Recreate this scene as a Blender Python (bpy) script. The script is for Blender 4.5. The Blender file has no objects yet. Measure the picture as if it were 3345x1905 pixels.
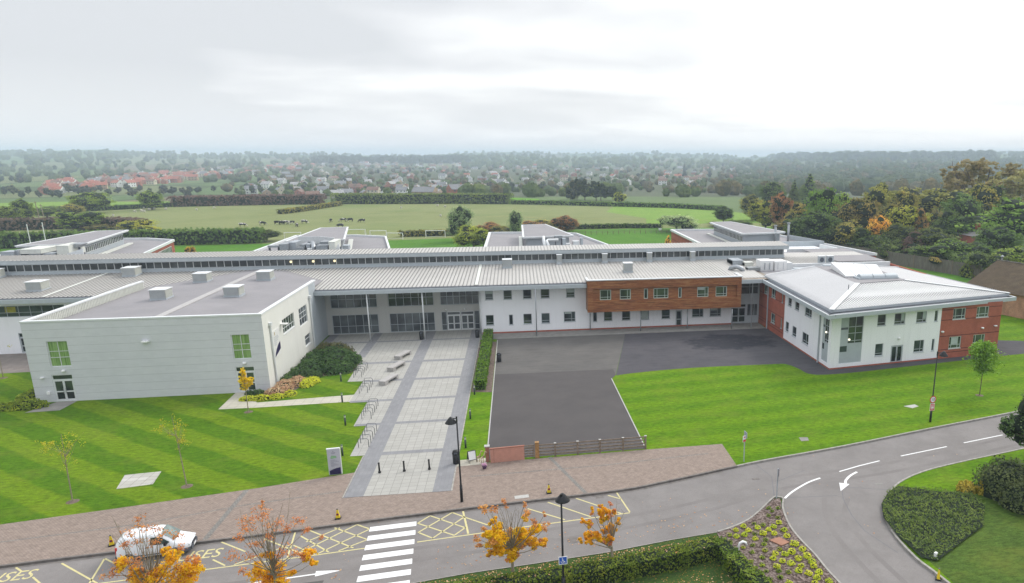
import bpy, math, random
from mathutils import Vector, Matrix
random.seed(7)
R = math.radians
# ------------------------------------------------------------------ camera, sky, sun, exposure
sc = bpy.context.scene
COL = sc.collection
W, HGT = 3345.0, 1905.0
FPX, CX, CY = 2297.34, 2089.65, 1074.81
PITCH, ROLL, YAW, CAMZ = R(13.898), R(0.138), R(9.847), 25.0
cam_d = bpy.data.cameras.new('camera')
cam = bpy.data.objects.new('camera', cam_d)
COL.objects.link(cam)
fwd = Vector((math.sin(YAW) * math.cos(PITCH), math.cos(YAW) * math.cos(PITCH), -math.sin(PITCH)))
rgt = Vector((math.cos(YAW), -math.sin(YAW), 0))
upv = rgt.cross(fwd)
rgt, upv = rgt * math.cos(ROLL) + upv * math.sin(ROLL), upv * math.cos(ROLL) - rgt * math.sin(ROLL)
m = Matrix((rgt, upv, -fwd)).transposed().to_4x4()
m.translation = Vector((0, 0, CAMZ))
cam.matrix_world = m
cam_d.sensor_fit = 'HORIZONTAL'
cam_d.sensor_width = 36
cam_d.lens = FPX / W * 36
cam_d.shift_x = (W / 2 - CX) / W
cam_d.shift_y = (CY - HGT / 2) / W
cam_d.clip_start = 0.5
cam_d.clip_end = 30000
sc.camera = cam

SUN_AZ, SUN_EL = R(52), R(40)          # azimuth from +Y towards +X
world = bpy.data.worlds.new('World')
sc.world = world
world.use_nodes = True
wn, wl = world.node_tree.nodes, world.node_tree.links
wn.clear()
def N(t, **k):
    n = wn.new(t)
    for a, b in k.items():
        if a in n.inputs: n.inputs[a].default_value = b
        else: setattr(n, a, b)
    return n
sky = wn.new('ShaderNodeTexSky'); sky.sky_type = 'NISHITA'; sky.sun_disc = False
sky.sun_elevation = SUN_EL; sky.sun_rotation = SUN_AZ; sky.air_density = 1.4; sky.dust_density = 3
bg1 = wn.new('ShaderNodeBackground'); bg1.inputs['Strength'].default_value = 0.1
wl.new(sky.outputs[0], bg1.inputs['Color'])
tc = wn.new('ShaderNodeTexCoord')
sep = wn.new('ShaderNodeSeparateXYZ'); wl.new(tc.outputs['Generated'], sep.inputs[0])
def math_n(op, a, b=None, c=None):
    n = wn.new('ShaderNodeMath'); n.operation = op
    for i, v in enumerate((a, b, c)):
        if v is None: continue
        if isinstance(v, (int, float)): n.inputs[i].default_value = v
        else: wl.new(v, n.inputs[i])
    return n.outputs[0]
zc = math_n('ADD', math_n('MAXIMUM', sep.outputs[2], 0.0), 0.085)
cx_ = math_n('DIVIDE', sep.outputs[0], zc); cy_ = math_n('DIVIDE', sep.outputs[1], zc)
comb = wn.new('ShaderNodeCombineXYZ'); wl.new(cx_, comb.inputs[0]); wl.new(cy_, comb.inputs[1])
def noise_w(scale, detail, rough, dist=0.0, off=(0, 0, 0)):
    mp = wn.new('ShaderNodeMapping'); mp.inputs['Location'].default_value = off
    wl.new(comb.outputs[0], mp.inputs['Vector'])
    n = wn.new('ShaderNodeTexNoise'); n.inputs['Scale'].default_value = scale; n.inputs['Detail'].default_value = detail
    n.inputs['Roughness'].default_value = rough; n.inputs['Distortion'].default_value = dist
    wl.new(mp.outputs[0], n.inputs['Vector']); return n.outputs[0]
def ramp_w(src, stops):
    r = wn.new('ShaderNodeValToRGB'); e = r.color_ramp.elements
    while len(e) > 1: e.remove(e[-1])
    for i, (p, c) in enumerate(stops):
        x = e[0] if i == 0 else e.new(p)
        x.position = p; x.color = (c[0], c[1], c[2], 1)
    wl.new(src, r.inputs[0]); return r.outputs[0]
SKY_OFF1, SKY_OFF2 = (3.1, 7.7, 0), (11.0, 2.0, 5)
n1 = noise_w(0.42, 3.0, 0.45, 0.3, SKY_OFF1)
n2 = noise_w(0.95, 4.0, 0.42, 0.25, SKY_OFF2)
# brightness rises towards the side of the hidden sun
dotn = wn.new('ShaderNodeVectorMath'); dotn.operation = 'DOT_PRODUCT'
wl.new(tc.outputs['Generated'], dotn.inputs[0])
dotn.inputs[1].default_value = (math.sin(R(38)) * math.cos(R(22)), math.cos(R(38)) * math.cos(R(22)), math.sin(R(22)))
side = math_n('MULTIPLY', math_n('SUBTRACT', dotn.outputs['Value'], 0.86), 0.62)
mixv = math_n('ADD', math_n('ADD', math_n('MULTIPLY', n1, 0.66), math_n('MULTIPLY', n2, 0.34)), math_n('ADD', side, 0.030))
cloud = ramp_w(mixv, [(0.36, (0.62, 0.64, 0.67)), (0.43, (0.715, 0.73, 0.755)), (0.48, (0.80, 0.815, 0.83)), (0.53, (0.90, 0.915, 0.93)), (0.62, (1.0, 1.0, 1.0))])
hz = wn.new('ShaderNodeMapRange'); hz.inputs['From Min'].default_value = 0.0; hz.inputs['From Max'].default_value = 0.10
hz.inputs['To Min'].default_value = 0.85; hz.inputs['To Max'].default_value = 0.0
wl.new(sep.outputs[2], hz.inputs['Value'])
hcol = ramp_w(math_n('ADD', side, 0.4), [(0.3, (0.80, 0.81, 0.82)), (0.42, (0.86, 0.865, 0.86)), (0.52, (0.98, 0.97, 0.95))])
mixh = wn.new('ShaderNodeMix'); mixh.data_type = 'RGBA'
wl.new(hz.outputs[0], mixh.inputs[0]); wl.new(cloud, mixh.inputs[6]); wl.new(hcol, mixh.inputs[7])
bg2 = wn.new('ShaderNodeBackground'); bg2.inputs['Strength'].default_value = 1.0
wl.new(mixh.outputs[2], bg2.inputs['Color'])
zen = wn.new('ShaderNodeMapRange'); zen.interpolation_type = 'SMOOTHSTEP'
for k_, v_ in (('From Min', 0.22), ('From Max', 0.95), ('To Min', 1.0), ('To Max', 2.1)): zen.inputs[k_].default_value = v_
wl.new(sep.outputs[2], zen.inputs['Value']); wl.new(zen.outputs[0], bg2.inputs['Strength'])   # an overcast sky is brightest overhead
ms = wn.new('ShaderNodeMixShader'); ms.inputs[0].default_value = 0.95
wl.new(bg1.outputs[0], ms.inputs[1]); wl.new(bg2.outputs[0], ms.inputs[2])
wo = wn.new('ShaderNodeOutputWorld'); wl.new(ms.outputs[0], wo.inputs['Surface'])

sun_d = bpy.data.lights.new('sun', 'SUN'); sun_d.energy = 1.4; sun_d.angle = R(14); sun_d.color = (1.0, 0.95, 0.87)
sun = bpy.data.objects.new('sun', sun_d); COL.objects.link(sun)
sd = Vector((math.sin(SUN_AZ) * math.cos(SUN_EL), math.cos(SUN_AZ) * math.cos(SUN_EL), math.sin(SUN_EL)))
sun.rotation_euler = sd.to_track_quat('Z', 'Y').to_euler(); sun.location = sd * 200

sc.view_settings.view_transform = 'Standard'; sc.view_settings.look = 'None'
sc.view_settings.exposure = 0.34; sc.view_settings.gamma = 1
sc.render.engine = 'CYCLES'
sc.cycles.use_denoising = True
sc.cycles.max_bounces = 6; sc.cycles.diffuse_bounces = 3; sc.cycles.glossy_bounces = 3
sc.cycles.transmission_bounces = 3; sc.cycles.transparent_max_bounces = 6; sc.cycles.volume_bounces = 2
sc.cycles.caustics_reflective = False; sc.cycles.caustics_refractive = False

# ------------------------------------------------------------------ photo pixel -> world point
def ray(x, y):
    return fwd * FPX + rgt * (x - CX) - upv * (y - CY)
K = 3345 / 2557
def G(x, y, z=0.0):                     # x, y measured on a 2557 px wide view of the photo
    r = ray(x * K, y * K); t = (z - CAMZ) / r.z
    return Vector((r.x * t, r.y * t, z))
def AY(x, y, Y):
    r = ray(x * K, y * K); t = Y / r.y
    return Vector((r.x * t, Y, CAMZ + r.z * t))

# ------------------------------------------------------------------ object helpers
ORG = {}
def tag(o, label=None, cat=None, group=None, kind=None):
    if label: o['label'] = label
    if cat: o['category'] = cat
    if group: o['group'] = group
    if kind: o['kind'] = kind
    return o
def thing(name, label, cat, loc, rz=0, group=None):
    o = bpy.data.objects.new(name, None); COL.objects.link(o)
    o.empty_display_size = 0.3
    o.location = loc; o.rotation_euler = (0, 0, rz)
    ORG[o.name] = Vector(loc)
    return tag(o, label, cat, group)
class MB:
    def __init__(s): s.v = []; s.f = []; s.m = []
    def poly(s, pts, mi=0):
        b = len(s.v); s.v += [tuple(p) for p in pts]; s.f.append(tuple(range(b, b + len(pts)))); s.m.append(mi)
        return s
    def mesh(s, vs, fs, mi=0):
        b = len(s.v); s.v += [tuple(p) for p in vs]
        for f in fs: s.f.append(tuple(b + i for i in f)); s.m.append(mi)
        return s
    def box(s, x0, x1, y0, y1, z0, z1, mi=0):
        vs = [(x, y, z) for z in (z0, z1) for y in (y0, y1) for x in (x0, x1)]
        return s.mesh(vs, [(0, 2, 3, 1), (4, 5, 7, 6), (0, 1, 5, 4), (2, 6, 7, 3), (0, 4, 6, 2), (1, 3, 7, 5)], mi)
    def obox(s, c, sz, rz=0, mi=0, tilt=None):
        M = Matrix.Rotation(rz, 3, 'Z')
        if tilt: M = M @ Matrix.Rotation(tilt[1], 3, tilt[0])
        h = [q / 2 for q in sz]
        vs = [Vector(c) + M @ Vector((x * h[0], y * h[1], z * h[2])) for z in (-1, 1) for y in (-1, 1) for x in (-1, 1)]
        return s.mesh(vs, [(0, 2, 3, 1), (4, 5, 7, 6), (0, 1, 5, 4), (2, 6, 7, 3), (0, 4, 6, 2), (1, 3, 7, 5)], mi)
    def bar(s, p, q, w, h, mi=0, up=(0, 0, 1)):     # rectangular bar from p to q
        p = Vector(p); q = Vector(q); d = (q - p).normalized(); u = Vector(up)
        a = d.cross(u)
        if a.length < 1e-4: a = d.cross(Vector((1, 0, 0)))
        a.normalize(); u = a.cross(d)
        vs = []
        for e in (p, q):
            for i, j in ((-1, -1), (1, -1), (1, 1), (-1, 1)):
                vs.append(e + a * (i * w / 2) + u * (j * h / 2))
        return s.mesh(vs, [(0, 1, 2, 3), (7, 6, 5, 4), (0, 4, 5, 1), (1, 5, 6, 2), (2, 6, 7, 3), (3, 7, 4, 0)], mi)
    def prism(s, poly, z0, z1, mi=0, mside=None, bottom=False):
        area = sum(poly[i][0] * poly[(i + 1) % len(poly)][1] - poly[(i + 1) % len(poly)][0] * poly[i][1] for i in range(len(poly)))
        if area < 0: poly = poly[::-1]
        n = len(poly)
        vs = [(p[0], p[1], z0) for p in poly] + [(p[0], p[1], z1) for p in poly]
        s.mesh(vs, [tuple(range(n, 2 * n))], mi)
        s.mesh(vs, [(i, (i + 1) % n, n + (i + 1) % n, n + i) for i in range(n)], mi if mside is None else mside)
        if bottom: s.mesh(vs, [tuple(reversed(range(n)))], mi)
        return s
    def tube(s, pts, rad, n=8, mi=0, cap=True):
        if isinstance(rad, (int, float)): rad = [rad] * len(pts)
        pts = [Vector(p) for p in pts]; b = len(s.v); prev = None
        for i, p in enumerate(pts):
            d = (pts[min(i + 1, len(pts) - 1)] - pts[max(i - 1, 0)]).normalized()
            a = d.cross(Vector((0, 0, 1))) if abs(d.z) < 0.9 else d.cross(Vector((0, 1, 0)))
            if prev is not None:
                a2 = prev - d * prev.dot(d)
                if a2.length > 1e-3: a = a2
            a.normalize(); prev = a; c = d.cross(a)
            for k in range(n):
                t = 2 * math.pi * k / n
                s.v.append(tuple(p + (a * math.cos(t) + c * math.sin(t)) * rad[i]))
        for i in range(len(pts) - 1):
            for k in range(n):
                s.f.append((b + i * n + k, b + i * n + (k + 1) % n, b + (i + 1) * n + (k + 1) % n, b + (i + 1) * n + k)); s.m.append(mi)
        if cap:
            s.f.append(tuple(b + k for k in reversed(range(n)))); s.m.append(mi)
            s.f.append(tuple(b + (len(pts) - 1) * n + k for k in range(n))); s.m.append(mi)
        return s
    def lathe(s, prof, c=(0, 0, 0), n=16, mi=0):     # prof list of (r, z)
        return s.tube([(c[0], c[1], c[2] + z) for r, z in prof], [max(r, 0.001) for r, z in prof], n, mi)
    def build(s, name, mats, parent=None, smooth=False, world=False):
        me = bpy.data.meshes.new(name)
        vs = s.v
        if parent is not None and not world:
            top = parent
            while top.parent: top = top.parent
            o = ORG.get(top.name)
            if o is not None and (o.length > 0): vs = [(v[0] - o.x, v[1] - o.y, v[2] - o.z) for v in vs]
        me.from_pydata(vs, [], s.f)
        if not isinstance(mats, (list, tuple)): mats = [mats]
        for x in mats: me.materials.append(x)
        if len(mats) > 1: me.polygons.foreach_set('material_index', s.m)
        if smooth: me.polygons.foreach_set('use_smooth', [True] * len(me.polygons))
        me.update()
        ob = bpy.data.objects.new(name, me); COL.objects.link(ob)
        if parent is not None: ob.parent = parent
        return ob
def kids(o): return [c for c in bpy.data.objects if c.parent == o]
CH = {}
def remember(root):                      # children map, read once per prototype
    def rec(o): return (o, [rec(c) for c in o.children])
    CH[root.name] = rec(root)
def copy_tree(root, loc=None, rz=None, label=None, group=None, scale=None, name=None):
    if root.name not in CH: remember(root)
    def rec(node, parent):
        o, ch = node; c = o.copy(); COL.objects.link(c); c.parent = parent
        for k in ch: rec(k, c)
        return c
    c = rec(CH[root.name], None)
    if loc is not None: c.location = loc
    if rz is not None: c.rotation_euler = (0, 0, rz)
    if scale is not None: c.scale = scale if not isinstance(scale, (int, float)) else (scale,) * 3
    if label: c['label'] = label
    if group: c['group'] = group
    return c

# ------------------------------------------------------------------ materials
def srgb(r, g, b):
    f = lambda v: v / 12.92 if v <= 0.04045 else ((v + 0.055) / 1.055) ** 2.4
    return (f(r / 255), f(g / 255), f(b / 255))
class MT:
    def __init__(s, name, rough=0.8, spec=0.3, metal=0.0):
        s.m = bpy.data.materials.new(name); s.m.use_nodes = True
        s.t = s.m.node_tree; s.n = s.t.nodes; s.l = s.t.links
        s.b = s.n['Principled BSDF']
        s.b.inputs['Roughness'].default_value = rough; s.b.inputs['Metallic'].default_value = metal
        s.b.inputs['Specular IOR Level'].default_value = spec
        g = s.n.new('ShaderNodeNewGeometry'); s.pos = g.outputs['Position']; s.nor = g.outputs['Normal']
    def v(s, op, a, b=None, c=None):
        n = s.n.new('ShaderNodeMath'); n.operation = op
        for i, x in enumerate((a, b, c)):
            if x is None: continue
            if isinstance(x, (int, float)): n.inputs[i].default_value = x
            else: s.l.new(x, n.inputs[i])
        return n.outputs[0]
    def noise(s, scale, detail=3, rough=0.55, vec=None, sc3=None, dist=0):
        n = s.n.new('ShaderNodeTexNoise'); n.inputs['Scale'].default_value = scale
        n.inputs['Detail'].default_value = detail; n.inputs['Roughness'].default_value = rough; n.inputs['Distortion'].default_value = dist
        s.l.new(s.vec(vec, sc3), n.inputs['Vector']); return n.outputs[0]
    def vec(s, vec=None, sc3=None, rot=None, loc=None):
        vec = vec or s.pos
        if sc3 or rot or loc:
            mp = s.n.new('ShaderNodeMapping')
            if sc3: mp.inputs['Scale'].default_value = sc3
            if rot: mp.inputs['Rotation'].default_value = rot
            if loc: mp.inputs['Location'].default_value = loc
            s.l.new(vec, mp.inputs['Vector']); return mp.outputs[0]
        return vec
    def voro(s, scale, feature='F1', vec=None, sc3=None, rnd=1.0):
        n = s.n.new('ShaderNodeTexVoronoi'); n.feature = feature; n.inputs['Scale'].default_value = scale
        n.inputs['Randomness'].default_value = rnd
        s.l.new(s.vec(vec, sc3), n.inputs['Vector']); return n
    def ramp(s, src, stops, interp='LINEAR'):
        r = s.n.new('ShaderNodeValToRGB'); r.color_ramp.interpolation = interp; e = r.color_ramp.elements
        while len(e) > 1: e.remove(e[-1])
        for i, (p, c) in enumerate(stops):
            x = e[0] if i == 0 else e.new(p)
            x.position = p
            x.color = (c[0], c[1], c[2], 1) if isinstance(c, (tuple, list)) else (c, c, c, 1)
        s.l.new(src, r.inputs[0]); return r.outputs[0]
    def mix(s, f, a, b, mode='MIX'):
        n = s.n.new('ShaderNodeMix'); n.data_type = 'RGBA'; n.blend_type = mode
        for i, x in ((0, f), (6, a), (7, b)):
            if isinstance(x, (int, float)): n.inputs[i].default_value = x
            elif isinstance(x, (tuple, list)): n.inputs[i].default_value = (x[0], x[1], x[2], 1)
            else: s.l.new(x, n.inputs[i])
        return n.outputs[2]
    def xyz(s, vec=None):
        n = s.n.new('ShaderNodeSeparateXYZ'); s.l.new(vec or s.pos, n.inputs[0]); return n.outputs
    def stripe(s, coord, period, duty, soft=0.0):    # 1 inside a line of width duty*period
        f = s.v('FRACT', s.v('DIVIDE', coord, period)) if True else None
        return s.v('LESS_THAN', f, duty)
    def objrand(s):
        n = s.n.new('ShaderNodeObjectInfo'); return n.outputs['Random']
    def col(s, c):
        if isinstance(c, (tuple, list)): s.b.inputs['Base Color'].default_value = (c[0], c[1], c[2], 1)
        else: s.l.new(c, s.b.inputs['Base Color'])
        return s
    def bump(s, h, strength=0.3, dist=0.05):
        n = s.n.new('ShaderNodeBump'); n.inputs['Strength'].default_value = strength; n.inputs['Distance'].default_value = dist
        s.l.new(h, n.inputs['Height']); s.l.new(n.outputs[0], s.b.inputs['Normal']); return s
def plain(name, c, rough=0.7, var=0.12, scale=2.0, metal=0.0, spec=0.3, bump=0.0):
    t = MT(name, rough, spec, metal)
    nz = t.noise(scale, 4)
    lo = tuple(x * (1 - var) for x in c); hi = tuple(min(1, x * (1 + var)) for x in c)
    t.col(t.ramp(nz, [(0.3, lo), (0.7, hi)]))
    if bump: t.bump(t.noise(scale * 12, 3), bump, 0.02)
    return t.m
M = {}
M['white_metal'] = plain('white_metal', (0.66, 0.68, 0.69), 0.45, 0.06)
M['cream_metal'] = plain('cream_metal', (0.62, 0.63, 0.58), 0.5, 0.06)
M['grey_metal'] = plain('grey_metal', (0.36, 0.39, 0.42), 0.45, 0.07)
M['mid_grey'] = plain('mid_grey', (0.42, 0.46, 0.49), 0.5, 0.05)
M['dark_grey'] = plain('dark_grey', (0.09, 0.10, 0.12), 0.6, 0.15)
M['frame_grey'] = plain('frame_grey', (0.42, 0.45, 0.48), 0.5, 0.05)
M['frame_green'] = plain('frame_green', (0.50, 0.58, 0.54), 0.5, 0.05)
M['galv'] = plain('galvanised', (0.33, 0.35, 0.37), 0.38, 0.14, 5, 0.6)
M['black'] = plain('black_paint', (0.012, 0.012, 0.014), 0.4, 0.2)
M['yellow_paint'] = plain('yellow_paint', (0.62, 0.53, 0.10), 0.6, 0.05)
M['red_paint'] = plain('red_paint', (0.55, 0.04, 0.04), 0.5, 0.05)
M['blue_paint'] = plain('blue_paint', (0.02, 0.10, 0.50), 0.5, 0.05)
M['navy_paint'] = plain('navy_paint', (0.022, 0.016, 0.07), 0.5, 0.05)
M['white_paint'] = plain('white_paint', (0.80, 0.80, 0.80), 0.45, 0.03)
M['car_white'] = plain('car_white', (0.78, 0.80, 0.83), 0.18, 0.02, spec=0.6)
M['rubber'] = plain('rubber', (0.015, 0.015, 0.016), 0.8, 0.2)
M['concrete'] = plain('concrete', (0.40, 0.39, 0.37), 0.85, 0.12, 6, bump=0.2)
M['curtain'] = None
def glass(name, c=(0.012, 0.016, 0.020), c2=(0.05, 0.07, 0.07), scale=0.45, rough=0.06, spec=0.5):
    t = MT(name, rough, spec)
    a = t.noise(scale, 2, 0.5, sc3=(1, 1, 1.3)); t.col(t.ramp(a, [(0.40, c), (0.62, c2)])); return t.m
M['glass'] = glass('window_glass')
M['glass_green'] = glass('window_glass_green', (0.016, 0.022, 0.020), (0.07, 0.10, 0.06))
M['glass_tall'] = glass('tall_glass', (0.045, 0.052, 0.06), (0.13, 0.15, 0.16), 0.3)
M['glass_cler'] = glass('clerestory_glass', (0.05, 0.058, 0.062), (0.10, 0.115, 0.12), 0.3)  # paler pane colour stands in for the reflected sky
M['blind'] = plain('blind', (0.40, 0.46, 0.44), 0.7, 0.1)
t = MT('green_curtain', 0.35, 0.4)
x = t.xyz(); wv = t.noise(1.0, 4, 0.6, sc3=(9, 9, 0.4))
t.col(t.ramp(wv, [(0.3, (0.09, 0.18, 0.045)), (0.5, (0.20, 0.33, 0.10)), (0.7, (0.32, 0.46, 0.19))])); M['curtain'] = t.m

def render_wall(name, c, var=0.04, joint=None):
    t = MT(name, 0.85, 0.2)
    n = t.noise(0.5, 5, 0.6, sc3=(1, 1, 0.5)); st = t.noise(1.5, 3, 0.6, sc3=(3, 3, 0.12))
    base = t.ramp(n, [(0.3, tuple(q * (1 - var) for q in c)), (0.7, c)])
    base = t.mix(t.v('MULTIPLY', t.ramp(st, [(0.52, 0.0), (0.75, 1.0)]), 0.11), base, (0.3, 0.3, 0.28))
    if joint:
        z = t.xyz()[2]; s_ = t.stripe(t.v('ADD', z, joint[1]), joint[0], joint[2])
        base = t.mix(t.v('MULTIPLY', s_, joint[3]), base, (0.12, 0.13, 0.14))
    t.col(base); t.bump(t.noise(14, 3), 0.12, 0.01); return t.m
M['render_white'] = render_wall('render_white', (0.88, 0.885, 0.915))
M['render_cream'] = render_wall('render_cream', (0.72, 0.72, 0.675), 0.05)
M['entrance_grey'] = render_wall('entrance_grey', (0.50, 0.50, 0.48), 0.04)
# grey blockwork of the hall: courses 0.86 m high with fine dark joints
t = MT('grey_blockwork', 0.8, 0.2)
x = t.xyz(); zz = x[2]
row = t.v('FLOOR', t.v('DIVIDE', t.v('ADD', zz, 0.08), 0.86))
hj = t.v('LESS_THAN', t.v('FRACT', t.v('DIVIDE', t.v('ADD', zz, 0.08), 0.86)), 0.04)
br = t.n.new('ShaderNodeTexBrick'); br.inputs['Scale'].default_value = 1.0; br.inputs['Mortar Size'].default_value = 0.012
br.inputs['Brick Width'].default_value = 0.62; br.inputs['Row Height'].default_value = 0.288; br.inputs['Bias'].default_value = 0.0
br.inputs['Color1'].default_value = (0.575, 0.585, 0.62, 1); br.inputs['Color2'].default_value = (0.62, 0.63, 0.665, 1); br.inputs['Mortar'].default_value = (0.57, 0.58, 0.615, 1)
cb = t.n.new('ShaderNodeCombineXYZ'); t.l.new(t.v('ADD', x[0], x[1]), cb.inputs[0]); t.l.new(zz, cb.inputs[1])
t.l.new(cb.outputs[0], br.inputs['Vector'])
nz = t.noise(0.35, 5, 0.6)
bc = t.mix(0.35, br.outputs[0], t.ramp(nz, [(0.3, (0.55, 0.56, 0.595)), (0.7, (0.65, 0.655, 0.69))]))
t.col(t.mix(t.v('MULTIPLY', hj, 0.42), bc, (0.18, 0.19, 0.20))); t.bump(t.noise(30, 2), 0.15, 0.01)
M['block_grey'] = t.m
def brick_mat(name, c1, c2, mortar, bw=0.225, rh=0.075, plane='wall', ms=0.012, var=0.3, bands=None):
    t = MT(name, 0.85, 0.2); x = t.xyz()
    cb = t.n.new('ShaderNodeCombineXYZ')
    if plane == 'wall':
        t.l.new(t.v('ADD', x[0], x[1]), cb.inputs[0]); t.l.new(x[2], cb.inputs[1])
    else:
        t.l.new(x[0], cb.inputs[0]); t.l.new(x[1], cb.inputs[1])
    b = t.n.new('ShaderNodeTexBrick'); b.inputs['Scale'].default_value = 1
    b.inputs['Mortar Size'].default_value = ms; b.inputs['Brick Width'].default_value = bw; b.inputs['Row Height'].default_value = rh
    b.inputs['Color1'].default_value = (*c1, 1); b.inputs['Color2'].default_value = (*c2, 1); b.inputs['Mortar'].default_value = (*mortar, 1)
    t.l.new(cb.outputs[0], b.inputs['Vector'])
    n = t.noise(0.6 if plane == 'wall' else 2.2, 6, 0.75)
    c = t.mix(var, b.outputs[0], t.ramp(n, [(0.36, tuple(q * 0.6 for q in c1)), (0.64, tuple(min(1, q * 1.35) for q in c2))]))
    if bands:
        zf = None
        for zb in bands:
            q = t.v('COMPARE', x[2], zb, 0.045); zf = q if zf is None else t.v('ADD', zf, q)
        c = t.mix(t.v('MINIMUM', zf, 1.0), c, (0.10, 0.03, 0.025))
    t.col(c); return t.m
M['brick_red'] = brick_mat('brick_red', (0.33, 0.085, 0.05), (0.42, 0.12, 0.075), (0.28, 0.12, 0.09), bands=(0.75, 1.15, 2.9, 5.0, 6.3))
M['brick_old'] = brick_mat('brick_old', (0.38, 0.17, 0.10), (0.50, 0.27, 0.17), (0.42, 0.34, 0.27), 0.23, 0.08, var=0.5)
# roofs
def ribbed(name, c, period, axis, dirt=0.25, rough=0.4, spec=0.4, dark=(0.20, 0.20, 0.20), duty=0.16, soft=0.6):
    t = MT(name, rough, spec); x = t.xyz()
    co = {'x': x[0], 'y': x[1]}[axis] if isinstance(axis, str) else t.v('ADD', t.v('MULTIPLY', x[0], axis[0]), t.v('MULTIPLY', x[1], axis[1]))
    f = t.v('FRACT', t.v('DIVIDE', co, period))
    prof = t.ramp(f, [(0.0, dark), (duty * 0.5, dark), (duty, tuple(q * 0.93 for q in c)), (0.75, c), (1.0, tuple(min(1, q * 1.08) for q in c))])  # dark line and paler edge paint each rib's shading into the colour
    n1 = t.noise(0.25, 4, 0.6); n2 = t.noise(1.2, 4, 0.6, sc3=(3, 0.35, 1) if axis == 'x' else (0.35, 3, 1))
    c2 = t.mix(soft, tuple(q * 0.92 for q in c), prof)
    c2 = t.mix(t.v('MULTIPLY', t.ramp(n1, [(0.35, 1.0), (0.7, 0.0)]), dirt), c2, tuple(q * 0.55 for q in c))
    c2 = t.mix(t.v('MULTIPLY', t.ramp(n2, [(0.5, 0.0), (0.8, 1.0)]), dirt * 0.7), c2, (0.22, 0.21, 0.19))
    t.col(c2); return t.m
M['roof_main'] = ribbed('ribbed_roof_main', (0.50, 0.48, 0.45), 0.52, 'x', dark=(0.15, 0.145, 0.14), duty=0.28, soft=0.85)
M['roof_white'] = ribbed('ribbed_roof_white', (0.66, 0.66, 0.655), 0.36, (0.9914, 0.1305), 0.12, 0.5, 0.4, dark=(0.22, 0.22, 0.23), duty=0.3, soft=0.9)
M['roof_white_side'] = ribbed('ribbed_roof_side', (0.50, 0.50, 0.51), 0.33, 'y', 0.12, 0.62, 0.25, soft=0.35)
t = MT('membrane_roof', 0.75, 0.25)
n1 = t.noise(0.3, 5, 0.6); n2 = t.noise(9, 3, 0.6); fr = t.v('FRACT', t.v('DIVIDE', t.xyz()[1], 0.33))
c = t.ramp(n1, [(0.3, (0.225, 0.215, 0.225)), (0.7, (0.275, 0.26, 0.27))])
c = t.mix(t.v('MULTIPLY', t.v('LESS_THAN', fr, 0.14), 0.22), c, (0.14, 0.14, 0.15))
c = t.mix(0.15, c, t.ramp(n2, [(0.3, (0.18, 0.18, 0.19)), (0.7, (0.35, 0.34, 0.34))])); t.col(c); M['roof_grey'] = t.m
# timber cladding
t = MT('timber_cladding', 0.55, 0.3); x = t.xyz()
pl = t.v('FLOOR', t.v('DIVIDE', x[2], 0.13)); gap = t.v('LESS_THAN', t.v('FRACT', t.v('DIVIDE', x[2], 0.13)), 0.10)
cb = t.n.new('ShaderNodeCombineXYZ'); t.l.new(t.v('MULTIPLY', t.v('ADD', x[0], x[1]), 0.35), cb.inputs[0]); t.l.new(t.v('MULTIPLY', pl, 3.7), cb.inputs[1]); t.l.new(x[2], cb.inputs[2])
n1 = t.noise(1.0, 4, 0.7, vec=cb.outputs[0]); n2 = t.noise(1.0, 3, 0.6, sc3=(1.2, 1.2, 14))
c = t.ramp(n1, [(0.36, (0.12, 0.04, 0.016)), (0.5, (0.30, 0.105, 0.034)), (0.62, (0.46, 0.22, 0.085))])
c = t.mix(0.35, c, t.ramp(n2, [(0.35, (0.14, 0.045, 0.02)), (0.65, (0.34, 0.14, 0.055))]))
c = t.mix(t.v('MULTIPLY', gap, 0.6), c, (0.04, 0.015, 0.01)); t.col(c); M['timber'] = t.m
M['wood_fence'] = plain('weathered_timber', (0.21, 0.165, 0.125), 0.85, 0.3, 5, bump=0.3)
M['wood_post'] = plain('orange_post', (0.34, 0.19, 0.075), 0.8, 0.25, 5)
M['bark'] = plain('bark', (0.13, 0.10, 0.075), 0.9, 0.35, 8, bump=0.4)
M['bark_pale'] = plain('bark_pale', (0.27, 0.23, 0.17), 0.9, 0.3, 8)
M['pink_render'] = plain('pink_render', (0.50, 0.25, 0.19), 0.8, 0.07, 3)
M['pink_frame'] = plain('pink_frame', (0.32, 0.14, 0.10), 0.8, 0.07, 3)
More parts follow.
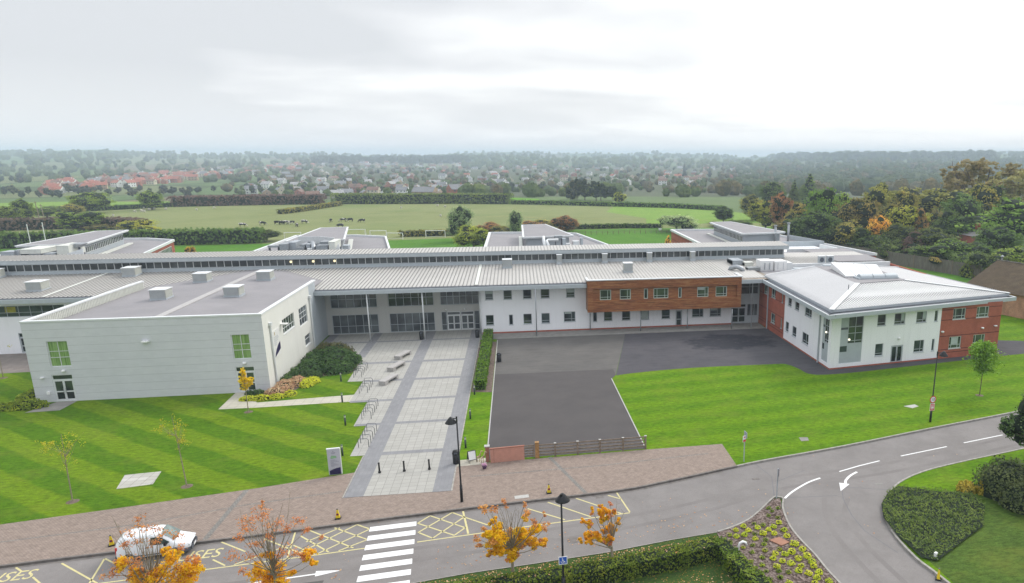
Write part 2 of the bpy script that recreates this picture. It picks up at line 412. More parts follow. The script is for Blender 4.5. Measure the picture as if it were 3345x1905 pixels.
# ground
def lawn_mat(name, dark, light, stripe=None, patch=0.3, worn=0.15, fine=0.5):
    t = MT(name, 0.95, 0.1); x = t.xyz()
    n1 = t.noise(0.12, 4, 0.6); n2 = t.noise(1.3, 5, 0.7); n3 = t.noise(9.0, 4, 0.75)
    if stripe:
        ang, per, sharp = stripe
        u = t.v('ADD', t.v('MULTIPLY', x[0], math.cos(ang)), t.v('MULTIPLY', x[1], math.sin(ang)))
        u = t.v('ADD', u, t.v('MULTIPLY', t.noise(0.25, 2), 0.9))
        s_ = t.v('SINE', t.v('MULTIPLY', u, 2 * math.pi / per))
        base = t.ramp(t.v('ADD', t.v('MULTIPLY', s_, 0.5 * sharp), 0.5), [(0.38, dark), (0.62, light)])
    else:
        base = t.ramp(n1, [(0.35, dark), (0.65, light)])
    base = t.mix(patch, base, t.ramp(n2, [(0.3, tuple(q * 0.72 for q in dark)), (0.7, tuple(q * 1.18 for q in light))]))
    base = t.mix(fine, base, t.ramp(n3, [(0.28, tuple(q * 0.62 for q in dark)), (0.52, tuple((a + b) / 2 for a, b in zip(dark, light))), (0.74, tuple(q * 1.35 for q in light))]))
    n4 = t.noise(2.6, 6, 0.8, sc3=(0.6, 1.5, 1)); n5 = t.noise(0.45, 4, 0.65)
    base = t.mix(1.0, base, t.ramp(n4, [(0.38, 0.62), (0.5, 1.0), (0.62, 1.30)]), 'MULTIPLY')
    base = t.mix(t.v('MULTIPLY', t.ramp(n5, [(0.5, 0.0), (0.7, 1.0)]), 0.3), base, tuple(q * 0.8 for q in dark))
    w = t.ramp(t.noise(0.22, 4, 0.6, sc3=(1, 1.6, 1)), [(0.50, 0.0), (0.74, 1.0)])
    base = t.mix(t.v('MULTIPLY', w, worn), base, (0.20, 0.20, 0.035))
    t.col(base); t.bump(n3, 0.5, 0.05); return t.m
M['shaded_rough_grass'] = lawn_mat('shaded_rough_grass', (0.040, 0.075, 0.012), (0.075, 0.125, 0.020), None, 0.45, 0.3, 0.5)  # longer, duller grass with tree shade painted into its dark greens
LD, LL = (0.062, 0.175, 0.008), (0.125, 0.285, 0.014)
M['lawn_striped'] = lawn_mat('lawn_striped', (0.044, 0.122, 0.001), (0.128, 0.202, 0.006), (R(52), 4.1, 1.25), 0.22, 0.25, 0.28)
M['lawn'] = lawn_mat('lawn', (0.060, 0.150, 0.001), (0.118, 0.215, 0.004), (R(98), 3.4, 0.35), 0.32, 0.30, 0.3)
M['lawn_bright'] = lawn_mat('lawn_bright', (0.09, 0.24, 0.008), (0.14, 0.32, 0.012), None, 0.3, 0.1, 0.4)
M['lawn_pitch'] = lawn_mat('lawn_pitch', (0.052, 0.150, 0.010), (0.085, 0.200, 0.018), None, 0.3, 0.1, 0.3)
t = MT('asphalt_road', 0.9, 0.2); n1 = t.noise(0.35, 5, 0.6); n2 = t.noise(30, 3, 0.7); n3 = t.noise(2.5, 5, 0.7)
c = t.ramp(n1, [(0.3, (0.165, 0.152, 0.146)), (0.7, (0.235, 0.218, 0.210))])
c = t.mix(0.3, c, t.ramp(n2, [(0.3, (0.10, 0.09, 0.09)), (0.7, (0.30, 0.285, 0.275))]))
c = t.mix(t.v('MULTIPLY', t.ramp(n3, [(0.5, 0.0), (0.75, 1.0)]), 0.4), c, (0.15, 0.14, 0.13)); t.col(c); t.bump(n2, 0.3, 0.01); M['road'] = t.m
def tarmac(name, lo, hi, blot=0.0, damp=False):
    t = MT(name, 0.92, 0.2); n1 = t.noise(0.3, 5, 0.6); n2 = t.noise(25, 3, 0.7); n3 = t.noise(0.9, 5, 0.7, sc3=(0.5, 1.6, 1))
    c = t.ramp(n1, [(0.3, lo), (0.7, hi)])
    c = t.mix(0.25, c, t.ramp(n2, [(0.3, tuple(q * 0.5 for q in lo)), (0.7, tuple(q * 1.7 for q in hi))]))
    if blot:
        c = t.mix(t.v('MULTIPLY', t.ramp(n3, [(0.50, 0.0), (0.62, 1.0)]), blot), c, tuple(q * 0.55 for q in lo))
        c = t.mix(t.v('MULTIPLY', t.ramp(t.noise(2.2, 5, 0.75, sc3=(0.4, 1.6, 1)), [(0.62, 0.0), (0.74, 1.0)]), blot * 0.6), c, tuple(q * 1.7 for q in hi))
    if damp:                                        # darker damp stain with ragged outline and pale dried marks
        q = t.xyz(); ex = t.v('MULTIPLY', t.v('SUBTRACT', q[0], 28.5), 0.14); ey = t.v('MULTIPLY', t.v('SUBTRACT', q[1], 90.3), 0.23)
        rr = t.v('ADD', t.v('MULTIPLY', ex, ex), t.v('MULTIPLY', ey, ey)); ms_ = t.v('ADD', rr, t.v('MULTIPLY', t.v('SUBTRACT', t.noise(0.35, 6, 0.7), 0.5), 2.6))
        mk = t.ramp(ms_, [(0.55, 1.0), (1.0, 0.0)]); c = t.mix(t.v('MULTIPLY', mk, 0.9), c, (0.020, 0.020, 0.028))
        fl = t.ramp(t.noise(1.6, 5, 0.75, sc3=(0.5, 1.8, 1)), [(0.56, 0.0), (0.68, 1.0)]); c = t.mix(t.v('MULTIPLY', t.v('MULTIPLY', fl, mk), 0.5), c, (0.16, 0.155, 0.17))
    t.col(c); t.bump(n2, 0.3, 0.01); return t.m
M['tarmac_a'] = tarmac('tarmac_front', (0.066, 0.060, 0.060), (0.088, 0.080, 0.079))
M['tarmac_b'] = tarmac('tarmac_left', (0.090, 0.086, 0.083), (0.125, 0.117, 0.110), 0.25)
M['tarmac_c'] = tarmac('tarmac_dark', (0.058, 0.056, 0.064), (0.082, 0.077, 0.085), 0.30, damp=True)
M['tarmac_wet'] = tarmac('tarmac_wet', (0.030, 0.030, 0.040), (0.055, 0.053, 0.064), 0.5)
M['walkway'] = plain('walkway', (0.235, 0.225, 0.21), 0.9, 0.16, 1.2)
M['yard'] = plain('left_yard', (0.19, 0.165, 0.15), 0.92, 0.15, 1)
def slabs(name, c1, c2, mortar, bw, rh, ms, var=0.25):
    t = MT(name, 0.85, 0.2); b = t.n.new('ShaderNodeTexBrick'); b.inputs['Scale'].default_value = 1; b.offset = 0.0
    b.inputs['Mortar Size'].default_value = ms; b.inputs['Brick Width'].default_value = bw; b.inputs['Row Height'].default_value = rh
    b.inputs['Color1'].default_value = (*c1, 1); b.inputs['Color2'].default_value = (*c2, 1); b.inputs['Mortar'].default_value = (*mortar, 1)
    t.l.new(t.vec(None, None, None, (0.1, 0.2, 0)), b.inputs['Vector'])
    n = t.noise(0.5, 5, 0.65)
    t.col(t.mix(var, b.outputs[0], t.ramp(n, [(0.3, tuple(q * 0.8 for q in c1)), (0.7, tuple(min(1, q * 1.15) for q in c2))])))
    return t.m
M['plaza'] = slabs('plaza_slabs', (0.325, 0.318, 0.292), (0.375, 0.365, 0.338), (0.205, 0.20, 0.188), 0.64, 0.64, 0.022)
M['plaza_dark'] = slabs('plaza_band', (0.200, 0.200, 0.210), (0.238, 0.238, 0.246), (0.17, 0.17, 0.178), 0.3, 0.6, 0.01)
M['path_slab'] = slabs('path_slabs', (0.42, 0.40, 0.33), (0.48, 0.45, 0.38), (0.24, 0.23, 0.19), 0.9, 0.6, 0.02)
M['patio'] = slabs('patio_slabs', (0.36, 0.35, 0.31), (0.46, 0.45, 0.42), (0.16, 0.15, 0.13), 0.72, 0.62, 0.02)
M['pavement'] = brick_mat('block_paving', (0.225, 0.175, 0.146), (0.305, 0.242, 0.205), (0.12, 0.095, 0.08), 0.21, 0.105, 'floor', 0.012, 0.24)
M['sett_grey'] = brick_mat('grey_setts', (0.17, 0.16, 0.148), (0.235, 0.222, 0.205), (0.10, 0.095, 0.088), 0.2, 0.2, 'floor', 0.02, 0.3)
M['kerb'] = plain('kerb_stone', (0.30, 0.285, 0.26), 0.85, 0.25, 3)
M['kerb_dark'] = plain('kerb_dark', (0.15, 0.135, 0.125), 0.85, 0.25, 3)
def paint(name, c, wear=0.35):
    t = MT(name, 0.8, 0.2); n = t.noise(6, 5, 0.7)
    t.col(t.mix(t.v('MULTIPLY', t.ramp(n, [(0.5, 0.0), (0.75, 1.0)]), wear), c, (0.25, 0.24, 0.22))); return t.m
M['line_white'] = paint('road_white', (0.74, 0.74, 0.74), 0.2)
M['line_yellow'] = paint('road_yellow', (0.56, 0.50, 0.25), 0.55)
M['soil'] = plain('soil', (0.14, 0.105, 0.085), 0.95, 0.35, 3, bump=0.4)
M['bark_mulch'] = None
t = MT('bark_mulch', 0.95, 0.1); vv = t.voro(9.0, 'F1'); 
c = t.ramp(t.xyz(vv.outputs['Color'])[0], [(0.0, (0.05, 0.034, 0.028)), (0.5, (0.125, 0.092, 0.080)), (1.0, (0.25, 0.20, 0.18))]); t.col(c); t.bump(vv.outputs['Distance'], 0.8, 0.05); M['bark_mulch'] = t.m
# ================================================================== THE SETTING
def struct(name, mb, mats): return tag(mb.build(name, mats), kind='structure')
def sheet(name, poly, z, mat, base=None):
    m_ = MB()
    if base is None: m_.poly([(p[0], p[1], z) for p in (poly if area2(poly) > 0 else poly[::-1])])
    else: m_.prism(poly, base, z)
    return struct(name, m_, mat)
def area2(p): return sum(p[i][0] * p[(i + 1) % len(p)][1] - p[(i + 1) % len(p)][0] * p[i][1] for i in range(len(p)))
def strip(m_, pts, w, z, mi=0, z0=None):       # ribbon of width w along pts (or a solid if z0 given)
    pts = [Vector((p[0], p[1])) for p in pts]; L, Rr = [], []
    for i, p in enumerate(pts):
        d = (pts[min(i + 1, len(pts) - 1)] - pts[max(i - 1, 0)]).normalized(); n = Vector((-d.y, d.x)) * (w / 2)
        L.append(p + n); Rr.append(p - n)
    for i in range(len(pts) - 1):
        q = [Rr[i], Rr[i + 1], L[i + 1], L[i]]
        if z0 is None: m_.poly([(a.x, a.y, z) for a in q], mi)
        else:
            b = len(m_.v); m_.v += [(a.x, a.y, z0) for a in q] + [(a.x, a.y, z) for a in q]
            for f in ((4, 5, 6, 7), (0, 1, 5, 4), (2, 3, 7, 6)): m_.f.append(tuple(b + k for k in f)); m_.m.append(mi)
            if i == 0: m_.f.append((b + 3, b, b + 4, b + 7)); m_.m.append(mi)
            if i == len(pts) - 2: m_.f.append((b + 1, b + 2, b + 6, b + 5)); m_.m.append(mi)
def smooth(pts, k=4):                           # Catmull-Rom through the points
    out = []
    for i in range(len(pts) - 1):
        p0, p1, p2, p3 = pts[max(i - 1, 0)], pts[i], pts[i + 1], pts[min(i + 2, len(pts) - 1)]
        for j in range(k):
            t = j / k
            out.append(tuple(0.5 * (2 * p1[c] + (p2[c] - p0[c]) * t + (2 * p0[c] - 5 * p1[c] + 4 * p2[c] - p3[c]) * t * t + (3 * p1[c] - p0[c] - 3 * p2[c] + p3[c]) * t ** 3) for c in (0, 1)))
    return out + [tuple(pts[-1][:2])]

# rolling land out to the horizon
def hill(x, y):
    d = math.hypot(x, y)
    r = max(0.0, min(1.0, (d - 1500) / 2600.0)); r = r * r * (3 - 2 * r)
    az = math.degrees(math.atan2(x, y))
    h = 25 + 7 * math.sin(az * 0.21 + 1.0) + 6 * math.sin(az * 0.47 + 2.2) + 4 * math.sin(az * 1.3) + 5 * math.sin(d * 0.0032 + az * 0.15)
    if d > 4100: h *= max(0.55, 1 - (d - 4100) / 7000.0)
    h2 = max(0.0, min(1.0, (d - 700) / 500.0)) * (1.5 * math.sin(x * 0.004 + 1) * math.sin(y * 0.0031))
    q1 = max(0.0, min(1.0, (d - 400) / 480.0)); q2 = max(0.0, min(1.0, (d - 1050) / 1500.0))      # shallow valley where the town lies
    h2 -= 18 * q1 * q1 * (3 - 2 * q1) * (1 - q2 * q2 * (3 - 2 * q2))
    e = 0.0
    if az > 18: e = min(1, (az - 18) / 10.0) * max(0, min(1, (d - 450) / 900.0)) * 10
    return h * r + h2 + e * (1 - r * 0.4)
gm = MB(); rings = [0, 30, 80, 140, 200, 260, 330, 400, 460, 520, 580, 640, 710, 780, 860, 950, 1050, 1150, 1270, 1400, 1700, 2000, 2300, 2650, 3000, 3400, 3800, 4200, 4700, 5300, 6200, 7600]
NA = 120
for ri, rr in enumerate(rings):
    for a in range(NA):
        th = 2 * math.pi * a / NA; x_, y_ = rr * math.sin(th), rr * math.cos(th)
        gm.v.append((x_, y_, -0.26 + (hill(x_, y_) if rr > 400 else 0)))
for ri in range(len(rings) - 1):
    for a in range(NA):
        gm.f.append((ri * NA + a, (ri + 1) * NA + a, (ri + 1) * NA + (a + 1) % NA, ri * NA + (a + 1) % NA)); gm.m.append(0)
gm.f = [f[::-1] for f in gm.f]
t = MT('farmland', 0.95, 0.1); x = t.xyz(); rad = t.v('SQRT', t.v('ADD', t.v('MULTIPLY', x[0], x[0]), t.v('MULTIPLY', x[1], x[1])))
vv = t.voro(0.0042, 'F1', sc3=(1, 0.75, 1)); cc = t.xyz(vv.outputs['Color'])[0]
c = t.ramp(cc, [(0.0, (0.075, 0.125, 0.045)), (0.3, (0.10, 0.145, 0.06)), (0.55, (0.14, 0.15, 0.075)), (0.75, (0.085, 0.14, 0.055)), (0.9, (0.15, 0.11, 0.085))], 'CONSTANT')
ve = t.voro(0.0042, 'DISTANCE_TO_EDGE', sc3=(1, 0.75, 1))
c = t.mix(t.v('LESS_THAN', ve.outputs['Distance'], 0.025), c, (0.03, 0.05, 0.022))
c = t.mix(0.3, c, t.ramp(t.noise(0.03, 5, 0.65), [(0.3, (0.08, 0.12, 0.04)), (0.7, (0.17, 0.21, 0.08))]))
mk = t.v('MULTIPLY', t.v('MULTIPLY', t.v('GREATER_THAN', rad, 460), t.v('LESS_THAN', rad, 1900)), t.v('GREATER_THAN', t.v('ADD', x[0], t.v('MULTIPLY', x[1], 0.30)), 0))
c = t.mix(t.v('MULTIPLY', mk, 0.85), c, t.ramp(t.noise(0.05, 5, 0.75), [(0.35, (0.035, 0.05, 0.028)), (0.5, (0.075, 0.085, 0.05)), (0.65, (0.13, 0.12, 0.09))])); t.col(c)
struct('terrain', gm, t.m).name = 'ground'
for f_ in bpy.data.objects['ground'].data.polygons: f_.use_smooth = True

K1 = [(-90, 39.5), (-60, 42.3), (-45, 43.8), (-32.6, 45.3), (-26.3, 45.9), (-18.1, 46.6), (-12.2, 47.25), (-7, 47.8), (-1.1, 48.35), (6.8, 49.0), (10.8, 49.9), (17.2, 51.7), (20.3, 52.5), (27.8, 54.1), (37.6, 56.6), (48.4, 59.2), (70, 64.5), (115, 76)]
K1s = smooth(K1, 4)
def K1part(x0, x1): return [p for p in K1s if x0 <= p[0] <= x1]
ZR = -0.12
sheet('road', [(-90, 20), (115, 20), (115, 80), (-90, 80)], ZR, M['road'])
# lawns behind the far kerb
kl = K1part(-91, -5.8); kr = K1part(-5.8, 116)
sheet('lawn', kl + [(-5.8, 118), (-90, 118)], 0.0, M['lawn_striped'])
sheet('lawn', kr + [(115, 118), (-5.8, 118)], 0.0, M['lawn'])
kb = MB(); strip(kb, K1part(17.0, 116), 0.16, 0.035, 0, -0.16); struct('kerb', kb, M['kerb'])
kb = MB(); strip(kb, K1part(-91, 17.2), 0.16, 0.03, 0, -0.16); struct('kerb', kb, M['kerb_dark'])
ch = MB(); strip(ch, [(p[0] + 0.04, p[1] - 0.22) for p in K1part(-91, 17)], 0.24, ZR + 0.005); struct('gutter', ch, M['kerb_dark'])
# block paved pavement
k2 = [(p[0] - 0.02, p[1] + 0.07) for p in K1part(-91, 17.25)]
sheet('pavement', k2 + [(17.25, 56.3), (10.3, 56.2), (-3.2, 55.75), (-5.8, 55.7), (-13.7, 55.6), (-20.5, 53.95), (-30.1, 52.1), (-36.2, 51.0), (-60, 46.9), (-90, 42)][0:], 0.006, M['pavement'])
sb = MB()
strip(sb, [(-21.2, 53.75), (-21.35, 46.5)], 0.36, 0.012); strip(sb, [(1.95, 56.0), (4.35, 48.95)], 0.30, 0.012)
strip(sb, [(-60, 44.8), (-36.2, 48.2), (-26.5, 49.5), (-20.5, 51.2), (-14, 52.3)], 0.13, 0.0115)
strip(sb, [(-4.5, 53.3), (6, 53.6), (15.5, 54.5)], 0.13, 0.0115)
struct('paving_band', sb, M['sett_grey'])
# playground tarmac, walkway, yard
sheet('playground', [(-3.3, 56.2), (10.35, 56.4), (10.0, 76.5), (10.7, 77.9), (10.7, 80.2), (-3.3, 80.4)], 0.008, M['tarmac_a'])
sheet('playground', [(-3.3, 80.4), (10.7, 80.2), (10.7, 77.9), (14.8, 97.4), (-3.4, 97.4)], 0.008, M['tarmac_b'])
lawn_edge = smooth([(10.7, 77.7), (13.4, 78.4), (20, 79.2), (29.9, 79.1), (32, 78.8), (32.8, 76.7), (33.2, 74.7), (35, 74.0), (39.7, 74.4), (45.8, 75.4), (55.3, 76.9), (60.6, 77.8), (66, 78.4)], 4)
sheet('playground', lawn_edge + [(66, 80.5), (61.5, 84), (62, 96), (36.0, 100), (36.0, 97.4), (14.8, 97.4)], 0.008, M['tarmac_c'])
sheet('path', [(64, 79), (72, 80.5), (69, 84), (62, 86)], 0.007, M['tarmac_c'])
sheet('walkway', [(-5.6, 96.9), (35.9, 96.9), (35.9, 101), (-5.6, 101)], 0.014, M['walkway'])
sheet('yard', [(-90, 90.2), (-60, 90.2), (-52, 90.6), (-49.6, 91), (-49.6, 99.5), (-90, 99.5)], 0.006, M['yard'])
kb = MB(); strip(kb, [(-3.3, 56.3), (-3.3, 96.2)], 0.1, 0.03, 0, -0.05); strip(kb, [(10.35, 56.5), (10.02, 76.6)], 0.1, 0.03, 0, -0.05); struct('edging', kb, M['concrete'])
# plaza with darker bands
pz = [(-26.8, 103.0), (-26.8, 96.1), (-24.4, 95.2), (-23.0, 91.5), (-19.85, 90.0), (-19.6, 80.3), (-17.9, 80.2), (-17.9, 73.2), (-16.05, 73.15), (-16.0, 66.1), (-14.85, 66.0), (-14.8, 58.95), (-13.6, 58.9), (-13.6, 51.2), (-5.8, 51.0), (-5.8, 103.2)]
sheet('plaza', pz, 0.020, M['plaza'])
bn = MB()
def rect(m_, x0, x1, y0, y1, z): m_.poly([(x0, y0, z), (x1, y0, z), (x1, y1, z), (x0, y1, z)])
rect(bn, -7.15, -5.8, 51.0, 103.1, 0.026); rect(bn, -13.6, -12.2, 51.15, 103.0, 0.026)
rect(bn, -20.75, -19.65, 90.3, 103, 0.026); rect(bn, -26.8, -25.6, 96.0, 103, 0.026)
for y0, y1, xl in ((97.7, 98.35, -25.6), (87.1, 87.9, -19.6), (79.75, 80.5, -17.8), (72.9, 73.5, -17.8), (66.0, 66.6, -15.9), (58.75, 59.4, -12.2)):
    rect(bn, -12.2, -7.15, y0, y1, 0.0255)
    if xl < -13: rect(bn, xl, -13.6, y0, y1, 0.0255)
struct('plaza_band', bn, M['plaza_dark'])
eg = MB(); strip(eg, [(-5.73, 51), (-5.73, 103)], 0.12, 0.03, 0, -0.02); strip(eg, [(-13.67, 51.1), (-13.67, 58.8)], 0.1, 0.03, 0, -0.02); struct('edging', eg, M['kerb'])
sheet('path', [(-17.9, 73.3), (-17.9, 75.55), (-22.6, 75.1), (-27.3, 74.6), (-28.7, 78.3), (-30.6, 78.3), (-30.4, 73.1), (-26.8, 73.0)], 0.016, M['path_slab'])
sheet('path', [(-5.75, 55.35), (-3.25, 55.5), (-3.3, 56.7), (-5.7, 56.6)], 0.018, M['path_slab'])
sheet('path', [(-47.7, 78.2), (-45.8, 78.2), (-45.9, 75.4), (-48.9, 75.2)], 0.016, M['walkway'])
# patio slabs in the lawn and manhole covers
tag(MB().prism([(-31.74, 58.13), (-29.19, 58.39), (-28.75, 56.02), (-31.1, 55.56)], -0.05, 0.02).build('paving_patch', M['patio']), 'worn pale slab rectangle set into the striped lawn', 'paving patch')
tag(MB().prism([(24.57, 56.56), (25.38, 56.45), (25.2, 55.72), (24.47, 55.71)], -0.05, 0.02).build('manhole_cover', M['walkway']), 'small grey inspection cover in the grass near the road bend', 'manhole cover')
tag(MB().prism([(38.4, 62.6), (39.8, 62.9), (39.9, 62.3), (39.0, 61.9)], -0.05, 0.02).build('manhole_cover', M['concrete']), 'pale cover in the grass right behind the speed limit lamp post', 'manhole cover')
tag(MB().prism([(-1.0, 49.35), (0.05, 49.45), (0.1, 48.95), (-0.95, 48.85)], -0.05, 0.016).build('manhole_cover', M['concrete']), 'pale rectangular cover in the block paving by the kerb cone', 'manhole cover')
# south islands
verge = [(-60, 18), (-60, 33), (-30, 36.6), (-18, 37.9), (-7, 39.1), (-3.8, 39.6), (0.4, 40.0), (4.9, 40.5), (9.3, 41.3), (12.7, 41.75), (13.9, 42.2), (15.3, 43.0), (16.7, 44.3), (17.6, 45.2), (18.2, 45.8), (18.55, 45.85), (18.8, 45.6), (18.3, 44.2), (17.85, 41.7), (17.9, 39.7), (18.1, 38), (18.15, 36.3), (18.3, 34.8), (18.8, 30), (19, 18)]
t = MT('leafy_verge', 0.95, 0.1); nn = t.noise(6, 5, 0.75); ll = t.voro(7.0)
c = t.ramp(nn, [(0.3, (0.022, 0.040, 0.012)), (0.55, (0.045, 0.085, 0.018)), (0.75, (0.09, 0.12, 0.03))])
c = t.mix(t.v('LESS_THAN', ll.outputs['Distance'], 0.22), c, t.ramp(t.xyz(ll.outputs['Color'])[1], [(0.4, (0.20, 0.09, 0.03)), (0.75, (0.42, 0.20, 0.05))])); t.col(c); M['verge'] = t.m
sheet('verge', verge, 0.0, M['verge'], -0.2)
bed = [(12.6, 41.6), (13.9, 42.1), (15.3, 42.9), (16.7, 44.2), (18.15, 45.65), (18.65, 45.6), (18.2, 44.2), (17.75, 41.7), (17.8, 39.7), (18.0, 38), (18.05, 36.3), (18.2, 34.8), (18.7, 30), (12.0, 30)]
sheet('flower_bed', bed, 0.05, M['bark_mulch'])
kb = MB(); strip(kb, smooth([(12.7, 41.75), (13.9, 42.2), (15.3, 43.0), (16.7, 44.3), (18.2, 45.85), (18.6, 45.85), (18.85, 45.55), (18.3, 44.2), (17.85, 41.7), (17.9, 39.7), (18.1, 38), (18.15, 36.3), (18.3, 34.8), (18.8, 30)], 3), 0.13, 0.07, 0, -0.16); struct('kerb', kb, M['kerb'])
kb = MB(); strip(kb, [(-60, 33), (-30, 36.6), (-18, 37.9), (-7, 39.1), (-3.8, 39.6), (0.4, 40.0), (4.9, 40.5), (9.3, 41.3), (12.7, 41.75)], 0.13, 0.0, 0, -0.16); struct('kerb', kb, M['kerb'])
near = [(115, 68.5), (60, 55.0), (50, 52.6), (41.7, 50.6), (36.8, 49.5), (32.3, 48.3), (29.3, 46.9), (27.5, 45.4), (25.9, 43.4), (25.0, 41.5), (24.45, 39.2), (24.35, 36.6), (24.6, 35.1), (24.9, 33), (25.6, 28), (27, 18)]
ns = smooth(near, 4)
sheet('lawn', ns + [(115, 18)], 0.0, M['lawn'], -0.2)
kb = MB(); strip(kb, ns, 0.16, 0.04, 0, -0.16); struct('kerb', kb, M['kerb'])
sheet('lawn', [(24.95, 36.3), (28.0, 38.6), (30.3, 40.2), (32.2, 42.4), (33.6, 44.0), (42, 42.5), (60, 44), (60, 18), (27.2, 18), (25.8, 28), (25.1, 33)], 0.006, M['shaded_rough_grass'])
# painted markings
def marks(name, mat, items):
    m_ = MB()
    for pts, w in items: strip(m_, pts, w, ZR + 0.006)
    return struct(name, m_, mat)
z_ = MB()
for i in range(10):                                # zebra crossing
    y0 = 46.62 - i * 1.205; xo = 0.09 * i
    z_.poly([(-10.83 + xo * 0.92, y0 - 0.64, ZR + 0.008), (-7.73 + xo, y0 - 0.36, ZR + 0.008), (-7.80 + xo, y0 + 0.26, ZR + 0.008), (-10.85 + xo * 0.92, y0 - 0.02, ZR + 0.008)])
struct('zebra_crossing', z_, M['line_white'])
marks('road_marking', M['line_white'], [([(25.2, 49.5), (27.3, 50.25), (29.5, 50.9)], 0.13), ([(31.8, 51.5), (36.9, 52.7)], 0.13), ([(38.9, 53.2), (43.6, 54.3)], 0.13), ([(45.9, 54.9), (50.8, 56.1)], 0.13),
    (smooth([(23.17, 48.65), (22.05, 48.15), (20.83, 47.35), (19.81, 46.55), (19.1, 45.85)], 4), 0.17), (smooth([(26.6, 49.2), (25.75, 48.65), (25.0, 47.9), (24.75, 47.4)], 4), 0.2)])
ar = MB(); ar.poly([(23.78, 46.24, ZR + 0.007), (25.0, 47.25, ZR + 0.007), (24.3, 47.6, ZR + 0.007)])
ar.poly([(-13.04, 41.0, ZR + 0.007), (-11.57, 41.44, ZR + 0.007), (-13.13, 41.6, ZR + 0.007)]); strip(ar, [(-18, 40.75), (-13.07, 41.27)], 0.13, ZR + 0.006); struct('road_arrow', ar, M['line_white'])
Wy = 0.11
yel = [([(-40, 41.3), (-26.1, 42.35), (-17.0, 43.2), (-13.8, 43.5), (-10.55, 43.85)], Wy), ([(-7.4, 44.05), (-4.1, 44.42), (-0.4, 44.85), (7.24, 45.6)], Wy),
       ([(7.24, 45.7), (6.72, 48.85)], Wy), ([(-4.67, 47.83), (-4.1, 44.57)], Wy * 1.2),
       ([(-4.5, 46.94), (-2.3, 45.1), (-1.9, 44.8)], Wy), ([(-2.6, 47.5), (2.53, 45.38)][1:] + [(-0.04, 47.45)], Wy), ([(1.46, 48.18), (4.38, 45.5)], Wy), ([(3.58, 48.45), (6.6, 45.6)], Wy), ([(6.0, 48.53), (6.91, 47.77)], Wy),
       ([(-15.77, 46.71), (-15.34, 43.5)], Wy), ([(-17.56, 46.18), (-14.4, 43.7)], Wy), ([(-18.4, 43.2), (-15.5, 45.2)], Wy)]
for a, b in (((-14.92, 46.88), (-11.43, 44.0)), ((-13.28, 46.93), (-10.62, 44.85)), ((-11.85, 47.13), (-10.9, 46.4)), ((-13.6, 43.62), (-10.87, 46.3)), ((-12.3, 43.8), (-10.62, 45.0)), ((-14.7, 45.3), (-12.9, 46.85)), ((-14.7, 44.0), (-11.85, 47.1)), ((-15.3, 46.2), (-12.9, 43.75)), ((-15.4, 45.0), (-13.7, 43.6))):
    yel.append(([a, b], Wy))
for a, b in (((-7.68, 46.6), (-5.0, 44.5)), ((-7.4, 45.25), (-6.4, 44.35)), ((-6.95, 47.56), (-4.33, 45.4)), ((-5.42, 47.77), (-4.5, 46.95)), ((-7.68, 46.6), (-6.95, 47.56)), ((-7.5, 45.3), (-5.42, 47.77)), ((-6.45, 44.35), (-4.54, 46.95)), ((-5.0, 44.55), (-4.33, 45.47))):
    yel.append(([a, b], Wy))
yel += [([(-26.8, 45.34), (-26.2, 42.45)], Wy), ([(-29.17, 45.19), (-25.7, 42.4)], Wy), ([(-26.8, 45.34), (-25.2, 44.1)], Wy), ([(-20.25, 46.23), (-18.25, 44.71)], Wy), ([(-19.95, 44.05), (-18.92, 43.2)], Wy), ([(-31.69, 45.14), (-31.09, 44.63)], Wy), ([(-29.98, 43.81), (-28.6, 42.5)], Wy), ([(-22.3, 43.85), (-21.6, 43.3)], Wy)]
marks('bay_marking', M['line_yellow'], yel)
def text_obj(name, body, size, mat, loc, rot, parent=None, ext=0.003, sx=1.0, world=False, shear=0.0, align='CENTER'):
    cu = bpy.data.curves.new(name, 'FONT'); cu.body = body; cu.size = size; cu.extrude = ext; cu.align_x = align; cu.align_y = 'CENTER'; cu.resolution_u = 3; cu.shear = shear
    o = bpy.data.objects.new('tmp', cu); COL.objects.link(o)
    dg = bpy.context.evaluated_depsgraph_get(); me = bpy.data.meshes.new_from_object(o.evaluated_get(dg)); bpy.data.objects.remove(o)
    me.transform(Matrix.Diagonal((sx, 1, 1, 1)))
    Mx = Matrix.Translation(Vector(loc)) @ rot.to_4x4()
    if parent is not None and not world:
        top = parent
        while top.parent: top = top.parent
        Mx = Matrix.Translation(-ORG[top.name]) @ Mx
    me.transform(Mx); me.materials.clear(); me.materials.append(mat); me.name = name
    o = bpy.data.objects.new(name, me); COL.objects.link(o)
    if parent is not None: o.parent = parent
    return o
for cx0, cy0, an in ((-21.35, 44.72, 4.5), (-31.7, 44.0, 5.0)):
    o = text_obj('road_lettering', 'BUSES', 1.55, M['line_yellow'], (cx0, cy0, ZR + 0.008), Matrix.Rotation(R(an), 3, 'Z'), ext=0.002, sx=0.78, shear=0.1); tag(o, kind='structure')
for x, y, w, d, lb in ((2.9, 42.6, 0, 0, 'round iron cover in the road before the right maple'),): tag(MB().lathe([(0.42, ZR), (0.42, ZR + 0.008), (0.05, ZR + 0.009)], (x, y, 0), 20).build('manhole_cover', M['kerb_dark']), lb, 'manhole cover')
for x, y, lb in ((5.35, 48.35, 'dark gully grate at the kerb beside the yellow bay'), (18.0, 49.35, 'small rectangular cover in the road near the junction'), (27.3, 46.9, 'pale square cover near the kerb of the right island'), (-16.4, 46.5, 'dark gully grate at the kerb left of the zebra crossing')): tag(MB().box(x - .3, x + .3, y - .14, y + .14, ZR - .02, ZR + 0.009).build('gully_cover', M['kerb_dark'] if x < 20 else M['walkway']), lb, 'drain cover')
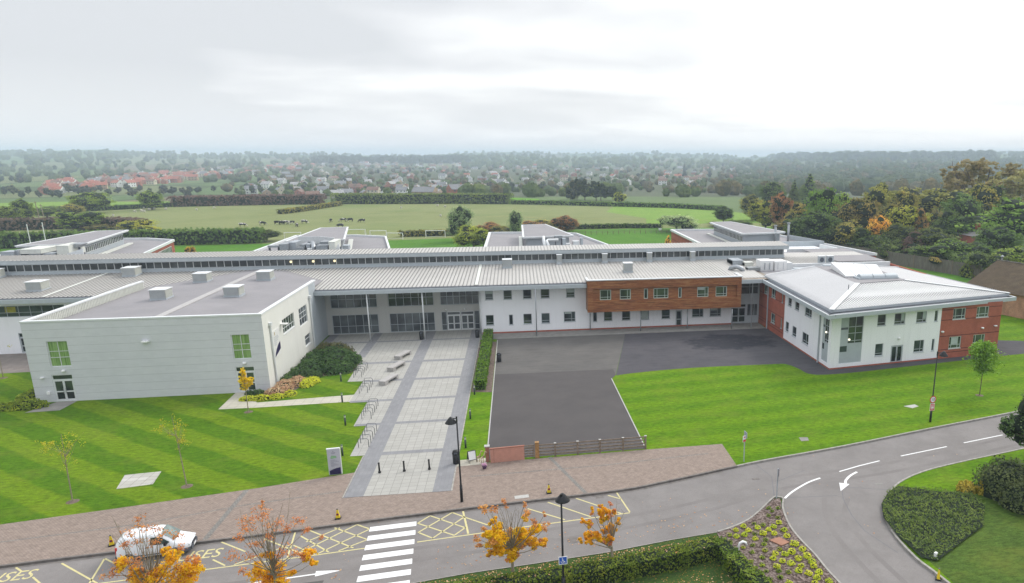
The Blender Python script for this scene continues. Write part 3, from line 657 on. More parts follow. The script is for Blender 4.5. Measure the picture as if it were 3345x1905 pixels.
rp_ = MB(); rp_.poly([(-16.2, 39.2, ZR + .004), (-12.4, 39.6, ZR + .004), (-12.4, 40.5, ZR + .004), (-16.4, 40.2, ZR + .004)]); struct('road_patch', rp_, M['tarmac_b'])
tk = MB()
for o_ in (-0.75, 0.75): strip(tk, smooth([(-60, 38.4 + o_), (-20, 41.6 + o_ * .9), (0, 43.3 + o_), (12, 45.5 + o_), (20, 48.3 + o_), (32, 50.0 + o_), (60, 57.2 + o_)], 5), .38, ZR + .0035)
for o_ in (-0.75, 0.75): strip(tk, smooth([(23.0 + o_, 45.4 - o_ * .5), (21.7 + o_, 42.5), (21.3 + o_, 38), (22 + o_, 30)], 5), .38, ZR + .0035)
tkm = tarmac('tyre_polished', (0.148, 0.136, 0.131), (0.205, 0.19, 0.183)); tag(tk.build('wheel_track', tkm), kind='structure')
# tar joints on the road
jt = MB()
for pts in ([(18.9, 52.0), (19.4, 49.5), (18.4, 46.2)], [(19.2, 45.9), (23.2, 45.6)], [(24.2, 46.9), (27.6, 45.8)], [(23.9, 46.2), (23.4, 45.0), (22.9, 42.6), (22.8, 40.4), (23.6, 37.5)], [(19.5, 48.6), (22.5, 50.2)]): strip(jt, pts, 0.035, ZR + 0.005)
struct('road_joint', jt, M['dark_grey'])
rc = random.Random(5); lf = MB()
def inpoly(x, y, P):
    c = False; j = len(P) - 1
    for i in range(len(P)):
        if (P[i][1] > y) != (P[j][1] > y) and x < (P[j][0] - P[i][0]) * (y - P[i][1]) / (P[j][1] - P[i][1]) + P[i][0]: c = not c
        j = i
    return c
for i in range(420):                               # fallen leaves on the carriageway
    if rc.random() < 0.6: x_ = rc.uniform(-12, 19); y_ = 40.3 + max(0, x_ + 5) * 0.12 + abs(rc.gauss(0, 1.3)) + rc.uniform(0, 0.3)
    else: x_ = rc.uniform(-35, 45); y_ = rc.uniform(40, 56)
    if y_ > 44.8 + (x_ + 20) * 0.09 and rc.random() < 0.8: continue
    if inpoly(x_, y_, verge) or inpoly(x_, y_, ns + [(115, 18)]): continue
    s_ = rc.uniform(0.03, 0.07); a = rc.uniform(0, 6.3); q = [(x_ + s_ * math.cos(a + k * 1.57), y_ + s_ * math.sin(a + k * 1.57), ZR + 0.012 + (0.02 if k % 2 else 0)) for k in range(4)]
    if -11.2 < x_ < -6 and y_ < 47: continue
    lf.poly(q)
t = MT('fallen_leaf', 0.8); t.col(t.ramp(t.noise(3, 2), [(0.35, (0.40, 0.16, 0.05)), (0.65, (0.60, 0.42, 0.25))])); M['leaf_litter'] = t.m
tag(lf.build('fallen_leaves', t.m), 'scattered fallen leaves on the road', 'leaves', kind='stuff')
sm = MB(); sm.prism([(-5.6, 74.4), (-3.4, 74.0), (-3.4, 95.5), (-5.7, 95.7)], -0.02, 0.012); struct('soil_bed', sm, M['soil'])
sm = MB(); sm.prism(smooth([(-27.0, 96.0), (-23.2, 91.3), (-20.0, 89.6), (-19.6, 84.6), (-21.5, 83.2), (-24, 82.6), (-24.2, 79.6), (-25.4, 76.6), (-28.5, 75.0), (-28.6, 78.4), (-27.0, 79.5), (-27.0, 96)], 2), -0.02, 0.010); struct('soil_bed', sm, M['soil'])
# ================================================================== BUILDINGS
class Fr:                                          # wall frame: u along the wall, w outward, z up
    def __init__(s, p, q, flip=False):
        s.p = Vector((p[0], p[1], 0)); d = Vector((q[0] - p[0], q[1] - p[1], 0)); s.L = d.length; s.d = d.normalized()
        s.n = Vector((s.d.y, -s.d.x, 0)) * (-1 if flip else 1)
    def P(s, u, w, z): return s.p + s.d * u + s.n * w + Vector((0, 0, z))
def fbox(m_, F, u0, u1, w0, w1, z0, z1, mi=0):
    vs = [F.P(u, w, z) for z in (z0, z1) for w in (w0, w1) for u in (u0, u1)]
    return m_.mesh(vs, [(0, 2, 3, 1), (4, 5, 7, 6), (0, 1, 5, 4), (2, 6, 7, 3), (0, 4, 6, 2), (1, 3, 7, 5)], mi)
def wall(m_, F, u0, u1, z0, z1, holes, depth=0.16, mi=0):
    us = sorted({u0, u1} | {h[0] for h in holes} | {h[1] for h in holes}); zs = sorted({z0, z1} | {h[2] for h in holes} | {h[3] for h in holes})
    us = [u for u in us if u0 <= u <= u1]; zs = [z for z in zs if z0 <= z <= z1]
    for i in range(len(us) - 1):
        for j in range(len(zs) - 1):
            uc, zc_ = (us[i] + us[i + 1]) / 2, (zs[j] + zs[j + 1]) / 2
            if any(h[0] < uc < h[1] and h[2] < zc_ < h[3] for h in holes): continue
            m_.poly([F.P(us[i], 0, zs[j]), F.P(us[i + 1], 0, zs[j]), F.P(us[i + 1], 0, zs[j + 1]), F.P(us[i], 0, zs[j + 1])], mi)
    for a, b, c, d in holes:
        m_.poly([F.P(a, 0, c), F.P(a, 0, d), F.P(a, -depth, d), F.P(a, -depth, c)], mi)
        m_.poly([F.P(b, 0, c), F.P(b, -depth, c), F.P(b, -depth, d), F.P(b, 0, d)], mi)
        m_.poly([F.P(a, 0, c), F.P(a, -depth, c), F.P(b, -depth, c), F.P(b, 0, c)], mi)
        m_.poly([F.P(a, 0, d), F.P(b, 0, d), F.P(b, -depth, d), F.P(a, -depth, d)], mi)
def window(par, F, u0, u1, z0, z1, cols=(), rows=(), fm='frame_grey', gm='glass', fw=0.07, depth=0.13, sill=False, bw=0.05, name='window', cells=None, sillm='frame_grey'):
    m_ = MB(); w0, w1 = -depth, -depth + 0.08
    fbox(m_, F, u0, u0 + fw, w0, w1, z0, z1); fbox(m_, F, u1 - fw, u1, w0, w1, z0, z1)
    fbox(m_, F, u0 + fw, u1 - fw, w0, w1, z0, z0 + fw); fbox(m_, F, u0 + fw, u1 - fw, w0, w1, z1 - fw, z1)
    for c in cols:
        uu = u0 + (u1 - u0) * c; fbox(m_, F, uu - bw / 2, uu + bw / 2, w0, w1 - 0.01, z0 + fw, z1 - fw)
    for r_ in rows:
        a, b = (0, 1) if not isinstance(r_, tuple) else r_[1:]
        rr = r_ if not isinstance(r_, tuple) else r_[0]
        zz = z0 + (z1 - z0) * rr; fbox(m_, F, u0 + fw + (u1 - u0 - 2 * fw) * a, u0 + fw + (u1 - u0 - 2 * fw) * b, w0, w1 - 0.015, zz - bw / 2, zz + bw / 2)
    w_ = m_.build(name, M[fm], par)
    g_ = MB(); g_.poly([F.P(u0 + 0.01, -depth + 0.02, z0 + 0.01), F.P(u1 - 0.01, -depth + 0.02, z0 + 0.01), F.P(u1 - 0.01, -depth + 0.02, z1 - 0.01), F.P(u0 + 0.01, -depth + 0.02, z1 - 0.01)])
    g_.build('pane', M[gm], w_)
    if cells:                                       # blinds or solid infill: (a0,a1,b0,b1,material) in fractions
        for a0, a1, b0, b1, cm in cells:
            s_ = MB(); fbox(s_, F, u0 + (u1 - u0) * a0, u0 + (u1 - u0) * a1, -depth + 0.022, -depth + 0.035, z0 + (z1 - z0) * b0, z0 + (z1 - z0) * b1); s_.build('blind', M[cm], w_)
    if sill:
        s_ = MB(); fbox(s_, F, u0 - 0.05, u1 + 0.05, 0.0025, 0.06, z0 - 0.06, z0); s_.build('sill', M[sillm], w_)
    return w_
def door(par, F, u0, u1, z0, z1, leaves=2, top=0.0, fm='white_metal', gm='glass', depth=0.12, mid=0.45):
    m_ = MB(); w0, w1 = -depth, -depth + 0.08; fw = 0.08
    fbox(m_, F, u0, u0 + fw, w0, w1, z0, z1); fbox(m_, F, u1 - fw, u1, w0, w1, z0, z1); fbox(m_, F, u0 + fw, u1 - fw, w0, w1, z1 - fw, z1)
    if top: fbox(m_, F, u0 + fw, u1 - fw, w0, w1 - 0.01, z1 - top - 0.05, z1 - top + 0.05)
    d_ = m_.build('door', M[fm], par); zt = z1 - (top + 0.05 if top else fw)
    MB().poly([F.P(u0 + 0.02, w0 + 0.02, z0), F.P(u1 - 0.02, w0 + 0.02, z0), F.P(u1 - 0.02, w0 + 0.02, z1 - 0.02), F.P(u0 + 0.02, w0 + 0.02, z1 - 0.02)]).build('pane', M[gm], d_)
    n = leaves; wd = (u1 - u0 - 2 * fw) / n
    for i in range(n):
        a = u0 + fw + i * wd; b = a + wd; l = MB(); e = 0.09; v0, v1 = w0 + 0.03, w1 + 0.01
        fbox(l, F, a + 0.01, a + e, v0, v1, z0 + 0.01, zt - 0.01); fbox(l, F, b - e, b - 0.01, v0, v1, z0 + 0.01, zt - 0.01)
        fbox(l, F, a + e, b - e, v0, v1, z0 + 0.01, z0 + 0.2); fbox(l, F, a + e, b - e, v0, v1, zt - 0.12, zt - 0.01)
        zm = z0 + (zt - z0) * mid; fbox(l, F, a + e, b - e, v0, v1 - 0.005, zm - 0.06, zm + 0.06)
        l.build('door_leaf', M[fm], d_)
    h = MB()
    for i in range(n):
        uu = u0 + fw + (i + (0.88 if i % 2 == 0 else 0.12)) * wd
        h.bar(F.P(uu, w1 + 0.05, z0 + 0.8), F.P(uu, w1 + 0.05, z0 + 1.4), 0.03, 0.03)
    h.build('handle', M['galv'], d_)
    return d_

# ---------------------------------------------------------------- main building
MAIN = thing('school_building', 'long two storey white school building with ribbed grey roof and clerestory ridge', 'building', (-5, 106, 0))
Yf = 100.2
WL, WR = -125.0, 61.0
F = Fr((-5.55, Yf), (31.5, Yf)); o0 = -5.55
def U(x): return x - o0
top_w = [(-4.93, -4.0), (-2.0, -1.09), (0.0, 0.93), (2.0, 2.9), (5.85, 6.75)]     # upper windows x ranges
def xw(px): return AY(px, 735, Yf).x
ups = [(1211, 1231), (1257, 1278), (1306, 1327), (1350, 1372), (1414, 1435)]
los = [(1213, 1233, 0), (1271, 1281, 2), (1307, 1328, 0), (1352, 1373, 0), (1408, 1437, 1), (1481, 1491, 2), (1508, 1529, 0), (1553, 1574, 0), (1600, 1621, 3), (1652, 1673, 0), (1728, 1756, 1), (1772, 1800, 1)]
holes = []; wins = []
def px2x(px, py): return AY(px, py, Yf).x
for a, b in ups:
    x0, x1 = px2x(a, 735), px2x(b, 735); holes.append((U(x0), U(x1), 4.95, 6.28)); wins.append((x0, x1, 4.95, 6.28, 0))
zlo = {0: (1.25, 2.75), 1: (1.35, 2.85), 2: (1.2, 2.7), 3: (1.25, 2.75)}
for a, b, k in los:
    x0, x1 = px2x(a, 795), px2x(b, 795); z0, z1 = zlo[k]
    if a > 1470: z0, z1 = z0 + 0.0, 2.8
    holes.append((U(x0), U(x1), z0, z1)); wins.append((x0, x1, z0, z1, k))
dx0, dx1 = px2x(1687, 800), px2x(1703, 800); holes.append((U(dx0), U(dx1), 0.02, 2.5))
wm = MB(); wall(wm, F, 0, U(31.5), 0, 7.0, holes)
wm.poly([(31.5, Yf, 0), (31.5, 103, 0), (31.5, 103, 7), (31.5, Yf, 7)]); wm.poly([(-5.55, 103.1, 0), (-5.55, Yf, 0), (-5.55, Yf, 7), (-5.55, 103.1, 7)])
wm.build('wall', M['render_white'], MAIN)
rw = random.Random(3)
for x0, x1, z0, z1, k in wins:
    bl = [(0.08, 0.92 if k != 1 else 0.64, 0.45 + rw.random() * 0.35, 0.95, 'blind')] if rw.random() < 0.45 else None; gq = rw.choice(['glass', 'glass', 'glass_tall', 'glass_green'])
    if k == 2: window(MAIN, F, U(x0), U(x1), z0, z1, (), (), sill=True)
    elif k == 1: window(MAIN, F, U(x0), U(x1), z0, z1, (0.68,), (0.27,), sill=True, cells=bl, gm=gq)
    elif k == 3: window(MAIN, F, U(x0), U(x1), z0, z1, (), (0.3,), sill=True, gm='glass_tall', cells=[(0.1, 0.9, 0.05, 0.95, 'blind')])
    else: window(MAIN, F, U(x0), U(x1), z0, z1, (), (0.27,), sill=True, cells=bl, gm=gq)
door(MAIN, F, U(dx0), U(dx1), 0.02, 2.5, 1, 0, fm='frame_grey')
MB().box(-5.5, 31.5, Yf - 0.03, Yf - 0.004, 0.0, 0.22).build('plinth', M['brick_red'], MAIN)
# entrance recess: glazed wall at Y=103, three bays
Ye = 103.0; FE = Fr((-26.85, Ye), (-5.6, Ye)); eo = -26.85
bays = [(-26.35, -20.1), (-18.55, -12.3), (-11.35, -5.95)]
eh = []
for i, (a, b) in enumerate(bays):
    eh.append((a - eo, b - eo, 3.85, 6.3)); eh.append((a - eo, b - eo, 0.08, 2.85))
em = MB(); wall(em, FE, 0, 21.25, 0, 7.0, eh, 0.2); em.poly([(-27.2, Ye + .004, 0), (-26.8, Ye + .004, 0), (-26.8, Ye + .004, 7), (-27.2, Ye + .004, 7)]); em.build('wall', M['entrance_grey'], MAIN)
for i, (a, b) in enumerate(bays):
    n = 6; cols = [k / n for k in range(1, n)]
    window(MAIN, FE, a - eo, b - eo, 3.85, 6.3, cols, (0.5,), gm='glass_green' if i == 1 else 'glass_tall', depth=0.17, fm='mid_grey', bw=0.06)
    if i < 2: window(MAIN, FE, a - eo, b - eo, 0.08, 2.85, cols, (0.40,), gm='glass_tall', depth=0.17, fm='mid_grey', bw=0.06)
a, b = bays[2]
window(MAIN, FE, a - eo, a - eo + 0.75, 0.08, 2.85, (), (0.3,), gm='glass_tall', depth=0.17, fm='mid_grey')
window(MAIN, FE, b - eo - 0.72, b - eo, 0.08, 2.85, (), (0.3,), gm='glass_tall', depth=0.17, fm='mid_grey')
door(MAIN, FE, a - eo + 0.8, a - eo + 2.7, 0.05, 2.83, 2, 0.5, gm='glass_tall')
door(MAIN, FE, b - eo - 2.65, b - eo - 0.77, 0.05, 2.83, 2, 0.5, gm='glass_tall')
for i, xx in enumerate((-20.45, -13.22, -5.62)):
    MB().tube([(xx, 98.35 if i < 2 else 99.9, 0.02), (xx, 98.35 if i < 2 else 99.9, 6.72)], 0.085, 12).build('column', M['white_metal'], MAIN, smooth=True)
for xx, yy, zt in ((2.15, 97.95, 6.72), (9.98, 99.9, 3.05), (17.2, 98.25, 3.05), (24.28, 98.6, 3.05), (30.68, 97.2, 3.05)):
    MB().tube([(xx, yy, 0.0), (xx, yy, zt)], 0.075, 10).build('column', M['galv'], MAIN, smooth=True)
# fascia, gutter and soffit along the front
fs = MB(); fs.box(-27.0, 9.35, 98.05, 98.25, 6.68, 7.22); fs.box(-27.0, 9.35, 98.25, 98.9, 7.08, 7.14)
fs.box(WL, -49.9, 98.3, 98.5, 6.68, 7.22); fs.build('fascia', M['mid_grey'], MAIN)
gt = MB(); gt.box(-27.0, 9.35, 98.3, 98.85, 7.15, 7.3); gt.box(WL, -49.9, 98.55, 98.95, 7.15, 7.3); gt.build('gutter', M['dark_grey'], MAIN)
sf = MB(); sf.box(-27, 9.4, 98.26, Ye, 6.72, 6.78); sf.box(WL, -49.9, 98.5, 99.5, 6.72, 6.78); sf.build('soffit', M['mid_grey'], MAIN)
# lower roof: gentle slope up to the clerestory
E0, E1, ZA, ZB = 98.8, 114.32, 7.36, 8.0
def slope(m_, x0, x1, y0, y1, z0, z1, th=0.08, mi=0):
    vs = [(x0, y0, z0), (x1, y0, z0), (x1, y1, z1), (x0, y1, z1), (x0, y0, z0 - th), (x1, y0, z0 - th), (x1, y1, z1 - th), (x0, y1, z1 - th)]
    m_.mesh(vs, [(0, 1, 2, 3), (7, 6, 5, 4), (0, 4, 5, 1), (1, 5, 6, 2), (2, 6, 7, 3), (3, 7, 4, 0)], mi)
def ribs(m_, x0, x1, y0, y1, z0, z1, per=0.52, w=0.07, h=0.07, mi=0):
    k = math.ceil(x0 / per)
    while k * per < x1:
        x = k * per
        vs = [(x - w / 2, y0, z0), (x + w / 2, y0, z0), (x + w / 2, y1, z1), (x - w / 2, y1, z1), (x - w / 4, y0, z0 + h), (x + w / 4, y0, z0 + h), (x + w / 4, y1, z1 + h), (x - w / 4, y1, z1 + h)]
        m_.mesh(vs, [(4, 5, 6, 7), (0, 1, 5, 4), (1, 2, 6, 5), (2, 3, 7, 6), (3, 0, 4, 7)], mi); k += 1
rf = MB()
def zr(y): return ZA + (ZB - ZA) * (y - E0) / (E1 - E0)
slope(rf, WL, 36.2, E0, E1, ZA, ZB); ribs(rf, WL, 31.5, E0, E1, ZA, ZB)
slope(rf, 36.2, 60.4, 107.0, E1 + 5.0, zr(107), ZB + 0.02); ribs(rf, 36.2, 52.5, 107.0, E1, zr(107), ZB)
rf.build('roof', M['roof_main'], MAIN)
for x in (-59.4, -5.93):
    jn = MB(); jn.mesh([(x - 0.22, E0 - 0.02, ZA + 0.075), (x + 0.22, E0 - 0.02, ZA + 0.075), (x + 0.22, E1, ZB + 0.075), (x - 0.22, E1, ZB + 0.075)], [(0, 1, 2, 3)]); jn.build('roof_joint', M['cream_metal'], MAIN)
# clerestory
Yc = 114.3; CR = 44.9
cs = MB(); cs.box(WL, CR, Yc - 0.35, Yc + 0.1, ZB - 0.05, 8.42); cs.box(WL, CR, Yc - 0.55, Yc - 0.35, ZB - 0.05, ZB + 0.14); cs.build('clerestory_sill', M['mid_grey'], MAIN)
fc = MB(); fc.box(WL, CR + 0.6, Yc - 0.75, Yc - 0.55, 9.52, 10.02); fc.box(WL, CR + 0.4, Yc - 0.55, Yc + 0.1, 9.42, 9.50); fc.box(WL, CR + 0.62, Yc - 0.8, Yc - 0.6, 10.03, 10.1); fc.build('clerestory_fascia', M['mid_grey'], MAIN)
per = 1.066; seg = per * 6; x = CR - 0.12
while x > WL + 7:
    Fc = Fr((x - seg, Yc), (x, Yc)); window(MAIN, Fc, 0, seg, 8.42, 9.44, [k / 6 for k in range(1, 6)], (), fm='white_metal', gm='glass_cler', depth=0.05, bw=0.085, fw=0.05, name='clerestory_window'); x -= seg
Fr_ = Fr((CR, Yc + 0.12), (CR, 117.6))
window(MAIN, Fr_, 0.0, 3.2, 8.42, 9.44, (0.33, 0.66), (), fm='mid_grey', gm='glass_green', depth=0.02, name='clerestory_window')
ur = MB(); slope(ur, WL, CR + 0.6, Yc - 0.78, 117.9, 10.12, 10.33); ribs(ur, WL, CR + 0.5, Yc - 0.78, 117.9, 10.12, 10.33); ur.build('upper_roof', M['roof_main'], MAIN)
bw_ = MB(); bw_.box(WL, CR - 0.3, 117.5, 117.7, 7.5, 10.3); bw_.box(WL, 60.6, 117.7, 121.5, 0.2, 7.4); bw_.box(CR - 0.2, CR - 0.02, Yc + 0.1, 117.6, 7.9, 8.42); bw_.build('rear_wall', M['mid_grey'], MAIN)
# left part of the front, partly hidden by the hall
Fl = Fr((WL, 99.45), (-50.0, 99.45)); lo = WL
lh = [(-100 - lo, -57.6 - lo, 4.8, 6.25), (-63.45 - lo, -62.2 - lo, 0.05, 2.68), (-73.0 - lo, -70.0 - lo, 0.05, 2.7)]
lw_ = MB(); wall(lw_, Fl, 0, WL * -1 - 50.0, 0, 7.0, lh); lw_.build('wall', M['render_white'], MAIN)
window(MAIN, Fl, -100 - lo, -57.6 - lo, 4.8, 6.25, [k / 32 for k in range(1, 32)], (0.38,), fm='frame_grey', gm='glass', name='window')
yp = MB(); fbox(yp, Fl, -64.4 - lo, -63.2 - lo, -0.105, -0.095, 5.38, 6.1); yp.build('window_display', plain('yellow_display', (0.30, 0.28, 0.02), 0.6, 0.3), MAIN)
yp = MB(); fbox(yp, Fl, -66.2 - lo, -65.2 - lo, -0.105, -0.095, 5.38, 5.9); yp.build('window_display', plain('red_display', (0.20, 0.03, 0.03), 0.6, 0.3), MAIN)
door(MAIN, Fl, -63.45 - lo, -62.2 - lo, 0.05, 2.68, 1, 0.55, fm='frame_grey'); door(MAIN, Fl, -73.0 - lo, -70.0 - lo, 0.05, 2.7, 2, 0.5, fm='frame_grey')
# timber clad box
TX0, TX1, TY = 9.45, 32.1, 97.6
FT = Fr((TX0, TY), (TX1, TY))
def tx(px): return AY(px, 738, TY + 0.3).x
cl = MB()
rc0, rc1, rz0, rz1 = 0.75, TX1 - TX0 - 0.65, 4.72, 6.55
wall(cl, FT, 0, TX1 - TX0, 3.18, 7.72, [(rc0, rc1, rz0, rz1)], 0.32)
cl.poly([FT.P(0, 0, 3.18), FT.P(0, 0, 7.72), FT.P(0, -2.6, 7.72), FT.P(0, -2.6, 3.18)]); cl.poly([FT.P(TX1 - TX0, 0, 3.18), FT.P(TX1 - TX0, -2.6, 3.18), FT.P(TX1 - TX0, -2.6, 7.72), FT.P(TX1 - TX0, 0, 7.72)])
cl.poly([FT.P(0, 0, 3.18), FT.P(0, -2.6, 3.18), FT.P(TX1 - TX0, -2.6, 3.18), FT.P(TX1 - TX0, 0, 3.18)])
F2 = Fr((TX0, TY + 0.32), (TX1, TY + 0.32))
tw = [(1498, 1526, 2), (1548, 1575, 2), (1608, 1618, 0), (1632, 1669, 3), (1694, 1702, 0), (1741, 1769, 2), (1787, 1815, 2)]
th_ = []
for a, b, k in tw: th_.append((tx(a) - TX0, tx(b) - TX0, 4.86, 6.35))
wall(cl, F2, rc0, rc1, rz0, rz1, [h for h in th_], 0.14)
CLAD = cl.build('timber_cladding', M['timber'], MAIN)
for (a, b, k), h in zip(tw, th_):
    kw = dict(fm='frame_green', gm='glass_green' if k else 'glass', fw=0.09)
    cols, rows = {2: ((0.7,), (0.27,)), 0: ((), ()), 3: ((0.24, 0.76), (0.27,))}[k]
    window(MAIN, F2, h[0], h[1], h[2], h[3], cols, rows, cells=[(0.08, 0.66, 0.7, 0.93, 'blind')] if a in (1741,) else None, **kw)
cp = MB(); cp.box(TX0 - 0.12, TX1 + 0.12, TY - 0.12, TY + 0.45, 7.73, 7.86); cp.box(TX0 - 0.12, TX0 + 0.25, TY + 0.45, TY + 2.3, 7.73, 7.86); cp.box(TX1 - 0.3, TX1 + 0.1, TY + 0.45, TY + 2.9, 7.73, 7.9); cp.build('coping', M['white_metal'], MAIN)
bx = MB(); bx.box(TX0 + 0.05, TX1 - 0.05, TY + 0.45, 100.6, 7.35, 7.42); bx.build('box_roof', M['roof_main'], MAIN)
# glazed link to the right hand wing
FL = Fr((31.5, 100.7), (36.0, 100.7))
lk = MB(); wall(lk, FL, 0, 4.5, 0, 7.0, [(0.15, 4.3, 4.5, 6.5), (0.15, 2.45, 0.05, 3.0), (2.6, 4.3, 1.1, 3.0)], 0.1); lk.build('wall', M['mid_grey'], MAIN)
window(MAIN, FL, 0.15, 4.3, 4.5, 6.5, (0.33, 0.67), (0.55, 0.62), gm='glass_tall', fm='frame_grey', depth=0.08)
door(MAIN, FL, 0.15, 2.45, 0.05, 3.0, 2, 0.5, fm='frame_grey'); window(MAIN, FL, 2.6, 4.3, 1.1, 3.0, (0.33, 0.67), (), gm='glass_tall', depth=0.08)
MB().tube([(33.9, 97.9, 0.0), (33.9, 97.9, 6.7)], 0.07, 10).build('column', M['galv'], MAIN)
lf_ = MB(); lf_.box(32.1, 35.3, 97.6, 97.8, 6.72, 7.25); lf_.box(32.1, 35.5, 97.8, 100.8, 6.9, 6.96); lf_.build('link_fascia', M['mid_grey'], MAIN)
lr = MB(); lr.box(32.15, 37.2, 97.82, 107.5, 7.2, 7.28); lr.build('link_roof', plain('stained_flat_roof', (0.27, 0.23, 0.19), 0.85, 0.4, 0.8), MAIN)
wp_ = MB(); wp_.box(42.6, 60.3, 106.3, 106.75, 7.2, 8.05); wp_.box(59.6, 60.2, 106.75, 109.6, 7.3, 7.75); wp_.build('parapet', M['white_metal'], MAIN)
fr2 = MB(); fr2.box(37.2, 60.0, 96.0, 106.3, 7.2, 7.3); fr2.build('flat_roof', M['roof_grey'], MAIN)
flr = MB(); slope(flr, 52.3, 60.7, 108.8, 124, 7.9, 7.95); flr.box(36, 60.5, 118, 124, 7.4, 7.5); flr.build('flat_roof', M['roof_grey'], MAIN)
ew = MB(); ew.box(60.3, 60.6, 96, 122, 0, 7.7); ew.build('end_wall', M['brick_red'], MAIN)
# bulkhead lights on the entrance and sign plates
for xx in (-10.6, -8.0): MB().lathe([(0.0, 0.12), (0.12, 0.08), (0.17, 0.0), (0.12, -0.08), (0.0, -0.12)], (xx, Ye - 0.16, 3.2), 12).build('wall_lamp', M['white_paint'], MAIN, smooth=True)
for k, xx in enumerate((-34.2, -31.0, -27.9)):
    t_ = MT('lit_globe', 0.5); t_.b.inputs['Emission Color'].default_value = (1, 0.85, 0.5, 1); t_.b.inputs['Emission Strength'].default_value = 0.9; t_.col((0.8, 0.75, 0.5))
    MB().lathe([(0.0, 0.19), (0.15, 0.12), (0.19, 0.0), (0.15, -0.12), (0.0, -0.19)], (xx, Yc - 0.28, 9.06), 12).build('lit_lamp', t_.m, MAIN, smooth=True)

# ---------------------------------------------------------------- the hall (left, grey blockwork front)
HALL = thing('school_hall', 'grey blockwork hall with cream side wall standing forward on the left', 'building', (-38, 88, 0))
HX0, HX1, HY0, HY1 = -49.6, -27.05, 78.3, 99.0
FH = Fr((HX0, HY0), (HX1, HY0))
def hx(px, py): return AY(px, py, HY0).x - HX0
hw = [(hx(110, 880), hx(163, 880) + 0.0, 3.75, 6.45), (hx(572, 865), hx(618, 865), 3.75, 6.45)]
w1 = (G(148, 1000).x - HX0 - 0.15, G(187, 998).x - HX0 + 0.1)
hd = [(1.82, 3.75, 0.05, 2.9), (19.3, 21.2, 0.05, 2.9)]
hw = [(1.95, 3.85, 3.75, 6.45), (19.3, 21.1, 3.75, 6.45)]
hm = MB(); wall(hm, FH, 0, HX1 - HX0, 0, 8.45, hw + hd, 0.2, 0)
hm.poly([(HX0, HY0, 0), (HX0, HY0, 8.45), (HX0, HY1, 8.45), (HX0, HY1, 0)])
hm.build('wall', M['block_grey'], HALL)
FS = Fr((HX1, HY0), (HX1, HY1 + 4.0))
def sy(px, py):                                     # along the side wall, at plane X = HX1
    r = ray(px * K, py * K); t_ = HX1 / r.x; return r.y * t_ - HY0, CAMZ + r.z * t_
sh = [(6.9, 10.6, 4.15, 6.2), (12.4, 15.1, 4.0, 6.95), (14.0, 15.7, 0.75, 3.0)]
a1 = sy(705, 800); a2 = sy(736, 815); a3 = sy(745, 770); a4 = sy(768, 812); a5 = sy(763, 840); a6 = sy(775, 860)
sh = [(sy(707, 825)[0], sy(735, 800)[0], sy(710, 835)[1], sy(708, 797)[1]), (sy(747, 790)[0], sy(767, 780)[0], sy(754, 814)[1], sy(745, 773)[1]), (sy(762, 850)[0], sy(776, 845)[0], sy(769, 862)[1], sy(764, 838)[1])]
sm_ = MB(); wall(sm_, FS, 0, 17.6, 0, 8.45, sh, 0.2); sm_.build('side_wall', M['render_cream'], HALL)
sm_ = MB(); wall(sm_, FS, 17.6, 24.7, 0, 7.3, [], 0.2); sm_.poly([FS.P(17.6, 0, 7.3), FS.P(20.7, 0, 7.3), FS.P(20.7, 0, 8.45), FS.P(17.6, 0, 8.45)]); sm_.build('side_wall', M['mid_grey'], HALL)
window(HALL, FS, *sh[0], [k / 5 for k in range(1, 5)], (0.35,), gm='glass_green', fm='white_metal', depth=0.17, sill=True, sillm='white_metal')
window(HALL, FS, *sh[1], (0.36, 0.68), (0.40, 0.68), gm='glass_tall', fm='white_metal', depth=0.17)
window(HALL, FS, *sh[2], (), (0.6,), gm='glass_tall', fm='white_metal', depth=0.17, sill=True, sillm='white_metal')
for h in hw: window(HALL, FH, *h, (0.5,), (0.36, 0.6), gm='curtain', fm='white_metal', depth=0.17)
for h in hd: door(HALL, FH, *h, 2, 0.55, gm='glass_green')
# parapet: outer wall caps and raised inner faces
pc = MB(); pc.box(HX0 - 0.05, HX1 + 0.05, HY0 - 0.05, HY0 + 0.4, 8.46, 8.62); pc.box(HX0 - 0.05, HX0 + 0.42, HY0 + 0.4, 102.2, 8.46, 8.62); pc.box(HX1 - 0.42, HX1 + 0.05, HY0 + 0.4, 99.4, 8.46, 8.62); pc.build('coping', M['white_metal'], HALL)
pf = MB(); pf.box(HX0 + 0.1, HX0 + 0.34, HY0 + 0.4, 102.1, 6.9, 8.45); pf.box(HX1 - 0.32, HX1 - 0.1, HY0 + 0.4, 99.3, 6.9, 8.45); pf.box(HX0 + 0.3, HX1 - 0.3, HY0 + 0.1, HY0 + 0.32, 6.9, 8.45)
y = HY0 + 0.7
while y < 102.0: pf.box(HX0 + 0.34, HX0 + 0.39, y, y + 0.1, 7.0, 8.44); y += 0.3
pf.build('parapet', M['cream_metal'], HALL)
xr = -37.9; hr = MB()
for xa, xb, za, zb in ((HX0 + 0.4, xr, 7.55, 8.08), (xr, HX1 - 0.33, 8.08, 7.6)):
    hr.mesh([(xa, HY0 + 0.35, za), (xb, HY0 + 0.35, zb), (xb, 114.0, zb), (xa, 114.0 if False else 112, za)], [(0, 1, 2, 3)])
hr.build('roof', M['roof_grey'], HALL)
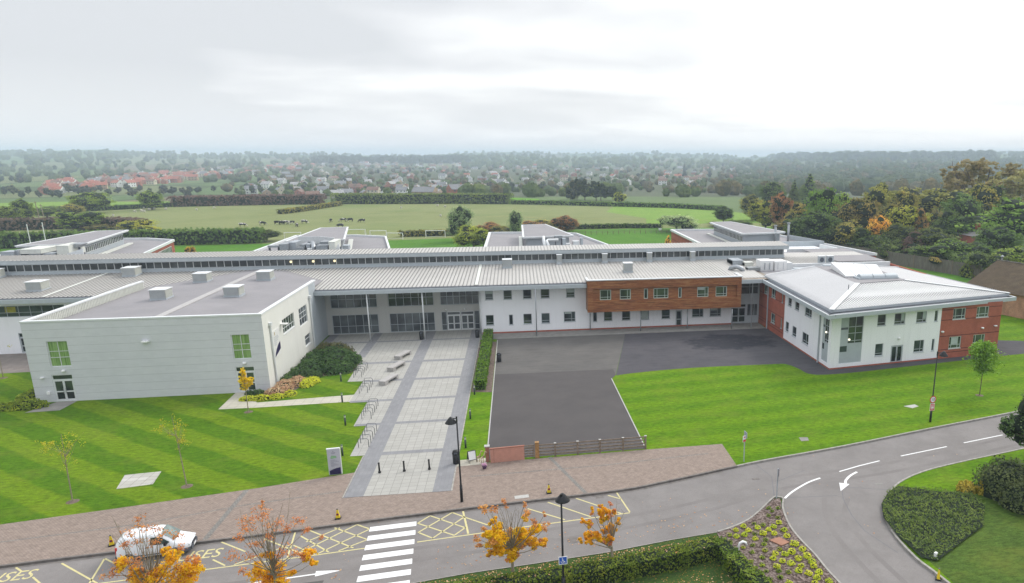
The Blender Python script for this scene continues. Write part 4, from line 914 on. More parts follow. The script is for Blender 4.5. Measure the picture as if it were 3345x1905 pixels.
rg = MB(); rg.mesh([(xr - 0.75, HY0 + 0.4, 8.09), (xr + 0.15, HY0 + 0.4, 8.13), (xr + 0.15, 114.0, 8.13), (xr - 0.75, 114.0, 8.09)], [(0, 1, 2, 3)]); rg.box(xr + 0.15, xr + 0.2, HY0 + 0.4, 114, 8.06, 8.14); rg.box(xr + 0.2, xr + 0.7, HY0 + 0.4, HY0 + 2.4, 8.05, 8.12); rg.build('ridge_cap', plain('ridge_metal', (0.40, 0.385, 0.375), 0.5, 0.08, 1.5), HALL)
for u in (1.95, 17.3): 
    m_ = MB(); fbox(m_, FS, u - 0.22, u + 0.22, 0.003, 0.3, 7.2 - 0.35, 7.2); fbox(m_, FS, u - 0.09, u + 0.09, 0.05, 0.2, 0.1, 6.85); m_.build('downpipe', M['white_metal'], HALL)
for u, z in ((3.05, 3.3), (20.3, 3.3)):
    MB().lathe([(0.0, 0.14), (0.16, 0.09), (0.2, 0.0), (0.16, -0.09), (0.0, -0.14)], FH.P(u, 0.12, z), 12).build('wall_lamp', M['white_paint'], HALL, smooth=True)
fl = MB(); fbox(fl, FH, 10.85, 11.45, 0.003, 0.42, 6.05, 6.17); fl.build('floodlight', M['white_paint'], HALL)
fl = MB(); fbox(fl, FS, 5.4, 5.9, 0.003, 0.75, 6.1, 6.24); fl.build('floodlight', M['white_paint'], HALL)
fl = MB(); fbox(fl, FH, 1.15, 1.45, 0.003, 0.15, 0.85, 1.15); fl.build('meter_box', M['white_paint'], HALL)
fl = MB(); fbox(fl, FH, 0.85, 1.15, 0.003, 0.22, 2.6, 2.7); fl.build('floodlight', M['white_paint'], HALL)
# the sign board on the side wall: crest, lines of lettering and a navy swoosh
sb_u0, sb_u1 = sy(683, 800)[0], sy(703, 800)[0]
sg = MB(); fbox(sg, FS, 2.45, 4.65, 0.003, 0.05, 3.0, 6.0); SG = sg.build('sign_board', plain('sign_white', (0.72, 0.72, 0.70), 0.5, 0.02), HALL)
sw = MB(); pts = [(2.5, 3.05), (4.6, 3.62), (4.6, 4.45), (3.9, 4.25), (3.2, 3.85), (2.8, 3.5)]
sw.poly([FS.P(u, 0.055, z) for u, z in pts]); sw.build('sign_swoosh', M['navy_paint'], SG)
Mrot = Matrix(((0, 0, 1), (1, 0, 0), (0, 1, 0)))
cr = MB(); cr.poly([FS.P(3.0 + u, 0.056, 5.55 + z) for u, z in ((0, 0.28), (0.2, 0.26), (0.2, 0.0), (0.1, -0.14), (0, 0.0))]); cr.build('sign_crest', plain('crest_gold', (0.42, 0.30, 0.10), 0.5, 0.1), SG)
ln = MB()
for z, a, b in ((5.2, 2.7, 4.0), (4.98, 2.7, 4.25), (4.76, 2.75, 3.9), (4.54, 2.75, 3.6), (4.34, 2.75, 3.4)):
    u = a
    while u < b: ln.poly([FS.P(u, 0.056, z), FS.P(u + 0.13, 0.056, z), FS.P(u + 0.13, 0.056, z + 0.1), FS.P(u, 0.056, z + 0.1)]); u += 0.18
ln.build('sign_lettering', M['frame_grey'], SG)

# ---------------------------------------------------------------- right hand wing, hipped white roof
WING = thing('school_wing', 'white rendered two storey wing with hipped pale metal roof and red brick ends', 'building', (46, 86, 0))
A0 = Vector((36.26, 75.78, 0)); B0 = Vector((61.0, 79.15, 0))
FW = Fr(A0[:2], B0[:2]); FWl = FW.L
def wu(px, py): r = ray(px * K, py * K); n_ = FW.n; t_ = n_.dot(FW.p - Vector((0, 0, CAMZ))) / n_.dot(r); p = r * t_ + Vector((0, 0, CAMZ)); return (p - FW.p).dot(FW.d), p.z
BR = (51.72 - 36.26) / (61 - 36.26) * FWl
def cD(x, y): return (2505 + x * 0.34342) / K, (900 + y * 0.34342) / K      # crop 2,4 -> 2557 view
def wr(x0, y0, x1, y1):                             # window rect from crop corners (top-left, bottom-right)
    a = wu(*cD(x0, y0)); b = wu(*cD(x1, y1)); return [a[0], b[0], b[1], a[1]]
ww = {'strip': [1.25, 4.35, 0.62, 6.6]}
up = [wr(1060, 350, 1128, 470), wr(1222, 342, 1315, 455), wr(1432, 320, 1525, 440), wr(1604, 310, 1622, 428)]
lw2 = [wr(1035, 640, 1098, 760), wr(1405, 602, 1492, 720), wr(1575, 590, 1592, 708)]
bu = [wr(1780, 300, 1903, 410), wr(2005, 280, 2125, 390)]; bl = [wr(1740, 568, 1870, 688), wr(1968, 548, 2090, 668)]
for L_ in (up, lw2, bu, bl):
    zt = max(h[3] for h in L_); 
up = [[h[0], h[0] + max(0.5, wd), 4.95, 6.35] for h, wd in zip(up, (1.2, 1.55, 1.5, 0.4))]
lw2 = [[h[0], h[0] + wd, 1.15, 2.7] for h, wd in zip(lw2, (1.15, 1.5, 0.4))]
bu = [[h[0], h[0] + 1.9, 5.0, 6.4] for h in bu]; bl = [[h[0], h[0] + 1.85, 1.2, 2.75] for h in bl]
dr = wu(*cD(1185, 665))[0]; dr = [dr, dr + 1.75, 0.05, 2.3]
wmm = MB(); wall(wmm, FW, 0, BR, 0.0, 6.9, [ww['strip']] + up + lw2 + [dr], 0.16); wmm.build('wall', M['render_white'], WING)
wmb = MB(); wall(wmb, FW, BR, FWl, 0.0, 6.9, bu + bl, 0.16); FRt = Fr(B0[:2], (60.3, 106)); wall(wmb, FRt, 0, FRt.L, 0, 6.9, [], 0.16); wmb.build('wall', M['brick_red'], WING)
for h, k in zip(up, (0, 1, 1, 2)): window(WING, FW, *h, {0: (), 1: (0.66,), 2: ()}[k], {0: (0.25,), 1: (0.25,), 2: ()}[k], gm='glass_green', sill=True, cells=[(0.68, 0.95, 0.3, 0.95, 'blind')] if k == 1 else None)
for h, k in zip(lw2, (0, 1, 2)): window(WING, FW, *h, {0: (), 1: (0.66,), 2: ()}[k], {0: (0.2,), 1: (0.25,), 2: ()}[k], gm='glass', sill=True)
for h in bu + bl: window(WING, FW, *h, (0.22, 0.74), (0.3,), gm='glass_green', fm='frame_green', sill=True, sillm='white_metal', cells=[(0.25, 0.72, 0.34, 0.93, 'blind')] if h is bl[0] else None)
door(WING, FW, *dr, 2, 0, fm='frame_grey', mid=0.02)
def tallstrip(F_, h, left=True):
    u0, u1, z0, z1 = h; W_ = u1 - u0
    window(WING, F_, u0 + W_ * 0.33, u1, z0 + (z1 - z0) * 0.40, z1, (0.5,), (0.36, 0.58, 0.1), gm='glass_green', fm='frame_grey', depth=0.12, bw=0.06)
    pn = MB(); fbox(pn, F_, u0, u0 + W_ * 0.33, -0.12, -0.06, z0, z1); fbox(pn, F_, u0 + W_ * 0.33, u1, -0.12, -0.06, z0, z0 + (z1 - z0) * 0.40); pn.build('cladding_panel', M['mid_grey'], WING)
    q = MB(); fbox(q, F_, u0 + 0.05, u0 + W_ * 0.33, -0.06, -0.05, z0 + (z1 - z0) * 0.24, z0 + (z1 - z0) * 0.36); q.build('pane', M['glass'], WING)
    q = MB(); fbox(q, F_, u0 + 0.05, u0 + W_ * 0.33, -0.06, -0.05, z0 + (z1 - z0) * 0.70, z0 + (z1 - z0) * 0.745); q.build('panel_band', M['dark_grey'], WING)
tallstrip(FW, ww['strip'])
FX = Fr((36.0, 101.0), A0[:2])                      # side wall facing the playground
LX = FX.L
def xs(px, py): r = ray(*[v * K for v in (px, py)]); n_ = FX.n; t_ = n_.dot(FX.p - Vector((0, 0, CAMZ))) / n_.dot(r); p = r * t_ + Vector((0, 0, CAMZ)); return (p - FX.p).dot(FX.d)
def xr_(a, b, z0, z1): return [xs(*cD(a, 400)), xs(*cD(b, 400)), z0, z1]
ub = xs(*cD(165, 400)) ; 
uw = [xr_(195, 228, 5.05, 6.35), xr_(262, 302, 5.05, 6.35), xr_(360, 425, 5.0, 6.35)]
lww = [xr_(182, 212, 1.35, 2.75), xr_(248, 288, 1.3, 2.7), xr_(347, 408, 1.25, 2.7)]
stp = [LX - 2.45, LX - 0.75, 0.62, 6.6]
brk = [xr_(8, 32, 5.05, 6.35), xr_(68, 105, 5.05, 6.35), [ub - 1.1, ub - 0.7, 5.05, 6.35], [ub - 4.5, ub - 3.0, 1.3, 2.75], [ub - 1.0, ub - 0.6, 1.3, 2.75]]
brk = [[ub - 8.2, ub - 6.9, 5.0, 6.35], [ub - 5.2, ub - 3.6, 5.0, 6.35], [ub - 1.2, ub - 0.7, 5.0, 6.35], [ub - 5.0, ub - 3.4, 1.3, 2.75], [ub - 1.2, ub - 0.7, 1.3, 2.75]]
wx = MB(); wall(wx, FX, ub, LX, 0, 6.9, uw + lww + [stp], 0.16); wx.build('side_wall', M['render_white'], WING)
wx = MB(); wall(wx, FX, 0, ub, 0, 6.9, brk, 0.16); wx.build('side_wall', M['brick_red'], WING)
for h in uw + lww: window(WING, FX, *h, (0.6,) if h[1] - h[0] > 1.4 else (), (0.25,), gm='glass', sill=True)
for h in brk: window(WING, FX, *h, (0.6,) if h[1] - h[0] > 1 else (), (0.25,) if h[1] - h[0] > 1 else (), gm='glass', fm='frame_green', sill=True)
tallstrip(FX, stp)
pl_ = MB(); fbox(pl_, FW, 0, FWl, 0.004, 0.03, 0, 0.18); fbox(pl_, FX, 0, LX, 0.004, 0.03, 0, 0.18); pl_.build('plinth', M['brick_red'], WING)
for u, zt in ((LX - 3.1, 6.6), (LX - 21.0, 6.6)): 
    m_ = MB(); fbox(m_, FX, u - 0.07, u + 0.07, 0.05, 0.2, 0.02, zt); m_.build('downpipe', M['frame_grey'], WING)
for u, z in ((wu(*cD(1255, 580))[0], 3.2), (BR + 0.35, 3.55), (wu(*cD(2045, 505))[0], 3.6)):
    MB().lathe([(0.0, 0.13), (0.16, 0.09), (0.2, 0.0), (0.16, -0.09), (0.0, -0.13)], FW.P(u, 0.12, z), 12).build('wall_lamp', M['white_paint'], WING, smooth=True)
fl = MB(); fbox(fl, FW, FWl - 1.0, FWl - 0.6, 0.003, 0.25, 3.7, 3.8); fl.build('floodlight', M['white_paint'], WING)
for F_, u, z in ((FW, 2.5, 3.55), (FX, LX - 1.45, 4.3)):
    t_ = MT('lit_globe', 0.5); t_.b.inputs['Emission Color'].default_value = (1, 0.92, 0.7, 1); t_.b.inputs['Emission Strength'].default_value = 1.2
    MB().lathe([(0.0, 0.13), (0.11, 0.08), (0.14, 0.0), (0.11, -0.08), (0.0, -0.13)], F_.P(u, -0.02, z), 10).build('lit_lamp', t_.m, WING, smooth=True)
# eaves: fascia ring, dark gutter, roof planes
C1, C2, C3, C4 = Vector((34.7, 73.55, 0)), Vector((63.5, 79.9, 0)), Vector((61.8, 106.0, 0)), Vector((35.3, 97.7, 0))
def ring(m_, pts, w, z0, z1, inset):
    for i in range(len(pts) - 1):
        a, b = pts[i], pts[i + 1]; d = (b - a).normalized(); n_ = Vector((-d.y, d.x, 0))
        if n_.dot(Vector((48, 88, 0)) - a) < 0: n_ = -n_
        p = a + n_ * (inset + w / 2); q = b + n_ * (inset + w / 2)
        m_.bar(p + d * inset - d * 0.0 + Vector((0, 0, (z0 + z1) / 2)), q - d * inset + Vector((0, 0, (z0 + z1) / 2)), w, z1 - z0)
fm_ = MB(); ring(fm_, [C4, C1, C2, C3], 0.2, 6.75, 7.2, 0.0); fm_.build('fascia', M['mid_grey'], WING)
sm_ = MB(); sm_.poly([(p.x, p.y, 6.78) for p in (C1, C4, C3, C2)]); sm_.build('soffit', M['mid_grey'], WING)
ti = MB(); ring(ti, [C4, C1, C2, C3], 0.14, 7.202, 7.25, 0.03); ti.build('fascia_trim', M['white_metal'], WING)
gu = MB(); ring(gu, [C4, C1, C2, C3], 0.75, 7.05, 7.16, 0.22); gu.build('gutter', M['dark_grey'], WING)
e1, e2, e3, e4 = Vector((35.75, 75.15, 7.5)), Vector((63.3, 81.1, 7.5)), Vector((60.4, 104.0, 7.5)), Vector((36.3, 100.0, 7.5))
r1, r2, r3, r4 = Vector((42.9, 83.2, 9.0)), Vector((50.3, 84.7, 9.0)), Vector((51.6, 96.5, 9.0)), Vector((43.6, 98.3, 8.9))
up_ = MB()
for a, b in ((e4, e1), (e1, e2), (e2, e3)): up_.poly([a, b, b - Vector((0, 0, .35)), a - Vector((0, 0, .35))])
up_.build('roof_upstand', M['frame_grey'], WING)
def ribs_plane(m_, a, b, c, d, per, w=0.05, h=0.05):   # eave a->b, ridge d->c ; ribs run up the slope
    ex = (b - a).normalized(); nrm = (b - a).cross(d - a).normalized(); nrm = nrm if nrm.z > 0 else -nrm
    up = nrm.cross(ex); up = up if up.z > 0 else -up
    L = (b - a).length; s = per
    ridge = [d, c]; 
    def hit(p):     # where p + up*t meets the polygon edges other than the eave
        best = None
        for q0, q1 in ((b, c), (c, d), (d, a)):
            e = q1 - q0; A = up.dot(ex); 
            # 2D in (ex, up)
            px_, py_ = (p - a).dot(ex), 0.0
            x0, y0, x1, y1 = (q0 - a).dot(ex), (q0 - a).dot(up), (q1 - a).dot(ex), (q1 - a).dot(up)
            if (x0 - px_) * (x1 - px_) > 0 or abs(x1 - x0) < 1e-6: continue
            t_ = y0 + (y1 - y0) * (px_ - x0) / (x1 - x0)
            if t_ > 1e-3 and (best is None or t_ < best): best = t_
        return best
    while s < L - 0.05:
        p = a + ex * s; t_ = hit(p)
        if t_: 
            q = p + up * t_; vs = [p - ex * w / 2, p + ex * w / 2, q + ex * w / 2, q - ex * w / 2, p - ex * w / 4 + nrm * h, p + ex * w / 4 + nrm * h, q + ex * w / 4 + nrm * h, q - ex * w / 4 + nrm * h]
            m_.mesh(vs, [(4, 5, 6, 7), (0, 1, 5, 4), (1, 2, 6, 5), (2, 3, 7, 6), (3, 0, 4, 7)])
        s += per
rp = MB(); rp.poly([e1, e2, r2, r1]); ribs_plane(rp, e1, e2, r2, r1, 0.36, 0.07, 0.07); rp.build('roof', M['roof_white'], WING)
rp = MB(); rp.poly([e4, e1, r1, r4]); ribs_plane(rp, e4, e1, r1, r4, 0.36, 0.04, 0.03)
rp.poly([e2, e3, r3, r2]); ribs_plane(rp, e2, e3, r3, r2, 0.36, 0.06, 0.05); rp.poly([e3, e4, r4, r3]); rp.build('roof', M['roof_white_side'], WING)
for a, b in ((e1, r1), (e2, r2), (e3, r3)): MB().bar(a + Vector((0, 0, 0.05)), b + Vector((0, 0, 0.05)), 0.62, 0.07).build('hip_cap', M['white_metal'], WING)
MB().bar(e4 + Vector((0.4, 0.1, 0.03)), r4 + Vector((0, 0.1, 0.03)), 0.3, 0.06).build('verge_cap', M['white_metal'], WING)
fl2 = MB(); fl2.poly([r1, r2, r3, r4]); fl2.prism([(42.6, 83.0), (50.4, 84.6), (50.4, 84.95), (42.6, 83.4)], 8.9, 9.06); fl2.build('flat_roof', M['roof_grey'], WING)
MB().tube([(40.9, 81.6, 8.3), (40.9, 81.6, 9.2)], 0.05, 8).build('roof_pipe', M['dark_grey'], WING)

# ---------------------------------------------------------------- four rear wings with raised monitor roofs
def rear_wing(w0, label, brick, monitor_left_glass, dx=0.0):
    T = thing('classroom_block', label, 'building', (w0 + 12, 145, 0))
    y0, y1, z = 121.6, 170.0, 7.2
    xr0, xr1 = w0 + 24.6, w0 + 20.0                    # right edge at y=142 / y=165 (the block tapers)
    def xrt(y): return xr0 + (xr1 - xr0) * (y - 142) / 23.0
    pl = [(w0, y0), (xrt(y0), y0), (xrt(y1 - 5), y1 - 5), (w0 + 13, y1 - 1), (w0, y1)]
    b_ = MB(); b_.prism(pl, 0, z - 0.55, 0); b_.build('wall', M['brick_red'] if brick else M['render_cream'], T)
    r_ = MB(); r_.poly([(p[0], p[1], z - 0.35) for p in pl]); r_.build('roof', M['roof_grey'], T)
    c_ = MB(); n = len(pl)
    for i in (1, 2, 3, 4):
        a = Vector((*pl[i], z - 0.15)); b = Vector((*pl[(i + 1) % n], z - 0.15)); c_.bar(a, b, 0.55 if i != 1 else 0.4, 0.45)
    c_.build('parapet', M['white_metal'], T)
    mx0 = w0 + 7.5; ya, yb = 137.0, 161.5
    mp = [(mx0, ya), (w0 + 17.2, ya + 1.8), (w0 + 12.7, yb + 1.2), (mx0, yb)]
    wl_ = MB(); wl_.prism([(mx0 + 0.6, ya + 1.2), (w0 + 16.4, ya + 2.6), (w0 + 12.2, yb), (mx0 + 0.6, yb - 1)], z - 0.4, 9.2); wl_.build('monitor_wall', M['mid_grey'], T)
    tp = MB(); tp.prism(mp, 9.28, 9.6, 0, 1, True); tp.build('monitor_roof', [M['roof_grey'], M['white_metal']], T)
    ed = MB()
    for i in range(4):
        a = Vector((*mp[i], 9.55)); b = Vector((*mp[(i + 1) % 4], 9.55)); ed.bar(a, b, 0.35, 0.22)
    ed.build('monitor_fascia', M['white_metal'], T)
    for p, q in (((w0 + 16.4 + 0.02, ya + 2.7), (w0 + 12.2 + 0.02, yb - 0.1)), ((mx0 + 0.58, yb - 1.1), (mx0 + 0.58, ya + 1.3))):
        F_ = Fr(p, q); L = F_.L; window(T, F_, 0.3, L - 0.3, 7.75, 8.9, [k / 22 for k in range(1, 22)], (), fm='white_metal', gm='glass_green', depth=-0.03, bw=0.12, name='monitor_window')
    gl = MB(); gl.bar((w0 + 17.6, ya + 2.5, 7.0), (w0 + 13.4, yb, 7.0), 0.9, 0.25); gl.bar((mx0 - 0.5, ya + 2, 7.0), (mx0 - 0.5, yb, 7.0), 0.7, 0.2); gl.build('flashing', M['cream_metal'], T)
    Fq = Fr((w0 + 24.6 + 0.02, 142), (w0 + 20.4, 163)); window(T, Fq, 0.5, 20.5, 4.4, 6.2, [k / 20 for k in range(1, 20)], (), fm='white_metal', gm='glass', depth=-0.05, bw=0.15)
    return T
BD = rear_wing(-92.4, 'rear classroom block at the far left behind the long roof with rows of high windows', True, False)
BC = rear_wing(-49.1, 'rear classroom block with ducts and plant boxes left of the entrance axis', False, False)
BB = rear_wing(-6.4, 'rear classroom block with two silver curved ducts near the middle', False, False)
BA = rear_wing(37.35, 'rear red brick classroom block behind the right end of the ridge', True, True)
pb = MB(); pb.box(52.9, 62.0, 135.9, 136.2, 6.9, 7.95); pb.bar((61.8, 136, 7.45), (59.0, 148.3, 7.45), 0.2, 1.0); pb.bar((52.9, 136, 7.4), (52.9, 140, 7.4), 0.2, 0.9); pb.build('plant_screen', M['mid_grey'], BA)
pb = MB(); pb.box(49.8, 60.0, 125.0, 125.3, 6.6, 7.9); pb.bar((59.9, 125.1, 7.3), (59.2, 131.5, 7.3), 0.35, 1.2); pb.box(50, 59.8, 125.3, 135.9, 6.8, 7.0); pb.build('parapet', M['white_metal'], BA)
# ================================================================== OBJECTS ON THE ROOFS
def zroof(x, y): return zr(y)
def louvre_box(name, label, loc, w, d, h, rz=0, group='louvred vent boxes on the roofs', skirt=0.25, cat='roof vent'):
    T = thing(name, label, cat, loc, 0, group)
    o = ORG[T.name]; ORG[T.name] = Vector((0, 0, 0)); T.rotation_euler = (0, 0, rz)
    b = MB(); b.box(-w / 2 - 0.05, w / 2 + 0.05, -d / 2 - 0.05, d / 2 + 0.05, -0.35, skirt); b.build('base', M['mid_grey'], T)
    l = MB(); z = skirt + 0.05; l.box(-w / 2 + 0.06, w / 2 - 0.06, -d / 2 + 0.06, d / 2 - 0.06, skirt, h - 0.08)
    while z < h - 0.12:
        l.box(-w / 2, w / 2, -d / 2, -d / 2 + 0.06, z, z + 0.045, 1); l.box(-w / 2, w / 2, d / 2 - 0.06, d / 2, z, z + 0.045, 1); z += 0.1
    k = -d / 2
    while k < d / 2 - 0.03: l.box(w / 2 - 0.06, w / 2, k, k + 0.06, skirt, h - 0.08); l.box(-w / 2, -w / 2 + 0.06, k, k + 0.06, skirt, h - 0.08); k += 0.16
    l.build('louvres', [M['cream_metal'], M['frame_grey']], T)  # front and back slats coloured grey to imitate their shaded sides
    c = MB(); c.box(-w / 2 - 0.06, w / 2 + 0.06, -d / 2 - 0.06, d / 2 + 0.06, h - 0.08, h); c.build('lid', M['white_metal'], T)
    ORG[T.name] = Vector((0, 0, 0)); return T
LB_ = [((-62.3, 103.1), 'louvred box on the long roof left of the hall'), ((-55.1, 111.6), 'louvred box on the long roof by the clerestory behind the hall'), ((-73.0, 112.2), 'louvred box cut by the left edge of the picture'),
       ((-43.0, 92.8), 'louvred box on the hall roof near its tall left parapet'), ((-43.1, 104.9), 'louvred box at the back of the hall roof left of its ridge'), ((-34.8, 92.8), 'louvred box right of the hall ridge nearest the front'), ((-34.9, 104.6), 'louvred box at the back of the hall roof right of its ridge')]
for i, ((x, y), lb) in enumerate(LB_):
    zz = zr(y) if i < 3 else (8.08 - abs(x + 37.9) * 0.045)
    louvre_box('roof_vent', lb, (x, y, zz - 0.02), 1.75, 1.9, 1.3)
louvre_box('roof_vent', 'louvred box with white lid on the middle roof by the clerestory', (-1.75, 111.0, zr(111)), 1.4, 1.4, 1.35)
louvre_box('roof_vent', 'louvred box with white lid on the roof above the timber cladding', (16.4, 105.3, zr(105.3)), 1.35, 1.4, 1.45)
for x, y, lb in ((6.45, 112.9, 'slim tall vent first from the left before the clerestory'), (13.8, 112.9, 'slim tall vent second from the left before the clerestory'), (21.2, 113.0, 'slim tall vent third from the left before the clerestory'), (28.5, 113.1, 'slim tall vent fourth and rightmost before the clerestory')):
    louvre_box('roof_vent', lb, (x, y, zr(y)), 0.8, 0.8, 1.55, skirt=0.45, group='slim vents along the clerestory')
def plant_box(T, x0, x1, y0, y1, z0, z1, mat='galv', name='casing'):
    b = MB(); b.box(x0, x1, y0, y1, z0, z1); k = x0
    while k < x1 - 0.05: b.box(k, k + 0.05, y0 - 0.03, y1 + 0.03, z0 + 0.02, z1 + 0.03); k += 1.15
    b.box(x0 - 0.04, x1 + 0.04, y0 - 0.04, y1 + 0.04, z1 - 0.08, z1 - 0.02); return b.build(name, M[mat], T)
def ahu(label, loc, parts, mat='galv', group='air handling plant on the roofs', name='air_handling_unit'):
    T = thing(name, label, 'roof plant', loc, 0, group)
    for i, p in enumerate(parts):
        plant_box(T, *p, mat=mat, name='casing' if i == 0 else 'duct')
        if p[4] > loc[2] + 0.3:
            l = MB()
            for xx in (p[0] + 0.15, p[1] - 0.15):
                for yy in (p[2] + 0.15, p[3] - 0.15): l.box(xx - 0.05, xx + 0.05, yy - 0.05, yy + 0.05, loc[2] - 0.2, p[4])
            l.build('support', M['dark_grey'], T)
    return T
def kbox(T, ki, x0, y0, x1, y1, Y, dp, mat='galv', name='casing'):
    ox, oy, s_ = {2: (1400, 700, .20602), 3: (0, 720, .19554), 5: (700, 720, .19554)}[ki]
    a = AY((ox + x0 * s_) / K, (oy + y0 * s_) / K, Y); b = AY((ox + x1 * s_) / K, (oy + y1 * s_) / K, Y)
    plant_box(T, a.x, b.x, Y, Y + dp, min(b.z, a.z) - .05, a.z, mat, name)
def plant(label, ki, boxes, Y, group='air handling plant on the roofs', deck=6.9):
    ox, oy, s_ = {2: (1400, 700, .20602), 3: (0, 720, .19554), 5: (700, 720, .19554)}[ki]
    c = AY((ox + boxes[0][0] * s_) / K, (oy + boxes[0][3] * s_) / K, Y); T = thing('air_handling_unit', label, 'roof plant', (c.x, Y, deck), 0, group)
    for i, b in enumerate(boxes):
        kbox(T, ki, b[0], b[1], b[2], b[3], Y + b[4], b[5], b[6], 'casing' if i == 0 else 'duct')
        a1 = AY((ox + b[0] * s_) / K, (oy + b[3] * s_) / K, Y + b[4]); a2 = AY((ox + b[2] * s_) / K, (oy + b[3] * s_) / K, Y + b[4]); l = MB()
        for xx in (a1.x + .15, a2.x - .15): l.box(xx - .06, xx + .06, Y + b[4] + .1, Y + b[4] + b[5] - .1, deck - .1, min(a1.z, a2.z))
        l.build('support', M['dark_grey'], T)
    return T
plant('long galvanised duct run at the left of the plant deck', 5, [(1080, 400, 1235, 490, 0, 3.2, 'galv'), (890, 425, 1075, 450, 0, .9, 'galv'), (1245, 370, 1370, 490, 1.0, 3.5, 'grey_metal')], 128.5)
plant('stepped galvanised unit in the middle of the plant deck', 5, [(1430, 405, 1520, 480, 1, 3.5, 'galv'), (1365, 455, 1495, 490, 0, 1.0, 'galv'), (1530, 400, 1600, 460, 1, 2.5, 'grey_metal'), (1550, 472, 1625, 490, 0, .8, 'white_metal')], 128.5)
plant('tall galvanised unit at the right of the plant deck', 5, [(1905, 360, 2020, 480, 0, 4.5, 'cream_metal'), (1705, 420, 1895, 480, 0, 2.5, 'galv'), (1760, 360, 1900, 420, 2.0, 3.0, 'galv')], 128.5)
def kp(ki, x, y, Y):
    ox, oy, s_ = {2: (1400, 700, .20602), 3: (0, 720, .19554), 5: (700, 720, .19554)}[ki]; return AY((ox + x * s_) / K, (oy + y * s_) / K, Y)
T = thing('duct', 'shiny bent duct rising between the plant units', 'duct', (-35, 130, 6.9)); MB().tube([kp(5, 1650, 500, 129), kp(5, 1655, 450, 129.3), kp(5, 1650, 385, 131), kp(5, 1600, 372, 132)], 0.42, 12).build('pipe', M['galv'], T, smooth=True)
sc_ = MB(); sc_.bar(kp(5, 1400, 330, 135.2), kp(5, 1760, 328, 135.4), 0.15, 1.3); sc_.bar(kp(5, 1760, 328, 135.4), kp(5, 2010, 350, 133.5), 0.15, 1.3); tag(sc_.build('plant_screen', M['white_metal']), 'pale screen standing behind the ducts of the plant deck', 'screen')
T = thing('louvre_screen', 'small white triangular screen between plant deck and right roof', 'screen', (-30, 130, 6.9)); a, b_, c_ = kp(5, 2020, 490, 129), kp(5, 2095, 490, 129), kp(5, 2075, 385, 129); MB().prism([(a.x, 129), (b_.x, 129), (b_.x, 129.3), (a.x, 129.3)], 6.8, a.z).mesh([a, b_, c_, a + Vector((0, .3, 0)), b_ + Vector((0, .3, 0)), c_ + Vector((0, .3, 0))], [(0, 1, 2), (5, 4, 3), (1, 4, 5, 2), (0, 2, 5, 3)]).build('panel', M['white_metal'], T)
plant('low pale duct box nearest the left edge of the picture', 3, [(0, 530, 232, 592, 0, 2.5, 'grey_metal'), (240, 500, 318, 592, .5, 3, 'grey_metal')], 128.5)
plant('big stacked duct unit on the far left rear roof', 3, [(330, 488, 690, 552, 0, 5.0, 'cream_metal'), (480, 560, 920, 590, .5, 2.0, 'grey_metal')], 128.0)
plant('large square grey green plant box on the far left rear roof', 3, [(930, 425, 1165, 585, 0, 4.5, 'cream_metal')], 128.5)
T = thing('intake_hood', 'galvanised hood on the end of the large plant box', 'hood', (-70, 130, 8)); a, b_ = kp(3, 1165, 395, 130), kp(3, 1280, 460, 130); MB().box(a.x, b_.x, 130, 132.2, b_.z, a.z).build('hood', M['galv'], T); e_ = kp(3, 1345, 395, 130); MB().mesh([(b_.x, 130, a.z), (e_.x, 130, a.z - .1), (e_.x, 132.2, a.z - .1), (b_.x, 132.2, a.z), (b_.x, 130, b_.z), (b_.x, 132.2, b_.z)], [(0, 1, 2, 3), (4, 5, 2, 1), (0, 4, 1), (3, 2, 5)]).build('cowl', M['galv'], T); MB().box(b_.x - .3, b_.x - .1, 131, 131.2, 6.9, b_.z).build('support', M['dark_grey'], T)
a, b_, c_ = kp(3, 1030, 590, 126.5), kp(3, 1395, 590, 126.5), kp(3, 1380, 470, 126.5); m_ = MB(); m_.mesh([a, b_, c_, a + Vector((0, .2, 0)), b_ + Vector((0, .2, 0)), c_ + Vector((0, .2, 0))], [(0, 1, 2), (5, 4, 3), (1, 4, 5, 2), (0, 2, 5, 3)]); m_.prism([(a.x, 126.5), (b_.x, 126.5), (b_.x, 126.7), (a.x, 126.7)], 6.9, a.z); tag(m_.build('sloping_screen', M['white_metal']), 'ribbed triangular screen before the far left monitor roof', 'screen')
for i, lb in enumerate(('left of two silver curved ducts behind the ridge', 'right silver curved duct with its level run behind the ridge')):
    T = thing('curved_duct', lb, 'duct', (6 + i, 131, 6.9), 0, 'curved ducts on the middle rear roof')
    pts = [kp(2, 1850, 560, 129), kp(2, 1835, 480, 129.3), kp(2, 1825, 410, 130), kp(2, 1822, 360, 131)] if i == 0 else [kp(2, 1905, 560, 129), kp(2, 1895, 480, 129.3), kp(2, 1872, 430, 130), kp(2, 1890, 410, 130.4), kp(2, 2060, 408, 130.4)]
    MB().tube(pts, 0.27, 10).build('pipe', M['white_metal'], T, smooth=True)
plant('flat topped cowl unit above the curved ducts', 2, [(2000, 345, 2125, 380, 0, 1.6, 'galv')], 132)
plant('square vent left of the pair on the middle rear roof', 2, [(2120, 385, 2178, 490, 0, .9, 'mid_grey')], 128, 'square vents on the middle rear roof')
plant('square vent right of the pair on the middle rear roof', 2, [(2405, 380, 2450, 490, 0, .9, 'mid_grey')], 128, 'square vents on the middle rear roof')
plant('small plant box with white lid between the square vents', 2, [(2290, 430, 2390, 490, 0, 1.2, 'white_metal'), (2180, 465, 2245, 490, 0, .8, 'white_metal')], 128)
plant('pale inlet box on the roof right of the plant deck', 5, [(2140, 420, 2245, 480, 0, 1.5, 'mid_grey')], 133)
